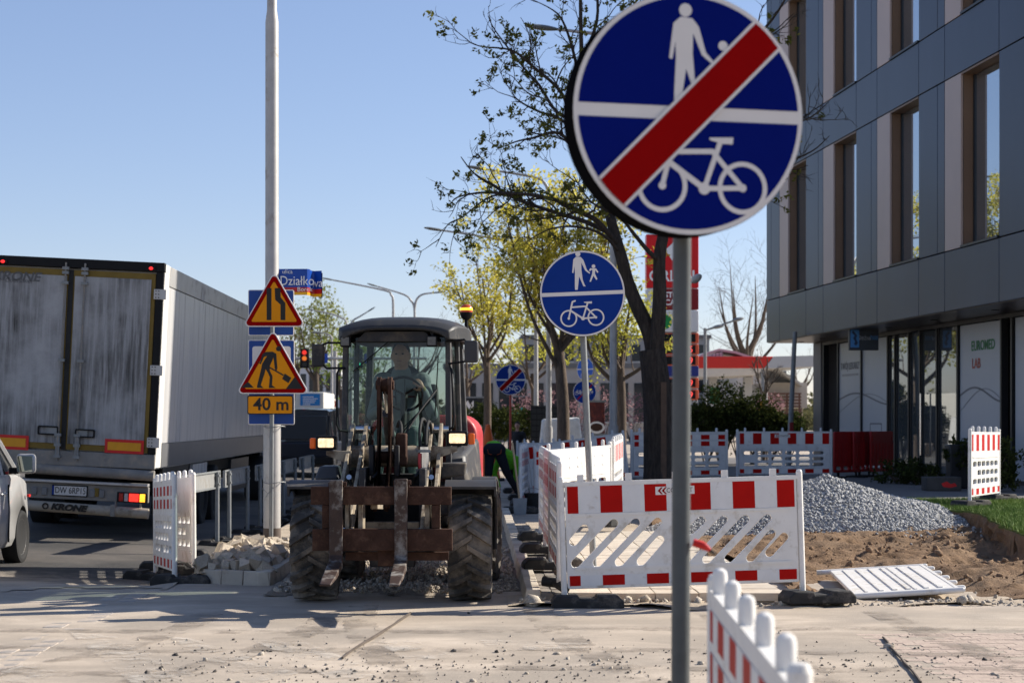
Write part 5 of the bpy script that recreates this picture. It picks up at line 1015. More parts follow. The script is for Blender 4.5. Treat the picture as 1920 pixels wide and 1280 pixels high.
def disc_sign(name, label, pole_x, Y, D, cz, kind, yaw=0, base=None, lean=0, depth=.03, blue=M_sign_blue, pole_r=.03, pole_m=M_galv, cat='sign', off_x=0, group=None):
    o = thing(name, label, cat, (pole_x, Y, base if base is not None else gz(pole_x, Y)), 0, group); o.rotation_euler = (0, lean, yaw)
    b0 = o.location.z; h = cz - b0; r_ = D/2; top = h + r_*.9 if kind != 'end' or D < .7 else h + r_*.5
    MB().cyl((0,0,-.06),(0,0,top), pole_r, n=16).build('post', pole_m, o); MB().lathe([(pole_r+.004,0),(pole_r+.004,.02),(0,.03)], (0,0,top), 'z', 14).build('post_cap', M_black, o)
    Mv = Matrix.Translation((off_x, -pole_r-.012, h)) @ UP
    sh = link('shell', plate('shell', [circ(0,0,r_,72)], depth, M_sign_back, bevel=.004, M=Mv), o)
    bk = MB()
    for z in (h-r_*.55, h+r_*.45): bk.box(-.06,.06,-pole_r-.012,pole_r+.01,z-.02,z+.02)
    bk.build('clamp', M_galv, o)
    f0 = depth
    P = lambda nm, sp, m, off: link(nm, plate(nm, sp, .0012, m, M=Mv, off=off), sh)
    P('white_rim', [circ(0,0,r_*.995,72)], M_sign_white, f0)
    hb = r_*.045 if D > .7 and kind != 'end' else r_*.055
    k = D/.8*1.0
    rr = r_*.955; a = math.degrees(math.asin(hb/rr))
    if kind == 'noentry_mix':
        P('blue_field', [circ(0,0,rr,64)], blue, f0+.0015)
    else:
        P('blue_field', [circ(0,0,rr,40,a,180-a)], blue, f0+.0015); P('blue_field', [circ(0,0,rr,40,180+a,360-a)], blue, f0+.0015)
    def G(nm, shapes, m, off):
        bm = bmesh.new()
        for i, sp in enumerate(shapes):
            me = plate('p', sp if isinstance(sp[0], list) else [sp], .0008, m, M=Mv, off=off + .0002*i); bm.from_mesh(me); bpy.data.meshes.remove(me)
        me = bpy.data.meshes.new(nm); bm.to_mesh(me); bm.free(); return link(nm, finish(me, m, None), sh)
    if kind == 'path':
        G('pedestrian_symbol', man_child(-.01*k, r_*.46, .80*k), M_sign_white, f0+.003); G('bicycle_symbol', bike(-.012*k, -r_*.44, 1.02*k), M_sign_white, f0+.003)
    elif kind == 'end':
        G('pedestrian_symbol', man_only(-.0*k, r_*.42, .74*k), M_sign_white, f0+.003); G('bicycle_symbol', bike(.045*k, -r_*.46, 1.12*k), M_sign_white, f0+.003)
        n_ = lambda w, L_: [(x*.7071 - y*.7071, x*.7071 + y*.7071) for x, y in ((-L_,-w),(L_,-w),(L_,w),(-L_,w))]
        def bar(w):     # clipped to the disc
            L_ = math.sqrt(rr*rr - w*w); side = [(L_*math.cos(0)*1, -w)]; a1 = math.degrees(math.asin(w/rr)); return [(x*.7071 - y*.7071, x*.7071 + y*.7071) for x, y in circ(0,0,rr,8,-a1,a1) + circ(0,0,rr,8,180-a1,180+a1)]
        P('bar_border', [bar(r_*.165)], M_sign_white, f0+.007); P('red_bar', [bar(r_*.138)], M_sign_red, f0+.0085)
    elif kind == 'noentry_mix':
        G('bicycle_symbol', bike(-.19*k, 0, .75*k), M_sign_white, f0+.003); G('pedestrian_symbol', man_child(.17*k, 0, .55*k), M_sign_white, f0+.003)
        P('red_bar', [[(x*.7071 - y*.7071, x*.7071 + y*.7071) for x, y in ((-rr*.95,-.02),(rr*.95,-.02),(rr*.95,.02),(-rr*.95,.02))]], M_sign_red, f0+.007)
    return o
s1 = disc_sign('round_sign', 'largest blue round sign with red diagonal bar beside the white fence end', .697, 5.95, .80, 2.63, 'end', R(13), lean=R(.2), depth=.115, off_x=-.032, blue=M_sign_blue_deep, pole_r=.031, pole_m=mat('shaded_galvanised', (.085,.092,.092), .5, .15, 8, metal=.2))  # post steel darkened, its shade put into the colour
tg = MB().tube([(.02,-.03,0),(.06,-.045,-.012),(.095,-.05,-.035)], [.018,.02,.010], 8).build('red_tag', mat('red_plastic', (.50,.02,.015), .4, .1), s1); tg.location = (.02, 0, 1.21); tg.scale = (.72,.8,.72)
tg2 = MB().tube([(.095,-.05,-.035),(.125,-.05,-.055)], [.010,.004], 8).build('red_tag_tip', M_black, s1); tg2.location = (.02, 0, 1.21); tg2.scale = (.72,.8,.72)
disc_sign('round_sign', 'blue round shared path sign on a leaning grey post behind the slanted-slot barrier', W(1114,0,16.5).x, 16.5, .80, 2.79, 'path', R(4), base=.10, lean=R(-2.6), depth=.05)
disc_sign('round_sign', 'small blue end of path sign with red bar on a red striped post', W(957,0,46.5).x, 46.5, .80, W(0,712,46.5).z, 'end', R(3), pole_m=mat('red_white_post', (.40,.06,.04), .5, .2, 2))
d1 = disc_sign('round_sign', 'bright blue shared path sign above a crossed cycle and pedestrian sign', W(1100,0,61).x, 61, .80, W(0,692,61).z, 'path', R(-48), blue=mat('sign_blue_bright', (.01,.10,.5), .35, .05))
disc_sign('round_sign', 'dark blue sign with bicycle and pedestrians crossed out by a thin red line', W(1096,0,60.3).x, 60.3, .80, W(0,735,60.3).z, 'noentry_mix', R(0))
# ---- lamp post on the island with the warning signs
PX, PYY = -2.44, 21.3; g0 = .06
lp_ = thing('street_lamp', 'tall grey street lamp post rising from the heaped cobbles', 'street lamp', (PX, PYY, g0))
MB().lathe([(.105,-.05),(.105,1.55),(.095,1.62),(.083,1.68),(.080,6.35),(.06,6.5),(.052,11)], (0,0,0), 'z', 24).build('post', M_galv_light, lp_); MB().lathe([(.107,-.05),(.1075,.24)], (0,0,0), 'z', 24).build('base_band', mat('brown_band', (.11,.085,.07), .7, .15, 5), lp_)
MB().tube([(0,0,10.9),(-.2,0,11.5),(-1.2,0,11.8),(-1.8,0,11.85)], .04, 8).build('arm', M_galv_light, lp_); MB().ell((-2.1,0,11.86), (.4,.15,.08)).build('lamp_head', M_galv, lp_)
ws = F/21.0; wx = lambda px: (px-CX)/ws; wzz = lambda py: EYE + (CY-py)/ws
wp_ = thing('warning_sign_post', 'thin post with two yellow warning triangles strapped to the lamp post', 'sign post', (wx(507), 21.0+.06, g0))
LXo = wx(507); mv = lambda px: wx(px) - LXo; zv = lambda py: wzz(py) - g0
MB().cyl((0,.0,-.03),(0.02,0,zv(525)),.026,n=12).build('post', M_galv, wp_)
for py in (905, 800): MB().tube([(.03+.13*math.cos(2*math.pi*k/16),.11+.15*math.sin(2*math.pi*k/16),zv(py)+.01*math.sin(k)) for k in range(17)], .006, 5, caps=False).build('wire_tie', M_galv, wp_)
MB().tube([(-.1,-.03,zv(915)),(-.03,-.05,zv(925)),(-.06,-.04,zv(932)),(.0,-.03,zv(918))], .005, 5).build('wire_loop', M_galv, wp_)
def tri(cx, base_y, apex_y, half, r_):
    pts = [(cx-half, base_y), (cx+half, base_y), (cx, apex_y)]; out = []
    for i in range(3):
        p = Vector(pts[i]); a = (Vector(pts[i-1])-p).normalized(); b = (Vector(pts[(i+1)%3])-p).normalized(); bi = (a+b).normalized(); sn = math.sin(a.angle(b)/2); c = p + bi*(r_/sn)
        a0 = math.atan2(-(a.cross(b) and 1)*0, 1); n1 = Vector((a.y,-a.x)); n1 = n1 if n1.dot(p-c) > 0 else -n1; n2 = Vector((b.y,-b.x)); n2 = n2 if n2.dot(p-c) > 0 else -n2
        A0 = math.atan2(n1.y, n1.x); A1 = math.atan2(n2.y, n2.x); 
        while A1 - A0 > math.pi: A1 -= 2*math.pi
        while A1 - A0 < -math.pi: A1 += 2*math.pi
        out += [(c.x + r_*math.cos(A0+(A1-A0)*k/6), c.y + r_*math.sin(A0+(A1-A0)*k/6)) for k in range(7)]
    return out
def wsign(cx, base_py, apex_py, half_px, shapes, nm, y):
    cx_, b_, a_, h_ = mv(cx), zv(base_py), zv(apex_py), half_px/ws; r_ = .045
    pl = link(nm, plate(nm, [tri(cx_, b_, a_, h_, r_)], .022, M_sign_white, bevel=.003, off=y), wp_)
    def inset(d): 
        k = (h_*2 - d*3.46)/(h_*2); cy = b_ + (a_-b_)/3; return tri(cx_, cy-(cy-b_)*k, cy+(a_-cy)*k, h_*k, max(.015, r_-d*.6))
    link('red_border', plate('red_border', [inset(.012)], .0015, M_sign_red, off=y+.0222), pl); link('yellow_field', plate('yellow_field', [inset(.058)], .0015, M_sign_yellow, off=y+.0242), pl)
    link('symbol', finish(pic(None, [[(mv(a), zv(b)) for a, b in sp] for sp in shapes], M_sign_black, y+.0262).data, M_sign_black, None), pl); return pl
# first triangle: the road narrows; second: a worker digging
def wsign2(*a):
    n0 = set(bpy.data.objects); r_ = wsign(*a)
    for o in set(bpy.data.objects) - n0:
        if o.name.startswith('pictogram'): bpy.data.objects.remove(o)
    return r_
wsign2(514, 612.5, 508, 59.5, [[(500,540),(509,540),(509,600),(500,600)], [(515,540),(526,540),(526,557),(535,568),(535,600),(526,600),(526,571),(516,562)]], 'road_narrows_sign', .035)
wsign2(511.5, 738, 616, 69, [circ(522.5,653.5,5,14), [(518,663),(511,659),(497,660),(492,664),(487,680),(484,677),(482,677),(484,679),(489,683),(495,669),(501,667),(492,681),(486,707),(482,723),(482,727),(494,727),(489,722),(496,700),(498,692),(502,698),(506,707),(504,727),(517,727),(510,722),(511,705),(506,695),(506,686),(513,670),(515,690),(518,697),(520,690)], [(505,687),(504.5,689.5),(531,704.5),(532,702)], [(534,700),(546,708),(541,718),(529,710)], [(536,729),(568,729),(553,706)], [(452,726.5),(476,726.5),(465,715.5)]], 'roadworks_sign', .035)
pl = link('distance_plate', plate('distance_plate', [rrect(mv(463.5), mv(549.5), zv(776.5), zv(741), .02)], .02, M_sign_black, bevel=.002, off=.035), wp_)
link('yellow_field', plate('yellow_field', [rrect(mv(465.5), mv(547.5), zv(774.5), zv(743), .018)], .0015, M_sign_yellow, off=.0555), pl)
text('lettering', '40 m', .205, M_sign_black, wp_, (mv(508.5), -.0585, zv(758.5)), bold=.004, sx=1.02)
# blue information plates on the lamp post behind
bl = thing('blue_sign_plates', 'blue information plates on the lamp post mostly hidden behind the yellow triangles', 'sign', (PX, PYY-.1, 2.0))
bs = F/(PYY-.13); bxp = lambda px: (px-CX)/bs - PX; bzp = lambda py: EYE + (CY-py)/bs - 2.0
for a, b, t_, bt in ((465,551,543,629), (465,552,637,796)):
    p_ = link('plate', plate('plate', [rrect(bxp(a), bxp(b), bzp(bt), bzp(t_), .02)], .02, M_sign_white, bevel=.002, off=.0), bl); link('blue_field', plate('blue_field', [rrect(bxp(a+1.5), bxp(b-1.5), bzp(bt-1.5), bzp(t_+1.5), .015)], .0015, mat('plate_blue', (.006,.05,.25), .35, .05), off=.0205), p_)
link('white_symbol', plate('white_symbol', [rrect(bxp(473), bxp(545), bzp(720), bzp(649), .03)], .0015, M_sign_white, off=.0225), bl)
# street name board, bent round the post
sn = thing('street_name_board', 'blue street name board with red and yellow stripe on the lamp post', 'street sign', (PX, PYY, 3.0))
ns = F/PYY; nx = lambda px: (px-CX)/ns - PX; nz = lambda py: EYE + (CY-py)/ns - 3.0
M_nblue = mat('name_blue', (.008,.06,.33), .3, .05); M_nred = mat('name_red', (.45,.015,.02), .3, .05); M_nyel = mat('name_yellow', (.75,.38,.01), .3, .05)
path = [(nx(520), .02), (nx(560), .0), (nx(576), .0), (nx(580.5), .03), (nx(581.5), .10), (nx(583), .16), (nx(587), .17), (nx(601.5), .12)]
for (t_, bt, m_, nm) in ((504,538.5,M_nblue,'blue_band'), (538.5,547.5,M_nred,'red_band'), (547.5,553,M_nyel,'yellow_band')):
    mb = MB(); n = len(path); vs = []; dz = [0,0,0,.2,.4,.5,.6,.6]
    for d in (0, .006):
        vs += [(x, y+d, nz(bt)-.02*dz[i]) for i, (x, y) in enumerate(path)] + [(x, y+d, nz(t_)-.02*dz[i]) for i, (x, y) in enumerate(path)]
    fs = []
    for i in range(n-1): fs += [(i, i+1, n+i+1, n+i), (3*n+i, 3*n+i+1, 2*n+i+1, 2*n+i), (n+i, n+i+1, 3*n+i+1, 3*n+i), (2*n+i, 2*n+i+1, i+1, i)]
    fs += [(n-1, 3*n-1, 4*n-1, 2*n-1), (0, n, 3*n, 2*n)]
    mb.add(vs, fs).build(nm, m_, sn, smooth=30)
M_nw = mat('name_white', (.75,.75,.73), .35, .03)
text('lettering', 'ulica', .07, M_nw, sn, (nx(539), -.004, nz(509.5))); text('lettering', 'Działko', .16, M_nw, sn, (nx(557), -.004, nz(527)), sx=.86); text('lettering', 'Borek', .075, M_nw, sn, (nx(571.5), -.004, nz(542.5)))
text('lettering', 'wa', .15, M_nw, sn, (nx(592.5), .138, nz(529.5)), rot=Matrix.Rotation(R(-30), 4, 'Z'))
MB().box(-.02, nx(540), .03, .05, nz(515)-.02, nz(515)+.02).box(-.02, nx(540), .03, .05, nz(545)-.02, nz(545)+.02).build('bracket', M_galv, sn)
MB().box(nx(601.5), nx(603), .11, .135, nz(554)-.02, nz(507)-.02).build('edge_strip', M_black, sn)
# ================================================================== BARRIERS
BL, BH = 2.08, .95
def slots3():
    H = []
    for r_, z in enumerate((.50,.375,.25)):
        for k in range(6):
            x0 = .14 + k*.305 + (.0 if r_ != 1 else .0)
            if r_ == 1 and k in (0,): continue
            H.append(rrect(x0, x0+.245, z-.036, z+.036, .034))
    return H
def slots_diag():
    H = []
    for k in range(-1, 10):
        xb_ = .105 + k*.191; p, q = (xb_, .26), (xb_+.345, .595)
        if k == -1: p, q = (.095,.45), (.19,.555)
        elif k == 3: q = (xb_+.17, .44)
        elif k == 4: p = (xb_+.25,.515)
        elif k == 8: q = (xb_+.19, .46)
        elif k == 9: p, q = (1.80,.30), (1.93,.43)
        H.append(capsule(p, q, .038))
    return H
BM = {}
def barrier_meshes(kind, mp):
    key = (kind, mp.name)
    if key in BM: return BM[key]
    holes = slots_diag() if kind == 'diag' else [] if kind == 'plain' else slots3()
    d = {'panel': plate('panel', [rrect(.03, BL-.03, .04, BH-.01, .02)] + holes, .036, mp, bevel=.006, off=-.018, smooth=40)}
    rb = MB()
    zs = (.675,.215) if kind == 'diag' else (.60,.165)
    for z in zs: rb.box(.10, BL-.10, -.026, .026, z-.012, z+.012)
    if kind == 'plain':
        for z in (.30,.42,.54,.70,.82): rb.box(.12, BL-.12, -.028, .028, z-.018, z+.018)
    rb.box(.0, BL, -.022, .022, BH-.02, BH+.012); d['rail'] = rb.mesh('rail', mp, 40)
    d['post'] = MB().cyl((0,0,-.09),(0,0,BH+.04),.027,n=14).lathe([(.027,BH+.04),(.02,BH+.058),(0,BH+.062)], (0,0,0), 'z', 14).mesh('post', mp, 40)
    d['knob'] = (MB().box(-.028,.028,-.016,.016,0,.062) if kind == 'diag' else MB().lathe([(.024,0),(.024,.06),(.020,.074),(.008,.082),(0,.083)], (0,0,0), 'z', 14)).mesh('knob', mp, 40)
    d['dot'] = MB().cyl((0,-.02,0),(0,-.0165,0),.009,n=10).mesh('rivet', M_galv, 40)
    BM[key] = d; return d
def barrier(label, p0, p1, kind='slot', mp=M_white_plastic, stripes='one', back=False, group=None, sticker=False, both=True):
    p0, p1 = Vector(p0), Vector(p1); d = p1 - p0; h = math.hypot(d.x, d.y)
    o = thing('barrier', label, 'barrier', p0, 0, group); o.rotation_euler = (0, -math.atan2(d.z, h), math.atan2(d.y, d.x)); k = d.length/BL; o.scale = (k,1,1)
    ms = barrier_meshes(kind, mp); pn = link('panel', ms['panel'], o); link('rail', ms['rail'], pn)
    for x in (0, BL): q = link('post', ms['post'], o); q.location = (x, 0, 0)
    for i in range(5): q = link('knob', ms['knob'], pn); q.location = ((.17, .59, 1.0, 1.43, 1.85)[i], 0, BH+.012)
    if stripes is None and kind == 'slot':
        for z in (.72,.84):
            for i in range(7): MB().box(.22+i*.26, .30+i*.26, -.024, -.018, z-.014, z+.014).build('fixing_plate', M_shade_grey_plastic, pn)
    def band(z0, z1, sgn, ph):
        w = .1925; y0, y1 = (-.0215, -.0185) if sgn < 0 else (.0185, .0215)
        MB().box(.05, BL-.05, y0+.0008, y1-.0008, z0, z1).build('white_sheeting', M_white_film, pn)
        x = .05; i = 0
        edges = [.05, .05+.1] + [.15 + w*j for j in range(1, 10)] + [BL-.15, BL-.05]
        edges = [.05] + [.145 + w*j for j in range(0, 10)]
        edges = [e for e in edges if e < BL-.06] + [BL-.05]
        for j in range(0, len(edges)-1, 2): MB().box(edges[j], edges[j+1], y0, y1, z0+.001, z1-.001).build('red_stripe', M_red_film, pn)
    for sgn in (() if stripes is None else (-1, 1) if both else (-1,)):
        if stripes == 'two': band(.80,.90,sgn,0); band(.665,.765,sgn,0)
        else: band(.69,.925,sgn,0)
        band(.065,.155,sgn,0)
    if sticker:
        st_ = MB().box(.82,1.16,-.0245,-.0218,.83,.90).build('sticker', M_sign_white, pn); text('lettering', 'CONCEPT', .055, M_sign_black, pn, (1.03,-.0255,.865), t=.001, sx=.9)
        link('chevron', plate('chevron', [[(.84,.865),(.87,.895),(.885,.895),(.86,.865),(.885,.835),(.87,.835)],[(.875,.865),(.905,.895),(.92,.895),(.895,.865),(.92,.835),(.905,.835)]], .001, M_sign_red, off=.0247), pn)
    return o
def foot_mesh(seed):
    random.seed(seed); mb = MB(); L_, w, h = .31, .14, .11; prof = [(-L_,0),(L_,0),(L_,.06),(L_-.05,h),(.08,h),(.07,h-.03),(-.07,h-.03),(-.08,h),(-L_+.05,h),(-L_,.06)]
    mb.prism(prof, 'y', -w, w)
    me = mb.mesh('rubber_foot', M_rubber, 30); return me
fm = [foot_mesh(3), foot_mesh(4)]; random.seed(11)
def foot(label, x, y, z=None, rz=0, group='rubber blocks of the barriers', tilt=0):
    o = link('ballast_block', fm[len(bpy.data.objects) % 2], None, .014); o.location = (x, y, gz(x, y) if z is None else z); o.rotation_euler = (0, tilt, rz); return tag(o, label, 'rubber block', group)
# front barrier of the enclosure
Y0 = 15.22; zC = .145
barrier('white barrier with slanted slots and red and white stripes facing the crossing', (.785, Y0, zC-.035), (2.845, Y0, zC+.03), 'diag', sticker=True)
foot('long black rubber block under the left corner of the slanted-slot barrier', .98, Y0-.03, -.005, 0)
foot('worn black rubber block carrying the right end of the slanted-slot barrier', 2.98, Y0+.05, .03, R(12))
# left side of the enclosure, three panels running back
for k in range(3):
    y = 15.55 + k*2.12; barrier(['white slotted side barrier joined to the corner of the slanted-slot barrier', 'white slotted side barrier, second along the kerb from the corner', 'white slotted side barrier, third along the kerb from the corner'][k], (.76+.03*k, y, .24), (.775+.03*k, y+2.08, .24), stripes='two')
for x, y, l in ((.80,17.66,'rubber block under the first joint of the kerbside barriers'), (.83,19.78,'rubber block under the second joint of the kerbside barriers'), (.86,21.84,'rubber block under the far end of the kerbside barriers')): foot(l, x, y, .115, R(4))
barrier('sunlit white barrier closing the back of the slab enclosure', (.87, 22.0, .26), (1.85, 23.84, .30), stripes=None)
barrier('white barrier beside the sunlit back panel, turned edge-on', (1.89, 23.9, .33), (2.18, 25.95, .36), stripes='one')
foot('rubber block between the sunlit back barrier and the edge-on one', 1.87, 23.88, .17, R(60)); foot('rubber block behind the edge-on barrier', 2.17, 25.98, .21, R(10))
# shaded rows further back
G = 'white slotted barriers in the shaded back row'
def zf_(x, y): return gz(x, y) + .115
row = [((1.15,35.2),(3.15,35.8)), ((3.25,36.2),(5.35,37.2)), ((5.68,37.9),(7.74,38.1))]
for k, (a, b) in enumerate(row):
    barrier(['shaded barrier behind the leaning path sign', 'shaded barrier passing behind the dark tree trunk', 'shaded barrier at the right end of the back row before the red barriers'][k], (*a, zf_(*a)), (*b, zf_(*b)), mp=M_shade_grey_plastic, stripes=('one','two','one')[k], sticker=(k == 2))
    for i, (x, y) in enumerate((a, b)): foot(['rubber block under the %s end of the shaded barrier behind the path sign','rubber block under the %s end of the shaded barrier behind the tree','rubber block under the %s end of the last shaded barrier'][k] % ('kerb-side', 'office-side')[i], x, y, gz(x, y), R(90))
p = [(W(1003,0,31).x,31.0), (W(1140,0,31).x-.3,31.6)]; barrier('shaded barrier with white top rail between the enclosure and the back row', (*p[0], .135), (*p[1], .15), stripes='two', mp=M_shade_grey_plastic)
foot('rubber block under the left end of the middle shaded barrier', *p[0], None, R(90)); foot('rubber block under the right end of the middle shaded barrier', *p[1], None, R(90))
for k, (a, b) in enumerate((((.80,30.2),(.98,32.2)), ((1.0,33.0),(1.0,35.0)), ((.95,38.3),(2.9,39.0)))):
    barrier(['shaded barrier right beside the bending worker', 'shaded barrier behind the one by the worker', 'far shaded barrier behind the bending worker'][k], (*a, .125), (*b, .125), mp=M_shade_grey_plastic, stripes='two')
    foot(['rubber block under the barrier by the worker', 'rubber block under the second barrier by the worker', 'rubber block under the far barrier behind the worker'][k], *a, None, R(5)); foot(['rubber block at the far end of the barrier by the worker', 'rubber block at the far end of the second barrier by the worker', 'rubber block at the far end of the far barrier'][k], *b, None, R(5))
# pair on the left by the road
za = gz(-2.98,17.62)+.10
barrier('white slotted barrier standing at the edge of the asphalt beside the island', (-2.99, 17.6, .055), (-3.54, 19.6, -.05), stripes='two')
barrier('white slotted barrier back to back with the one at the asphalt edge', (-2.98, 18.75, .04), (-3.62, 20.7, -.06), stripes=None)
foot('black rubber block carrying the near post at the asphalt edge', -2.90, 17.6, -.04, R(-8)); foot('rubber block carrying the far post at the asphalt edge', -3.56, 19.55, gz(-3.56,19.55), R(-8)); foot('rubber block under the second roadside barrier beside the cobbles', -3.0, 18.8, gz(-3.0,18.8)+.0, R(10)); foot('rubber block under the far end of the second roadside barrier', -3.62, 20.7, None, R(10))
# lit barrier on the lawn
barrier('sunlit white slotted barrier standing on the turf before the office doors', (7.02, 24.9, .47), (7.98, 26.75, .45))
foot('rubber block of the barrier standing on the turf', 7.02, 24.85, .362, R(40)); foot('rubber block at the far end of the turf barrier', 7.98, 26.75, .362, R(40))
# close, out of focus barrier
barrier('white barrier end close beside the big sign post', (.79, 5.75, .11), (.68, 3.67, .11), stripes='two')
foot('rubber block under the barrier beside the big sign post', .79, 5.72, -.01, R(4)); foot('rubber block under the near end of the barrier beside the big sign post', .68, 3.7, -.01, R(4))
# fallen barrier lying on the ground
fb_ = barrier('white barrier lying flat on the ground at the edge of the soil', (3.36, 15.72, .035), (3.56, 17.79, .05), 'plain', stripes=None)
fb_.rotation_euler = (R(86), -R(1), math.atan2(2.07, .2))
# red plastic barriers by the office
M_redp = mat('red_plastic_barrier', (.30,.012,.012), .4, .12, 4)
def red_barrier(label, x, y, rz, w=.55):
    o = thing('red_barrier', label, 'barrier', (x, y, gz(x, y)+.008), rz, 'red plastic barriers by the office'); 
    link('panel', plate('panel', [rrect(-w,w,.12,1.05,.05)] + [rrect(-w+.08+k*w*.48, -w+.08+k*w*.48+w*.32, .18, .26, .02) for k in range(4)], .05, M_redp, bevel=.012), o)
    link('upper_field', plate('upper_field', [rrect(-w+.06,w-.06,.82,.96,.02), rrect(-w+.09,w-.09,.85,.93,.02)], .012, M_redp, off=.05), o)
    for k in range(7): MB().box(-w+.1+k*w*.29, -w+.14+k*w*.29, -.062, -.05, .32, .78).build('rib', M_redp, o)
    for sx in (-1, 1): MB().box(sx*w*.7-.03, sx*w*.7+.03, -.25, .2, 0, .04).box(sx*w*.7-.03, sx*w*.7+.03, -.04, -.01, .04, .14).build('leg', M_black, o)
    return o
red_barrier('red plastic barrier next to the end of the striped back row', 8.55, 40.2, R(40)); red_barrier('middle red plastic barrier overlapping its neighbour', 8.95, 40.6, R(55)); red_barrier('red plastic barrier standing alone towards the office door', 9.45, 40.9, R(50))
# back-of-board fences along the lane
def board_rail(label, p0, p1, group='grey boards on posts along the lane'):
    p0, p1 = Vector((*p0, gz(*p0))), Vector((*p1, gz(*p1))); d = p1 - p0; L_ = math.hypot(d.x, d.y); o = thing('board_rail', label, 'road barrier', p0, math.atan2(d.y, d.x), group)
    M_bd = mat('board_back', (.30,.30,.29), .5, .1, 3, metal=.3, dirt=(.22,.20,.17), dscale=4, damt=.3)
    MB().box(0, L_, .03, .045, .80, 1.04).build('board', M_bd, o); fr = MB().box(0, L_, .012, .03, 1.02, 1.045).box(0, L_, .012, .03, .795, .82).box(0,.03,.012,.03,.82,1.02).box(L_-.03,L_,.012,.03,.82,1.02).build('board_frame', M_galv, o)
    for x in (.28, L_-.28):
        MB().cyl((x,0,.06),(x,0,1.03),.03,n=12).build('post', M_galv, o)
        for z in (.86,.98): MB().box(x-.04,x+.04,-.035,.03,z-.012,z+.012).build('clip', M_galv, o)
        f_ = link('post_foot', fm[0], o, .014); f_.scale = (.8,.8,.7); f_.rotation_euler = (0,0,R(90)); f_.location = (x,0,0)
    o['label'] = label; return o
for k, (a, b) in enumerate((((-3.75,22.7),(-3.58,25.0)), ((-3.56,25.3),(-3.50,27.6)), ((-3.46,28.2),(-3.42,30.5)), ((-3.40,31.2),(-3.36,33.5)), ((-3.35,34.2),(-3.3,36.5)))):
    board_rail(['grey board rail on two posts beside the near barrier pair', 'second grey board rail along the lane', 'third grey board rail, just beyond the lamp post', 'fourth grey board rail along the lane beyond the lamp post', 'farthest grey board rail along the lane'][k], a, b)
# hose stubs, bucket, broom handle
tag(MB().tube([(.62,15.75,.17),(.74,15.70,.16),(.80,15.40,.14)], .045, 12).build('pipe_stub', M_black_rubber), 'short black corrugated pipe by the corner of the enclosure', 'pipe')
bk_ = thing('bucket', 'black plastic builder bucket beside the kerb setts', 'bucket', (W(990,0,33.5).x, 30.6, 0))
MB().lathe([(.0,.01),(.11,.0),(.15,.30),(.165,.30),(.165,.32),(.145,.32),(.105,.02),(0,.02)], (0,0,0), 'z', 22).build('shell', M_black_rubber, bk_); MB().tube([(.16*math.cos(R(a)),.02,.28+.13*math.sin(R(a))) for a in range(0,181,20)], .005, 6).build('handle', M_galv, bk_)
br = thing('shovel', 'shovel with pale wooden handle leaning on the shaded barrier', 'shovel', (.78, 29.6, 0)); MB().tube([(0,0,.2),(-.12,.35,1.2)], .018, 8).build('handle', mat('ash_wood', (.42,.30,.18), .6, .15), br); MB().hexa([(-.1,-.06,0),(.1,-.06,0),(.1,-.04,0),(-.1,-.04,0),(-.12,.0,.28),(.12,.0,.28),(.12,.02,.28),(-.12,.02,.28)]).build('blade', M_galv, br)
# ================================================================== LAMPS, SIGNALS, far street furniture
def curved_lamp(label, pole_px, Y, pts, r_=.06, hm=None, hs=(.38,.14,.055)):
    x = W(pole_px, 0, Y).x; g_ = gz(x, Y); o = thing('street_lamp', label, 'street lamp', (x, Y, g_))
    for k, pl_ in enumerate(pts):
        pp = [W(a, b, Y) - Vector((x, Y, g_)) for a, b in pl_]
        if k == 0: MB().tube([(0,0,-.1)] + pp[:1], [r_*1.35, r_*.95], 12).build('post', M_galv_light, o); MB().cyl((0,0,-.1),(0,0,1.2), r_*1.7, n=14).build('post_sleeve', M_galv_light, o)
        sp = []
        for i in range(len(pp)-1):
            for t in range(4): 
                a, b = pp[i], pp[i+1]; p_, n_ = pp[max(i-1,0)], pp[min(i+2,len(pp)-1)]; u = t/4
                sp.append(.5*((2*a) + (b-p_)*u + (2*p_-5*a+4*b-n_)*u*u + (3*a-p_-3*b+n_)*u**3))
        sp.append(pp[-1]); MB().tube(sp, [r_*(.9-.45*i/len(sp)) for i in range(len(sp))], 8).build('arm', M_galv_light, o)
        d = (sp[-1]-sp[-2]).normalized(); e = sp[-1]; hl = hs[0]
        MB().ell(e + d*hl*.8, hs, 12, 6, (0, -math.atan2(d.z, d.x), 0)).build('lamp_head', hm or mat('lamp_head_grey', (.16,.17,.17), .4, .1), o)
    return o
curved_lamp('tall street lamp whose head shows at the top of the dark tree', 1150, 38, [[(1150,200),(1150,90),(1140,68),(1110,63),(1042,55)]], .065)
curved_lamp('street lamp with curved arm showing through the dark tree', 1029, 54, [[(1029,420),(1029,370),(1022,345),(1000,332),(915,318)]], .07)
curved_lamp('street lamp whose arm reaches left past the yellow trees', 1005, 62, [[(1005,560),(1003,500),(985,470),(940,450),(830,432)]], .07)
curved_lamp('street lamp with a single arm above the loader roof', 737, 103, [[(737,620),(737,565),(733,553),(720,544),(625,525)]], .09)
curved_lamp('double-armed street lamp above the loader roof', 777, 108, [[(777,620),(777,578),(770,563),(757,552),(708,537)], [(777,580),(781,562),(792,552),(812,549)]], .09)
curved_lamp('street lamp with raised arm beside the loader mirror', 658, 120, [[(658,640),(658,610),(663,600),(675,593),(688,585)]], .09)
curved_lamp('pale street lamp bending left over the far trees', 653, 128, [[(653,640),(650,605),(640,596),(620,588),(590,582)]], .09)
curved_lamp('pale street lamp behind the traffic signals', 622, 100, [[(622,700),(622,640),(620,630),(612,625),(605,624)]], .07)
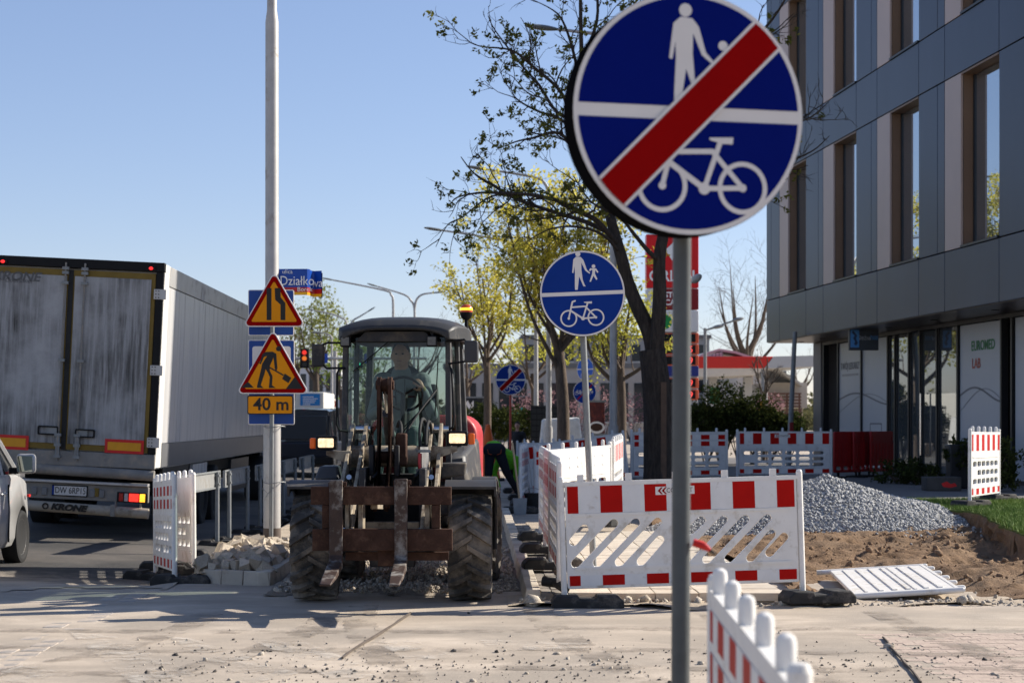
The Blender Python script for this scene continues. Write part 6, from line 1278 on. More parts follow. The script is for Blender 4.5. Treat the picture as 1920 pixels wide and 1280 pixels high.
curved_lamp('short lamp with a dome head beside the red pylon', 1276, 44, [[(1276,620),(1277,548),(1283,540),(1290,534),(1298,528)]], .05, mat('pale_dome', (.45,.43,.38), .4, .05), (.16,.13,.10))
x = W(1322,0,80).x; o = thing('street_lamp', 'grey double-headed lamp in front of the filling station', 'street lamp', (x,80,gz(x,80))); hh = W(0,615,80).z - o.location.z; MB().cyl((0,0,-.1),(0,0,hh),.09,.07).build('post', M_galv, o)
for dx, dz in ((.45,.12),(1.35,.45)): MB().tube([(0,0,hh-.1),(dx,0,hh-.1+dz)], .04, 8).build('arm', M_galv, o); MB().ell((dx+.15,0,hh-.05+dz), (.28,.14,.09), 12, 6, (0,-.2,0)).build('lamp_head', M_galv, o)
# traffic signal gantry
GY = 92; gx0, gx1 = W(540,0,GY).x, W(800,0,GY).x; gp = thing('signal_gantry', 'grey gantry carrying traffic lights and blue arrow signs over the road', 'gantry', (W(628,0,GY).x, GY, gz(-7,GY))); gh = W(0,672,GY).z - gp.location.z; ox = gp.location.x
MB().cyl((0,.12,-.1),(0,.12,gh+.4),.11,n=14).build('post', M_galv_light, gp); MB().cyl((gx0-ox,0,gh),(gx1-ox,0,gh),.07,n=12).build('beam', M_galv_light, gp)
M_off = mat('signal_off', (.02,.02,.02), .3, .1)
for px, lit in ((572,('r','a',None)), (690-10-8+0,(None,None,'g'))):
    xx = W(px,0,GY).x - ox; sc_ = GY/F; b_ = MB().box(xx-8.5*sc_, xx+8.5*sc_, -.35, -.08, gh-18*sc_, gh+18*sc_).build('signal_head', M_black, gp, bevel=.03)
    for k in range(3):
        z = gh + (11-11*k)*sc_; c = lit[k]; m_ = {'r': mat('signal_red', (.7,.03,.02), .3, 0, emit=.6), 'a': mat('signal_amber', (.7,.16,.02), .3, 0, emit=.5), 'g': mat('signal_green', (.02,.8,.45), .3, 0, emit=1.5), None: M_off}[c]
        MB().cyl((xx,-.38,z),(xx,-.351,z),.12,n=18).build('lamp', m_, b_)
        MB().tube([(xx+.13*math.cos(R(a)),-.42,z+.13*math.sin(R(a))) for a in range(0,181,20)], .012, 5).build('visor', M_black, b_)
for px, kind in ((606,'up'), (692,'right')):
    xx = W(px,0,GY).x - ox; s_ = 9*GY/F; pn = MB().box(xx-s_*1.0, xx+s_*1.0, -.14, -.08, gh-s_, gh+s_).build('arrow_sign', mat('arrow_blue', (.01,.06,.36), .4, .05), gp, bevel=.01)
    ar = [(-.04,-.2),(.04,-.2),(.04,.08),(.09,.08),(0,.2),(-.09,.08),(-.04,.08)] if kind == 'up' else [(-.1,-.2),(-.03,-.2),(-.03,.0),(.05,.0),(.05,-.07),(.18,.05),(.05,.17),(.05,.09),(-.1,.09)]
    link('arrow', plate('arrow', [[(xx+a, gh+b) for a, b in ar]], .006, M_sign_white, off=.142), pn)
# small signs by the signals
rs = thing('round_sign', 'small no-turn sign over a blue plate beside the white lorry', 'sign', (W(619,0,85).x, 85, gz(-7,85))); zz0 = rs.location.z
MB().cyl((0,0,-.1),(0,0,W(0,745,85).z-zz0),.04,n=10).build('post', M_galv, rs)
z1 = W(0,757,85).z - zz0; link('disc', plate('disc', [circ(0,z1,.30,32)], .02, M_sign_red, off=.05), rs); link('white_field', plate('white_field', [circ(0,z1,.23,28)], .003, M_sign_white, off=.0705), rs); link('black_arrow', plate('black_arrow', [[(-.14,z1+.02),(-.02,z1+.13),(-.02,z1+.07),(.10,z1+.05),(.12,z1-.1),(.05,z1-.1),(.03,z1-.02),(-.02,z1-.01),(-.02,z1-.07)]], .003, M_sign_black, off=.0745), rs)
z2 = W(0,772,85).z - zz0; link('blue_plate', plate('blue_plate', [rrect(-.25,.25,z2-.22,z2+.22,.03)], .02, M_sign_blue, off=.05), rs)
# posts, leaning pole, covered sign to the right
cv = thing('covered_sign', 'yellow covered triangular sign on a white post among the shrubs', 'sign', (W(1427,0,56).x, 56, gz(9,56))); z0 = cv.location.z; zq = lambda py: W(0,py,56).z - z0
MB().cyl((.06,.06,0),(.06,.06,zq(692)),.05,n=10).cyl((.17,.06,0),(.17,.06,zq(695)),.045,n=10).build('post', M_galv_light, cv); MB().cyl((.02,0,0),(.02,0,zq(772)),.03,n=8).build('sign_leg', M_galv, cv)
link('cover', plate('cover', [[(-.16,zq(786)),(.20,zq(786)),(.14,zq(768)),(.05,zq(746)),(-.02,zq(752)),(-.12,zq(772))]], .03, mat('ochre_cover', (.42,.20,.02), .6, .12), off=.03), cv)
pp = thing('leaning_pole', 'dark steel pole leaning beside the office corner', 'pole', (W(1478,0,47).x, 47, gz(8.4,47))); MB().cyl((0,0,-.05),(.18,0,W(0,640,47).z),.07,.06,n=12).build('pole', M_galv, pp); MB().box(.02,.12,-.12,-.06,.95,1.25).build('control_box', M_pdark, pp, bevel=.01); MB().cyl((-.02,-.02,0),(.04,-.02,1.0),.03,n=8).build('pale_tube', M_galv_light, pp)
mf = thing('mesh_fence', 'white steel panel fence beside the dark bins', 'fence', (W(1470,0,62).x, 62, gz(11,62)))
for k in range(10): MB().box(-1.1+k*.14,-1.07+k*.14,0,.03,.05,1.05).build('fence_bar', M_galv_light, mf)
MB().box(-1.12,.25,-.02,-.001,1.0,1.06).box(-1.12,.25,-.02,-.001,.1,.15).build('fence_rail', M_galv_light, mf)
# security camera, planter, block, bins near the office
blk = thing('stone_block', 'dark concrete block with red paint marks in front of the office doors', 'block', (W(1765,0,33).x, 33, gz(8.7,33)+.008)); MB().box(-.33,.33,-.2,.2,0,.26).build('block', mat('dark_block', (.07,.065,.06), .85, .2), blk, bevel=.02); link('paint_mark', plate('paint_mark', [[(-.02,.08),(.1,.06),(.24,.09),(.2,.15),(.12,.13),(.05,.18),(-.05,.14)]], .003, M_pred, off=.201), blk)
plm = thing('planter', 'tall dark planter with a clipped shrub beside the office door', 'planter', (W(1795,0,34).x, 34, gz(9.3,34)+.008)); MB().hexa([(-.16,-.16,0),(.16,-.16,0),(.16,.16,0),(-.16,.16,0),(-.2,-.2,.85),(.2,-.2,.85),(.2,.2,.85),(-.2,.2,.85)]).build('pot', M_frame_dark, plm, bevel=.02)
# ================================================================== TREES AND SHRUBS
class Wood:
    def __init__(self): self.V = []; self.Fc = []; self.n = 0; self.tips = []
    def tube(self, pts, r0, r1, n):
        P = np.array([tuple(p) for p in pts]); k = len(P); T = np.gradient(P, axis=0); T /= np.linalg.norm(T, axis=1)[:, None] + 1e-9
        a = np.array([.31,.17,.93]) if abs(T[0] @ np.array([.31,.17,.93])) < .95 else np.array([1.,0,0])
        U = np.cross(T, a); U /= np.linalg.norm(U, axis=1)[:, None] + 1e-9; Wv = np.cross(T, U); r = np.linspace(r0, r1, k)
        an = np.arange(n)*2*np.pi/n; ring = P[:, None] + r[:, None, None]*(np.cos(an)[None,:,None]*U[:, None] + np.sin(an)[None,:,None]*Wv[:, None])
        i = np.arange(k-1)[:, None]*n; j = np.arange(n)[None]; b = (j+1) % n
        f = np.stack([i+j, i+b, i+n+b, i+n+j], -1).reshape(-1, 4) + self.n
        self.V.append(ring.reshape(-1, 3)); self.Fc.append(f); self.n += k*n
    def mesh(self, name, m): return nmesh(name, np.concatenate(self.V), np.concatenate(self.Fc), m, 60)
def wander(p, d, L_, k, rs, up=.0, curl=.18):
    pts = [np.array(p, float)]; d = np.array(d, float); d /= np.linalg.norm(d)
    for i in range(k):
        d = d + rs.normal(0, curl, 3) + np.array([0,0,up]); d /= np.linalg.norm(d); pts.append(pts[-1] + d*L_/k)
    return pts
def sprout(wood, pts, r0, level, rs, cfg):
    """side branches along a limb, down to twigs; tips are collected for leaves"""
    P = np.array([tuple(p) for p in pts]); seg = np.linalg.norm(np.diff(P, axis=0), axis=1); L_ = seg.sum()
    n = max(2, int(cfg['dens'][level]*L_ + rs.random()))
    for i in range(n):
        t = rs.uniform(cfg['start'][level], 1.0); s_ = t*L_; c = 0
        while c < len(seg)-1 and s_ > seg[c]: s_ -= seg[c]; c += 1
        p = P[c] + (P[c+1]-P[c])*min(1, s_/seg[c]); d = (P[c+1]-P[c])/seg[c]
        ax = rs.normal(size=3); ax -= d*(ax @ d); ax /= np.linalg.norm(ax) + 1e-9; an = np.radians(rs.uniform(30, 65)); nd = d*np.cos(an) + ax*np.sin(an) + np.array([0,0,cfg['up'][level]])
        ln = cfg['len'][level]*rs.uniform(.55, 1.2)*(1.15 - .5*t); rr = max(r0*(1-.6*t)*.5, cfg['rmin'][level])
        q = wander(p, nd, ln, cfg['k'][level], rs, cfg['curve'], .17); rr = min(rr, cfg['rmax'][level]); wood.tube(q, rr, rr*.35, 5 if level < 1 else 4 if level < 2 else 3)
        if level + 1 < len(cfg['dens']): sprout(wood, q, rr, level+1, rs, cfg)
        else: wood.tips += [q[-1], q[-2]] if cfg.get('two', True) else [q[-1]]
def leaf_cloud(name, tips, per, spread, size, m, rs, keep=1.0, droop=0):
    T = np.array(tips); T = T[rs.random(len(T)) < keep]; C = np.repeat(T, per, 0) + rs.normal(0, spread, (len(T)*per, 3)) - np.array([0,0,droop]); n = len(C)
    a = rs.normal(size=(n,3)); a /= np.linalg.norm(a,axis=1)[:,None]; b = np.cross(a, rs.normal(size=(n,3))); b /= np.linalg.norm(b,axis=1)[:,None] + 1e-9; s_ = size*rs.uniform(.5,1.3,(n,1))
    V = np.stack([C - a*s_, C + b*s_*.55, C + a*s_, C - b*s_*.55], 1).reshape(-1,3); return nmesh(name, V, np.arange(4*n).reshape(-1,4), m)
def leaf_mat(name, c1, c2, trans=.35):
    m = bpy.data.materials.new(name); m.use_nodes = True; MATS[name] = m; N = m.node_tree.nodes; L = m.node_tree.links; N.remove(N['Principled BSDF']); tc = N.new('ShaderNodeTexCoord'); n = N.new('ShaderNodeTexNoise'); n.inputs['Scale'].default_value = 3.5; n.inputs['Detail'].default_value = 4
    L.new(tc.outputs['Object'], n.inputs['Vector']); cr = N.new('ShaderNodeValToRGB'); cr.color_ramp.elements[0].position = .36; cr.color_ramp.elements[1].position = .64; cr.color_ramp.elements[0].color = (*c1,1); cr.color_ramp.elements[1].color = (*c2,1); L.new(n.outputs['Fac'], cr.inputs[0])
    d = N.new('ShaderNodeBsdfDiffuse'); t = N.new('ShaderNodeBsdfTranslucent'); x = N.new('ShaderNodeMixShader'); x.inputs[0].default_value = trans; L.new(cr.outputs[0], d.inputs[0]); L.new(cr.outputs[0], t.inputs[0]); L.new(d.outputs[0], x.inputs[1]); L.new(t.outputs[0], x.inputs[2]); L.new(x.outputs[0], N['Material Output'].inputs[0]); return m
M_bark = ramp_mat('dark_bark', [(.3,(.022,.018,.015)),(.7,(.075,.06,.05))], 7, rough=.95, bump=1, bscale=22, stretch=(3,3,.5), bdist=.04)
M_bark2 = ramp_mat('brown_bark', [(.3,(.06,.045,.035)),(.7,(.16,.12,.09))], 7, rough=.95, bump=1, bscale=22, stretch=(3,3,.5))
def spline(pp, sub=4):
    sp = []
    for i in range(len(pp)-1):
        a, b = pp[i], pp[i+1]; p_, n_ = pp[max(i-1,0)], pp[min(i+2,len(pp)-1)]
        for t in range(sub):
            u = t/sub; sp.append(.5*((2*a) + (b-p_)*u + (2*p_-5*a+4*b-n_)*u*u + (3*a-p_-3*b+n_)*u**3))
    sp.append(pp[-1]); return sp
# ---- the big dark tree
TY = 31.4; rs = np.random.default_rng(5); tx0 = W(1236,0,TY).x; tg0 = gz(tx0, TY)
dt = thing('dark_tree', 'large dark forked tree with clustered young leaves behind the leaning path sign', 'tree', (tx0, TY, tg0)); O = Vector((tx0, TY, tg0))
def limb(pts): return [W(a, b, TY + dy) - O for a, b, dy in pts]
wd_ = Wood(); base = Vector((0,0,-.1))
trunk = [base, Vector((0,0,.3))] + limb([(1236,850,0),(1233,760,0),(1228,700,0),(1222,655,0)])
wd_.tube(spline(trunk), .30, .235, 14)
limbs = [([(1228,690,0),(1219,629,0),(1194,572,0),(1177,530,0),(1163,474,0),(1150,430,.1),(1138,385,.3),(1120,330,.5),(1105,260,.7),(1095,180,.9),(1090,90,1),(1088,-20,1)], .15, .03),
 ([(1228,700,0),(1232,640,-.1),(1237,560,-.2),(1236,488,-.2),(1246,430,-.1),(1262,360,.1),(1290,270,.3),(1320,170,.6),(1335,60,.8),(1340,-60,1)], .15, .035),
 ([(1160,460,0),(1120,415,-.3),(1092,400,-.5),(1049,378,-.8),(999,366,-1),(936,362,-1.2),(896,362,-1.3),(858,370,-1.4),(844,383,-1.4)], .055, .008),
 ([(1150,440,.1),(1095,415,.2),(1046,400,.3),(967,373,.2),(930,350,.1),(889,325,0),(864,294,0)], .05, .008),
 ([(960,368,.2),(930,366,.2),(902,379,.1),(867,407,0),(839,422,0),(817,463,0)], .022, .006),
 ([(1135,370,.3),(1090,300,.1),(1049,250,0),(999,259,-.2),(967,266,-.3),(930,281,-.4)], .045, .006),
 ([(1118,320,.5),(1080,250,.7),(1042,219,.9),(1017,212,1),(980,194,1.1),(961,175,1.1),(955,140,1.1)], .04, .006),
 ([(1108,270,.6),(1075,215,.4),(1046,166,.2),(999,125,0),(960,95,-.1),(905,88,-.2),(880,80,-.2)], .045, .006),
 ([(1100,230,.8),(1046,212,.9),(1011,160,1),(980,125,1.1),(930,60,1.2),(915,30,1.2)], .04, .006),
 ([(1096,190,.9),(1074,94,1.2),(1055,40,1.3),(1036,19,1.3),(999,0,1.4)], .035, .006),
 ([(1092,120,1),(1119,40,1.2),(1122,-30,1.3),(1150,-90,1.3)], .04, .01),
 ([(1236,490,-.2),(1215,470,-.5),(1190,440,-.8),(1160,405,-1.2),(1110,380,-1.6),(1075,330,-1.8)], .05, .008),
 ([(1262,360,.1),(1330,300,-.2),(1400,250,-.4),(1470,235,-.5),(1520,220,-.5),(1555,190,-.5)], .045, .006),
 ([(1290,270,.3),(1380,300,.6),(1460,305,.8),(1520,285,.9),(1555,255,.9)], .04, .006),
 ([(1250,420,0),(1330,380,.4),(1420,330,.6),(1490,318,.6),(1515,310,.6)], .03, .005),
 ([(1163,474,0),(1130,440,-.5),(1080,425,-.9),(1030,430,-1.2),(985,455,-1.3)], .035, .006),
 ([(1320,170,.6),(1400,90,.9),(1460,20,1),(1500,-60,1)], .045, .01), ([(1095,180,.9),(1180,100,0),(1230,0,-.4),(1260,-80,-.5)], .045, .01)]
cfg = dict(dens=[3.2, 4.2, 2.6], start=[.22, .2, .25], len=[1.0, .50, .26], up=[.15, .12, .2], rmin=[.010, .007, .0055], rmax=[.030, .015, .009], k=[6, 5, 3], curve=.03, two=False)
wt = Wood()
for pts, r0, r1 in limbs:
    sp = spline(limb(pts)); wd_.tube(sp, r0, r1, 9 if r0 > .1 else 7)
    if r0 < .1: sprout(wt, sp, max(r0, .02), 0, rs, cfg)
    else:
        c2 = dict(cfg); c2['dens'] = [.9, 3.2, 2.0]; c2['start'] = [.55, .2, .25]; sprout(wt, sp, .03, 0, rs, c2)
wd_.tube([base+Vector((.2,.02,0)), Vector((.12,.02,.45)), Vector((.06,0,.8))], .12, .04, 7)
link('trunk', wd_.mesh('trunk', M_bark), dt); link('twigs', wt.mesh('twigs', M_bark), dt)
tp = np.array(wt.tips); ppx = CX + (tp[:,0]+O.x)*F/(tp[:,1]+O.y); tp = tp[(ppx < 1500) | (np.random.default_rng(1).random(len(tp)) < .06)]
link('crown', leaf_cloud('crown', tp, 15, .036, .042, leaf_mat('olive_young_leaf', (.07,.08,.018), (.19,.185,.045), .4), rs, .62), dt)
for a, b in ((-.22,.1), (.05,-.27), (.26,.05)): MB().box(a-.05,a+.05,b-.012,b+.012,.02,2.0).build('trunk_board', mat('old_board', (.10,.065,.045), .9, .25, 5), dt)
# ---- yellow trees
M_yleaf = leaf_mat('yellow_young_leaf', (.46,.41,.06), (.68,.60,.12), .5); M_yleaf2 = leaf_mat('yellow_green_leaf', (.36,.36,.05), (.58,.54,.11), .5)
def leafy_tree(name, label, px, Y, top_py, spread_px, trunk_py, leaf_m, seed, bark=M_bark2, dens=(2.4,3.0,2.2), per=5, lsize=.05, keep=.8, nl=9, lean=0, r0=.14, group=None, ln=(1.5,.75,.38), gap=.07, fork=None):
    rs = np.random.default_rng(seed); x = W(px,0,Y).x; g_ = gz(x, Y); o = thing(name, label, 'tree', (x, Y, g_), 0, group); sc_ = Y/F; H_ = W(0,top_py,Y).z - g_; ht = W(0,trunk_py,Y).z - g_; sp_ = spread_px*sc_
    wd = Wood(); wt = Wood(); top = np.array([lean, 0, ht]); tr = [Vector((0,0,-.1)), Vector((lean*.3+.04,.03,ht*.5)), Vector(top)]; wd.tube(spline(tr), r0*1.2, r0*.85, 10)
    lm = fork or []
    for k in range(nl):
        az = 2*math.pi*(k + rs.uniform(-.3,.3))/nl; el = rs.uniform(.25, 1.25); L_ = (H_-ht)*rs.uniform(.75,1.05); hz_ = sp_*math.cos(el)*rs.uniform(.9,1.15); vz = (H_-ht)*(.35 + .65*math.sin(el))
        st = np.array(tr[1]).astype(float)*.0 + top*(rs.uniform(.75,1.0)); en = top + np.array([math.cos(az)*hz_, math.sin(az)*hz_*.8, vz - rs.uniform(0,.3)])
        mid = (st+en)/2 + np.array([math.cos(az)*hz_*.12, math.sin(az)*.1, -.12*vz]) + rs.normal(0,.12,3); pts = spline([Vector(st), Vector(mid), Vector(en)], 5); wd.tube(pts, r0*rs.uniform(.35,.6), .015, 7)
        sprout(wt, pts, .05, 0, rs, dict(dens=list(dens), start=[.2,.15,.2], len=list(ln), up=[.15,.15,.15], rmin=[.012,.008,.006], rmax=[.035,.016,.010], k=[5,4,3], curve=.02))
    link('trunk', wd.mesh('trunk', bark), o); link('twigs', wt.mesh('twigs', bark), o)
    if leaf_m: link('crown', leaf_cloud('crown', wt.tips, per, gap, lsize, leaf_m, rs, keep), o)
    return o
leafy_tree('yellow_tree', 'yellow-leaved tree with boarded trunk behind the leaning path sign', 1056, 50, 345, 165, 640, M_yleaf, 21, r0=.17, nl=10, lean=-.15, dens=(2.4,3.0,2.2), per=9, lsize=.062, keep=1, gap=.12, ln=(1.6,.8,.4))
leafy_tree('yellow_tree', 'yellow-green tree between the pale lamp post and the dark trunk', 1163, 56, 545, 75, 690, M_yleaf2, 22, r0=.16, nl=8, dens=(2.2,2.8,2.2), per=8, lsize=.068, keep=.9, gap=.12, ln=(1.2,.6,.35))
leafy_tree('yellow_tree', 'slender yellow-leaved tree beside the red rear of the loader', 912, 62, 470, 85, 650, M_yleaf, 23, r0=.13, nl=8, dens=(2.0,2.6,2.0), per=7, lsize=.07, keep=.9, gap=.1, ln=(1.4,.75,.4))
leafy_tree('yellow_tree', 'small yellow-leaved tree between two trunks behind the shaded barriers', 1000, 70, 590, 80, 700, M_yleaf2, 24, r0=.13, nl=7, dens=(1.8,2.5,2.0), per=8, lsize=.08, keep=1, gap=.12, ln=(1.2,.6,.4))
leafy_tree('bare_tree', 'bare spreading tree behind the filling station canopy', 1402, 112, 480, 85, 660, None, 25, bark=M_bark2, r0=.32, nl=9, dens=(1.1,1.5,1.4), ln=(3.0,1.6,.9))
leafy_tree('bare_tree', 'thin young tree with fine bare branches beside the covered sign', 1432, 54, 650, 28, 740, None, 26, r0=.05, nl=6, dens=(1.6,2.0,1.6), ln=(.7,.4,.2))
leafy_tree('willow_tree', 'pale green willow behind the traffic signals', 592, 135, 552, 42, 690, leaf_mat('willow_leaf', (.18,.20,.06), (.32,.33,.10), .4), 27, r0=.25, nl=9, dens=(1.0,1.6,1.3), per=5, lsize=.14, ln=(2.4,1.3,.8), gap=.25)
leafy_tree('bare_tree', 'brownish budding tree left of the loader mirror', 555, 140, 610, 40, 690, leaf_mat('bud_brown', (.16,.12,.06), (.26,.20,.09), .3), 28, r0=.22, nl=8, dens=(1.0,1.6,1.3), per=4, lsize=.10, ln=(2.0,1.2,.7), gap=.2)
leafy_tree('budding_tree', 'green budding tree seen through the loader windscreen', 690, 125, 640, 60, 715, leaf_mat('fresh_leaf', (.14,.20,.03), (.26,.32,.06), .4), 29, r0=.22, nl=9, dens=(1.0,1.6,1.4), per=6, lsize=.12, ln=(2.0,1.1,.7), gap=.2)
leafy_tree('bare_tree', 'bare tree seen through the right half of the windscreen', 785, 118, 585, 70, 700, None, 30, r0=.22, nl=9, dens=(1.0,1.5,1.3), ln=(2.4,1.3,.8))
leafy_tree('bare_tree', 'bare tree behind the right mirror of the loader', 875, 100, 600, 60, 710, leaf_mat('bud_pink', (.22,.13,.12), (.30,.20,.16), .3), 31, r0=.18, nl=8, dens=(1.0,1.5,1.3), per=1, lsize=.06, ln=(2.0,1.1,.6))
leafy_tree('budding_tree', 'yellow-green bush tree below the signal gantry', 640, 110, 660, 45, 730, MATS['fresh_leaf'], 32, r0=.15, nl=8, dens=(1.2,1.6,1.4), per=6, lsize=.11, ln=(1.6,.9,.6), gap=.2)
leafy_tree('bare_tree', 'distant bare tree beyond the grey canopy roof', 1500, 150, 655, 40, 720, None, 33, r0=.2, nl=7, dens=(.9,1.2,1.1), ln=(2.2,1.3,.7))
# blossom and evergreen shrubs
def shrub(name, label, px, py, Y, rad, m, n, lsize, seed, cat='shrub', group=None, base_py=None, stems=9):
    rs = np.random.default_rng(seed); c = W(px, py, Y); g_ = gz(c.x, Y) + (.008 if 27.6 < Y < 60 and c.x > 2 else 0); o = thing(name, label, cat, (c.x, Y, g_), 0, group); cz = c.z - g_
    wd = Wood(); tips = []
    for k in range(stems):
        d = rs.normal(size=3); d /= np.linalg.norm(d); d[2] = abs(d[2])*.8 + .1; e = np.array([0,0,cz*.75]) + d*np.array(rad)*rs.uniform(.6,.95); q = spline([Vector((rs.normal(0,.05), rs.normal(0,.05), -.05)), Vector(e*.5 + rs.normal(0,.05,3)), Vector(e)], 3); wd.tube(q, .025, .008, 5)
    u = rs.normal(size=(n,3)); u /= np.linalg.norm(u,axis=1)[:,None]; r_ = rs.uniform(.25,1,(n,1))**.5; lump = 1 + .28*np.sin(u[:,0:1]*5 + seed) * np.cos(u[:,2:3]*6 + seed*2) + rs.normal(0,.07,(n,1))
    T = np.array([0,0,cz]) + u*r_*lump*np.array(rad); T = T[T[:,2] > .03]
    link('stems', wd.mesh('stems', M_bark2), o); link('crown', leaf_cloud('crown', T, 4, .05*max(rad), lsize, m, rs), o); return o
M_ever = leaf_mat('evergreen_leaf', (.018,.028,.010), (.065,.075,.022), .15); M_pink = leaf_mat('pink_blossom', (.22,.12,.13), (.36,.22,.22), .35)
for k, (px, py, rx, rz_) in enumerate(((1325,790,.75,.55),(1352,775,.7,.95),(1385,790,.7,.6),(1412,783,.65,.75),(1445,795,.7,.5),(1475,800,.6,.4))):
    shrub('conifer_shrub', ['dark evergreen shrub at the foot of the red pylon', 'tall dark evergreen shrub below the station canopy', 'dark evergreen shrub between the tall one and the covered sign', 'dark evergreen shrub left of the covered sign', 'low evergreen shrub right of the covered sign', 'low evergreen shrub beside the leaning pole'][k], px, py, 52, (rx, .6, rz_), M_ever, 900, .05, 60+k)
for k, (px, py, Y, r_) in enumerate(((905,790,66,.9),(935,792,64,.8),(985,796,66,.7))):
    shrub('evergreen_shrub', ['dark shrub behind the person in the dark jacket', 'dark shrub at the foot of the striped sign post', 'dark shrub beside the wire cage'][k], px, py, Y, (r_*1.2,.7,r_*.8), M_ever, 700, .06, 70+k)
for k, (px, py, Y, rx, rz_) in enumerate(((995,765,95,1.4,1.1),(1130,770,92,2.0,1.2),(1080,780,96,1.6,1.0),(1185,770,98,1.4,1.2),(1440,765,80,.7,.7))):
    shrub('blossom_shrub', ['pink blossoming shrub beside the dark shopfront board', 'wide pink blossoming shrub behind the coffee poster', 'pink blossoming shrub behind the boarded yellow tree', 'pink blossoming shrub left of the dark trunk', 'small pink blossoming shrub by the slatted fence'][k], px, py, Y, (rx,1.2,rz_), M_pink, 190, .07, 80+k)
for k, (px, py, Y, r_) in enumerate(((1690,893,36.5,.42),(1730,900,36,.38))): shrub('low_shrub', ['low dark shrub below the office door', 'second low dark shrub towards the concrete block'][k], px, py, Y, (r_*1.3,.4,r_), M_ever, 500, .035, 90+k)
shrub('clipped_shrub', 'dark clipped shrub behind the turf barrier', 1868, 872, 32.5, (.45,.45,.5), M_ever, 900, .035, 95)
sh_ = shrub('clipped_shrub', 'clipped dark shrub growing in the tall planter', 1800, 852, 34, (.30,.30,.34), M_ever, 700, .03, 96); 
# street hedge far behind closing the horizon
hx_ = RNG.uniform(-60, 60, 5200); hy_ = RNG.uniform(190, 215, 5200); hz_ = RNG.uniform(0, 1, 5200)**.8*(5 + 2.5*np.sin(hx_*.13) + 1.5*np.sin(hx_*.41))
stuff(link('distant_wood', leaf_cloud('distant_wood', np.stack([hx_, hy_, hz_], -1), 5, .7, .42, leaf_mat('distant_leaf', (.10,.10,.055), (.20,.19,.09), .3), np.random.default_rng(3))), 'distant wood of budding trees closing the view beyond the buildings', 'wood')
# ================================================================== PEOPLE
def figure(name, label, bones, mats_, loc, rz=0, voxel=.012, extra=(), smooth_it=6):
    """bones: (p0, p1, r0, r1, material index); remeshed into one continuous skin"""
    mb = MB()
    for p0, p1, r0, r1, _ in bones:
        p0, p1 = Vector(p0), Vector(p1); d = p1-p0; k = 5; pts = [p0 + d*i/k for i in range(k+1)]
        mb.tube(pts, [r0 + (r1-r0)*i/k for i in range(k+1)], 12); mb.ell(p0, (r0,)*3, 12, 8); mb.ell(p1, (r1,)*3, 12, 8)
    for c, rad, rot, _ in extra: mb.ell(c, rad, 16, 10, rot)
    o = link('tmp', mb.mesh('tmp', None, None)); rm = o.modifiers.new('r', 'REMESH'); rm.mode = 'VOXEL'; rm.voxel_size = voxel; rm.use_smooth_shade = True
    sm_ = o.modifiers.new('s', 'SMOOTH'); sm_.iterations = smooth_it; sm_.factor = .5
    dg = bpy.context.evaluated_depsgraph_get(); me = bpy.data.meshes.new_from_object(o.evaluated_get(dg)); bpy.data.objects.remove(o); me.name = name
    me.materials.clear()
    for m in mats_: me.materials.append(m)
    V = np.empty(len(me.vertices)*3); me.vertices.foreach_get('co', V); V = V.reshape(-1,3); D = np.full((len(V), len(bones)+len(extra)), 9.)
    for i, (p0, p1, r0, r1, _) in enumerate(bones):
        a, b = np.array(p0, float), np.array(p1, float); ab = b-a; t = np.clip(((V-a) @ ab)/(ab @ ab + 1e-9), 0, 1); D[:, i] = np.linalg.norm(V - (a + t[:, None]*ab), axis=1)/(r0 + (r1-r0)*t)
    for i, (c, rad, rot, _) in enumerate(extra): D[:, len(bones)+i] = np.linalg.norm((V - np.array(c))/np.array(rad), axis=1)
    idx = np.array([b[4] for b in bones] + [e[3] for e in extra]); vm = idx[D.argmin(1)]
    f0 = np.array([p.vertices[0] for p in me.polygons]); me.polygons.foreach_set('material_index', vm[f0].astype(np.int32)); me.polygons.foreach_set('use_smooth', [True]*len(me.polygons))
    ob_ = link(name, me); ob_.location = loc; ob_.rotation_euler = (0,0,rz); return tag(ob_, label, 'person')
M_skin = mat('skin', (.42,.24,.17), .55, .06, 8); M_hood = mat('teal_hoodie', (.20,.225,.225), .85, .12, 6, bump=.4, bscale=18); M_vest = mat('dark_vest', (.05,.06,.06), .85, .15, 8, bump=.3, bscale=20); M_trous = mat('teal_trousers', (.16,.21,.20), .85, .15, 5, bump=.4, bscale=14)
M_hair = mat('dark_hair', (.015,.012,.01), .7, .2, 20); M_glove = mat('olive_glove', (.22,.19,.07), .8, .1, 8); M_navy = mat('navy_work_trousers', (.012,.013,.02), .85, .2, 6, bump=.3, bscale=20); M_hivis = mat('hivis_green', (.16,.55,.02), .7, .1, 6, bump=.3, bscale=16)
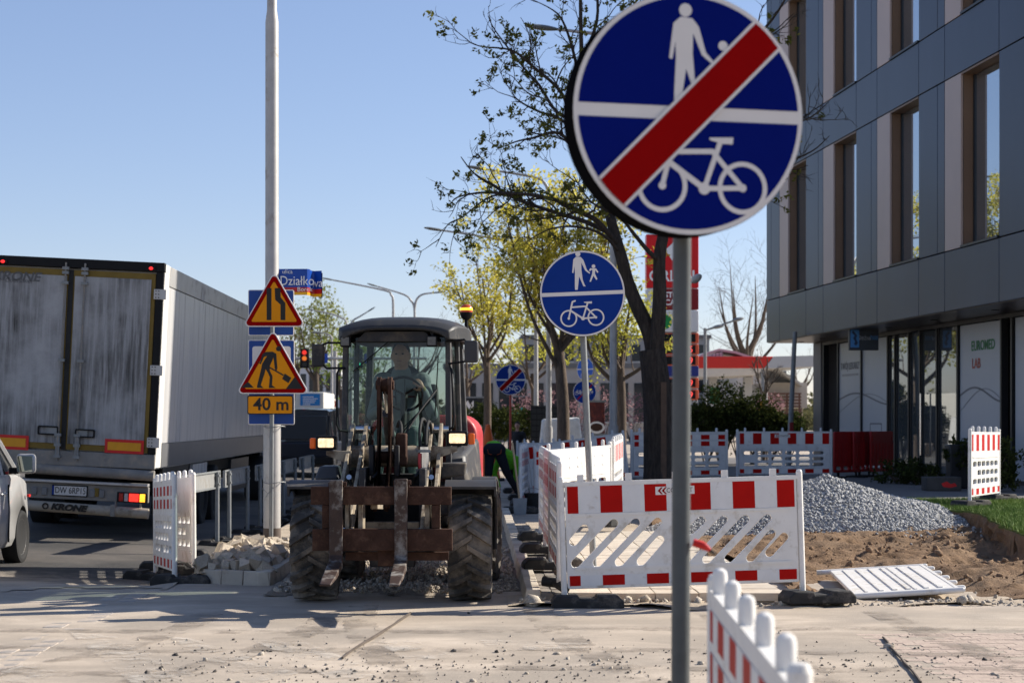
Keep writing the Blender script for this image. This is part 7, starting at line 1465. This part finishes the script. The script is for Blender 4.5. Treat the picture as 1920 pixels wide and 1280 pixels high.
def hand(wrist, d, up, k, curl=.5, m=0):
    """palm, four fingers and a thumb as bones, fingers along d, back of hand towards up"""
    w = Vector(wrist); d = Vector(d).normalized(); up = Vector(up); up = (up - d*up.dot(d)).normalized(); sd = d.cross(up); B = [(w, w+d*.045*k, .026*k, .030*k, m)]
    for i, (o_, L_) in enumerate(((-.030,.062),(-.010,.074),(.010,.070),(.030,.055))):
        a = w + d*.07*k + sd*o_*k; B.append((w + d*.03*k + sd*o_*.7*k, a, .014*k, .012*k, m)); p = a; dd = d
        for j in range(3):
            an = curl*(j+1)*.75; dd = (d*math.cos(an) - up*math.sin(an)); q = p + dd*L_*k*(.45,.32,.25)[j]; B.append((p, q, .0105*k, .0095*k, m)); p = q
    a = w + d*.015*k - sd*.028*k; b = a + (d*.5 - sd*.7 - up*.35).normalized()*.04*k; B += [(a, b, .014*k, .012*k, m), (b, b + (d*.75 - sd*.15 - up*.6).normalized()*.035*k, .011*k, .010*k, m)]
    return B
# driver (loader coordinates)
hd = LP(733, 666, 1.98); sh_z = 1.98; hip = Vector((hd.x, 2.20, 1.47)); neck = Vector((hd.x, 2.05, 2.12)); chest = Vector((hd.x, 2.10, 1.87)); swr = LP(771, 722, 1.62); LS, RS_ = Vector((hd.x-.205, 2.08, 2.0)), Vector((hd.x+.205, 2.08, 2.0))
rw = swr + Vector((.045,.06,-.035)); re = Vector((hd.x+.33, 1.93, 1.66)); lw = LP(695, 768, 1.80) + Vector((.01,.03,.02)); le = Vector((hd.x-.30, 2.02, 1.66))
B = [(hip, chest, .165, .16, 1), (chest, neck-Vector((0,0,.06)), .155, .11, 1), (LS, RS_, .095, .095, 1), (neck-Vector((0,0,.05)), hd-Vector((0,0,.03)), .075, .068, 0), (RS_, re, .078, .058, 1), (re, rw+(re-rw)*.12, .056, .045, 1), (rw+(re-rw)*.22, rw, .034, .032, 3), (LS, le, .078, .058, 1), (le, lw+(le-lw)*.12, .056, .042, 1), (lw+(le-lw)*.2, lw, .03, .028, 0),
     (hip+Vector((.09,0,-.02)), Vector((hd.x+.17,1.78,1.46)), .10, .078, 2), (hip+Vector((-.09,0,-.02)), Vector((hd.x-.17,1.78,1.46)), .10, .078, 2), (Vector((hd.x+.17,1.78,1.46)), Vector((hd.x+.18,1.60,1.07)), .075, .05, 2), (Vector((hd.x-.17,1.78,1.46)), Vector((hd.x-.18,1.62,1.07)), .075, .05, 2), (Vector((hd.x+.18,1.62,1.04)), Vector((hd.x+.18,1.46,1.02)), .05, .04, 4), (Vector((hd.x-.18,1.62,1.04)), Vector((hd.x-.18,1.46,1.02)), .05, .04, 4)]
B += hand(rw, Vector((-.35,-.55,.65)), Vector((.6,-.75,.2)), 1.0, .75, 0) + hand(lw, Vector((.1,-.7,-.35)), Vector((0,.3,1)), 1.0, .7, 0)
X = [(hd, (.088,.108,.128), (0,0,0), 0), (hd+Vector((0,-.102,-.012)), (.016,.026,.024), (0,0,0), 0), (hd+Vector((0,-.075,-.075)), (.04,.028,.032), (0,0,0), 0), (hd+Vector((.09,.005,-.01)), (.014,.028,.036), (0,0,0), 0), (hd+Vector((-.09,.005,-.01)), (.014,.028,.036), (0,0,0), 0), (hd+Vector((0,.026,.045)), (.093,.100,.098), (0,0,0), 5), (neck+Vector((0,.06,-.04)), (.17,.11,.085), (.3,0,0), 6), (chest+Vector((0,-.03,-.06)), (.155,.14,.10), (0,0,0), 1)]
dv = figure('person', 'driver in a teal hooded top steering the wheel loader', B, [M_skin, M_hood, M_trous, M_glove, M_black, M_hair, M_vest], (0,0,0), 0, voxel=.0085, extra=X, smooth_it=3)
dv.matrix_world = Matrix.Translation(ld.location) @ Matrix.Rotation(ld.rotation_euler.z, 4, 'Z') @ ART
for sx in (-1, 1): e_ = MB().ell(hd+Vector((sx*.033,-.098,.012)), (.013,.008,.008), 8, 6).build('eye', M_black, dv)
MB().box(hd.x-.022, hd.x+.022, hd.y-.110, hd.y-.100, hd.z-.062, hd.z-.057).build('mouth', mat('lip', (.25,.09,.08), .6, 0), dv)
MB().box(chest.x-.15, chest.x-.055, chest.y-.178, chest.y-.155, chest.z-.035, chest.z-.018).box(chest.x+.055, chest.x+.15, chest.y-.178, chest.y-.155, chest.z-.035, chest.z-.018).build('chest_stripe', mat('stripe_maroon', (.10,.03,.03), .8, 0), dv)
for sx in (-1, 1): MB().tube([neck+Vector((sx*.05,-.135,-.10)), chest+Vector((sx*.045,-.168,-.02)), chest+Vector((sx*.04,-.17,-.12))], .004, 6).build('hood_cord', M_black, dv)
# bending worker
wk = Vector((W(938,0,35.9).x, 35.9, 0)); hp = Vector((-.12,0,.97)); ch = Vector((.16,.42,.80)); nk = Vector((.22,.62,.66)); hd2 = Vector((.25,.70,.54)); fl, fr_ = Vector((-.28,.05,.06)), Vector((.36,.02,.06)); kl, kr = Vector((-.24,.0,.50)), Vector((.13,-.02,.52))
lh = Vector((-.02,.42,.22)); rh = Vector((.30,.62,.2))
B = [(hp+Vector((-.09,-.02,0)), hp+Vector((.09,-.02,0)), .15, .15, 0), (hp, ch, .15, .175, 1), (ch, nk, .17, .10, 1), (nk, hd2, .06, .06, 2), (hp+Vector((-.09,0,-.03)), kl, .115, .085, 0), (kl, fl+Vector((0,0,.06)), .08, .06, 0), (hp+Vector((.10,0,-.03)), kr, .12, .085, 0), (kr, fr_+Vector((0,0,.06)), .082, .062, 0), (fl, fl+Vector((0,.17,-.015)), .052, .045, 3), (fr_, fr_+Vector((.03,.17,-.015)), .052, .045, 3),
     (ch+Vector((-.16,.08,.0)), Vector((-.12,.48,.50)), .075, .06, 1), (Vector((-.12,.48,.50)), lh, .055, .04, 1), (ch+Vector((.17,.10,-.02)), Vector((.33,.55,.48)), .075, .06, 1), (Vector((.33,.55,.48)), rh, .055, .04, 1)] + hand(lh, (0,.1,-1), (-1,0,0), 1.1, .6, 2) + hand(rh, (0,.1,-1), (1,0,0), 1.1, .6, 2)
X = [(hd2, (.085,.10,.115), (0,0,0), 4), (hp+Vector((0,.10,.08)), (.185,.17,.10), (.4,0,.2), 1)]
wkp = figure('person', 'worker in green hi-vis jacket bending down beside the shaded barriers', B, [M_navy, M_hivis, M_skin, M_black, M_hair], wk, 0, voxel=.011, extra=X, smooth_it=4)
for sx in (-1, 1): MB().tube([hp+Vector((sx*.14,-.155,.02)), hp+Vector((sx*.13,-.165,-.06)), hp+Vector((sx*.05,-.17,-.09))], .006, 6).build('orange_seam', mat('orange_seam', (.5,.10,.03), .7, 0), wkp)
# two bystanders beyond the fences
def stander(label, px, head_py, Y, jac, hair=M_hair, voxel=.018):
    p = W(px, head_py, Y); g_ = gz(p.x, Y); h = p.z - g_; k = h/1.66
    V3 = lambda a, b, c: Vector((a*k, b*k, c*k))
    B = [(V3(0,0,.95), V3(0,0,1.32), .155*k, .17*k, 1), (V3(-.18,0,1.40), V3(.18,0,1.40), .085*k, .085*k, 1), (V3(0,0,1.42), V3(0,0,1.60), .055*k, .055*k, 0), (V3(-.09,0,.93), V3(-.10,0,.5), .10*k, .075*k, 2), (V3(-.10,0,.5), V3(-.10,.02,.1), .07*k, .05*k, 2), (V3(.09,0,.93), V3(.11,0,.5), .10*k, .075*k, 2), (V3(.11,0,.5), V3(.11,.02,.1), .07*k, .05*k, 2),
         (V3(-.10,.02,.05), V3(-.11,-.15,.04), .05*k, .04*k, 3), (V3(.11,.02,.05), V3(.12,-.15,.04), .05*k, .04*k, 3), (V3(-.22,0,1.40), V3(-.28,.02,1.12), .065*k, .05*k, 1), (V3(-.28,.02,1.12), V3(-.26,-.10,.90), .05*k, .036*k, 1), (V3(.22,0,1.40), V3(.28,.02,1.12), .065*k, .05*k, 1), (V3(.28,.02,1.12), V3(.26,-.10,.90), .05*k, .036*k, 1)] + hand(V3(-.26,-.11,.88), (0,-.2,-1), (-1,0,0), k, .4, 0) + hand(V3(.26,-.11,.88), (0,-.2,-1), (1,0,0), k, .4, 0)
    X = [(V3(0,0,1.67), (.078*k,.098*k,.118*k), (0,0,0), 0), (V3(0,-.095,1.66), (.015*k,.024*k,.022*k), (0,0,0), 0), (V3(0,.02,1.72), (.083*k,.095*k,.085*k), (0,0,0), 4), (V3(.08,0,1.66), (.012*k,.025*k,.033*k), (0,0,0), 0), (V3(-.08,0,1.66), (.012*k,.025*k,.033*k), (0,0,0), 0)]
    f_ = figure('person', label, B, [M_skin, jac, M_navy, M_black, hair], (p.x, Y, g_), R(-20), voxel, X, 3)
    for sx in (-1, 1): MB().ell(V3(sx*.031,-.09,1.685), (.012*k,.008*k,.007*k), 8, 5).build('eye', M_black, f_)
    return f_
stander('dark haired person behind the far barriers, only head and shoulders showing', 970, 798, 48, mat('black_jacket', (.02,.02,.022), .8, .1)); stander('person in a dark jacket walking beyond the loader rear', 899, 803, 50, MATS['black_jacket'])
cn = thing('traffic_cone', 'orange cone tip beyond the bending worker', 'traffic cone', (W(915,0,46).x, 46, 0)); k = (W(0,796,46).z)/.75
MB().lathe([(.17*k,.03*k),(.03*k,.75*k),(0,.76*k)], (0,0,0), 'z', 18).build('cone', mat('cone_orange', (.75,.13,.02), .5, .08), cn); MB().box(-.22*k,.22*k,-.22*k,.22*k,0,.03*k).build('base', M_black_rubber, cn)
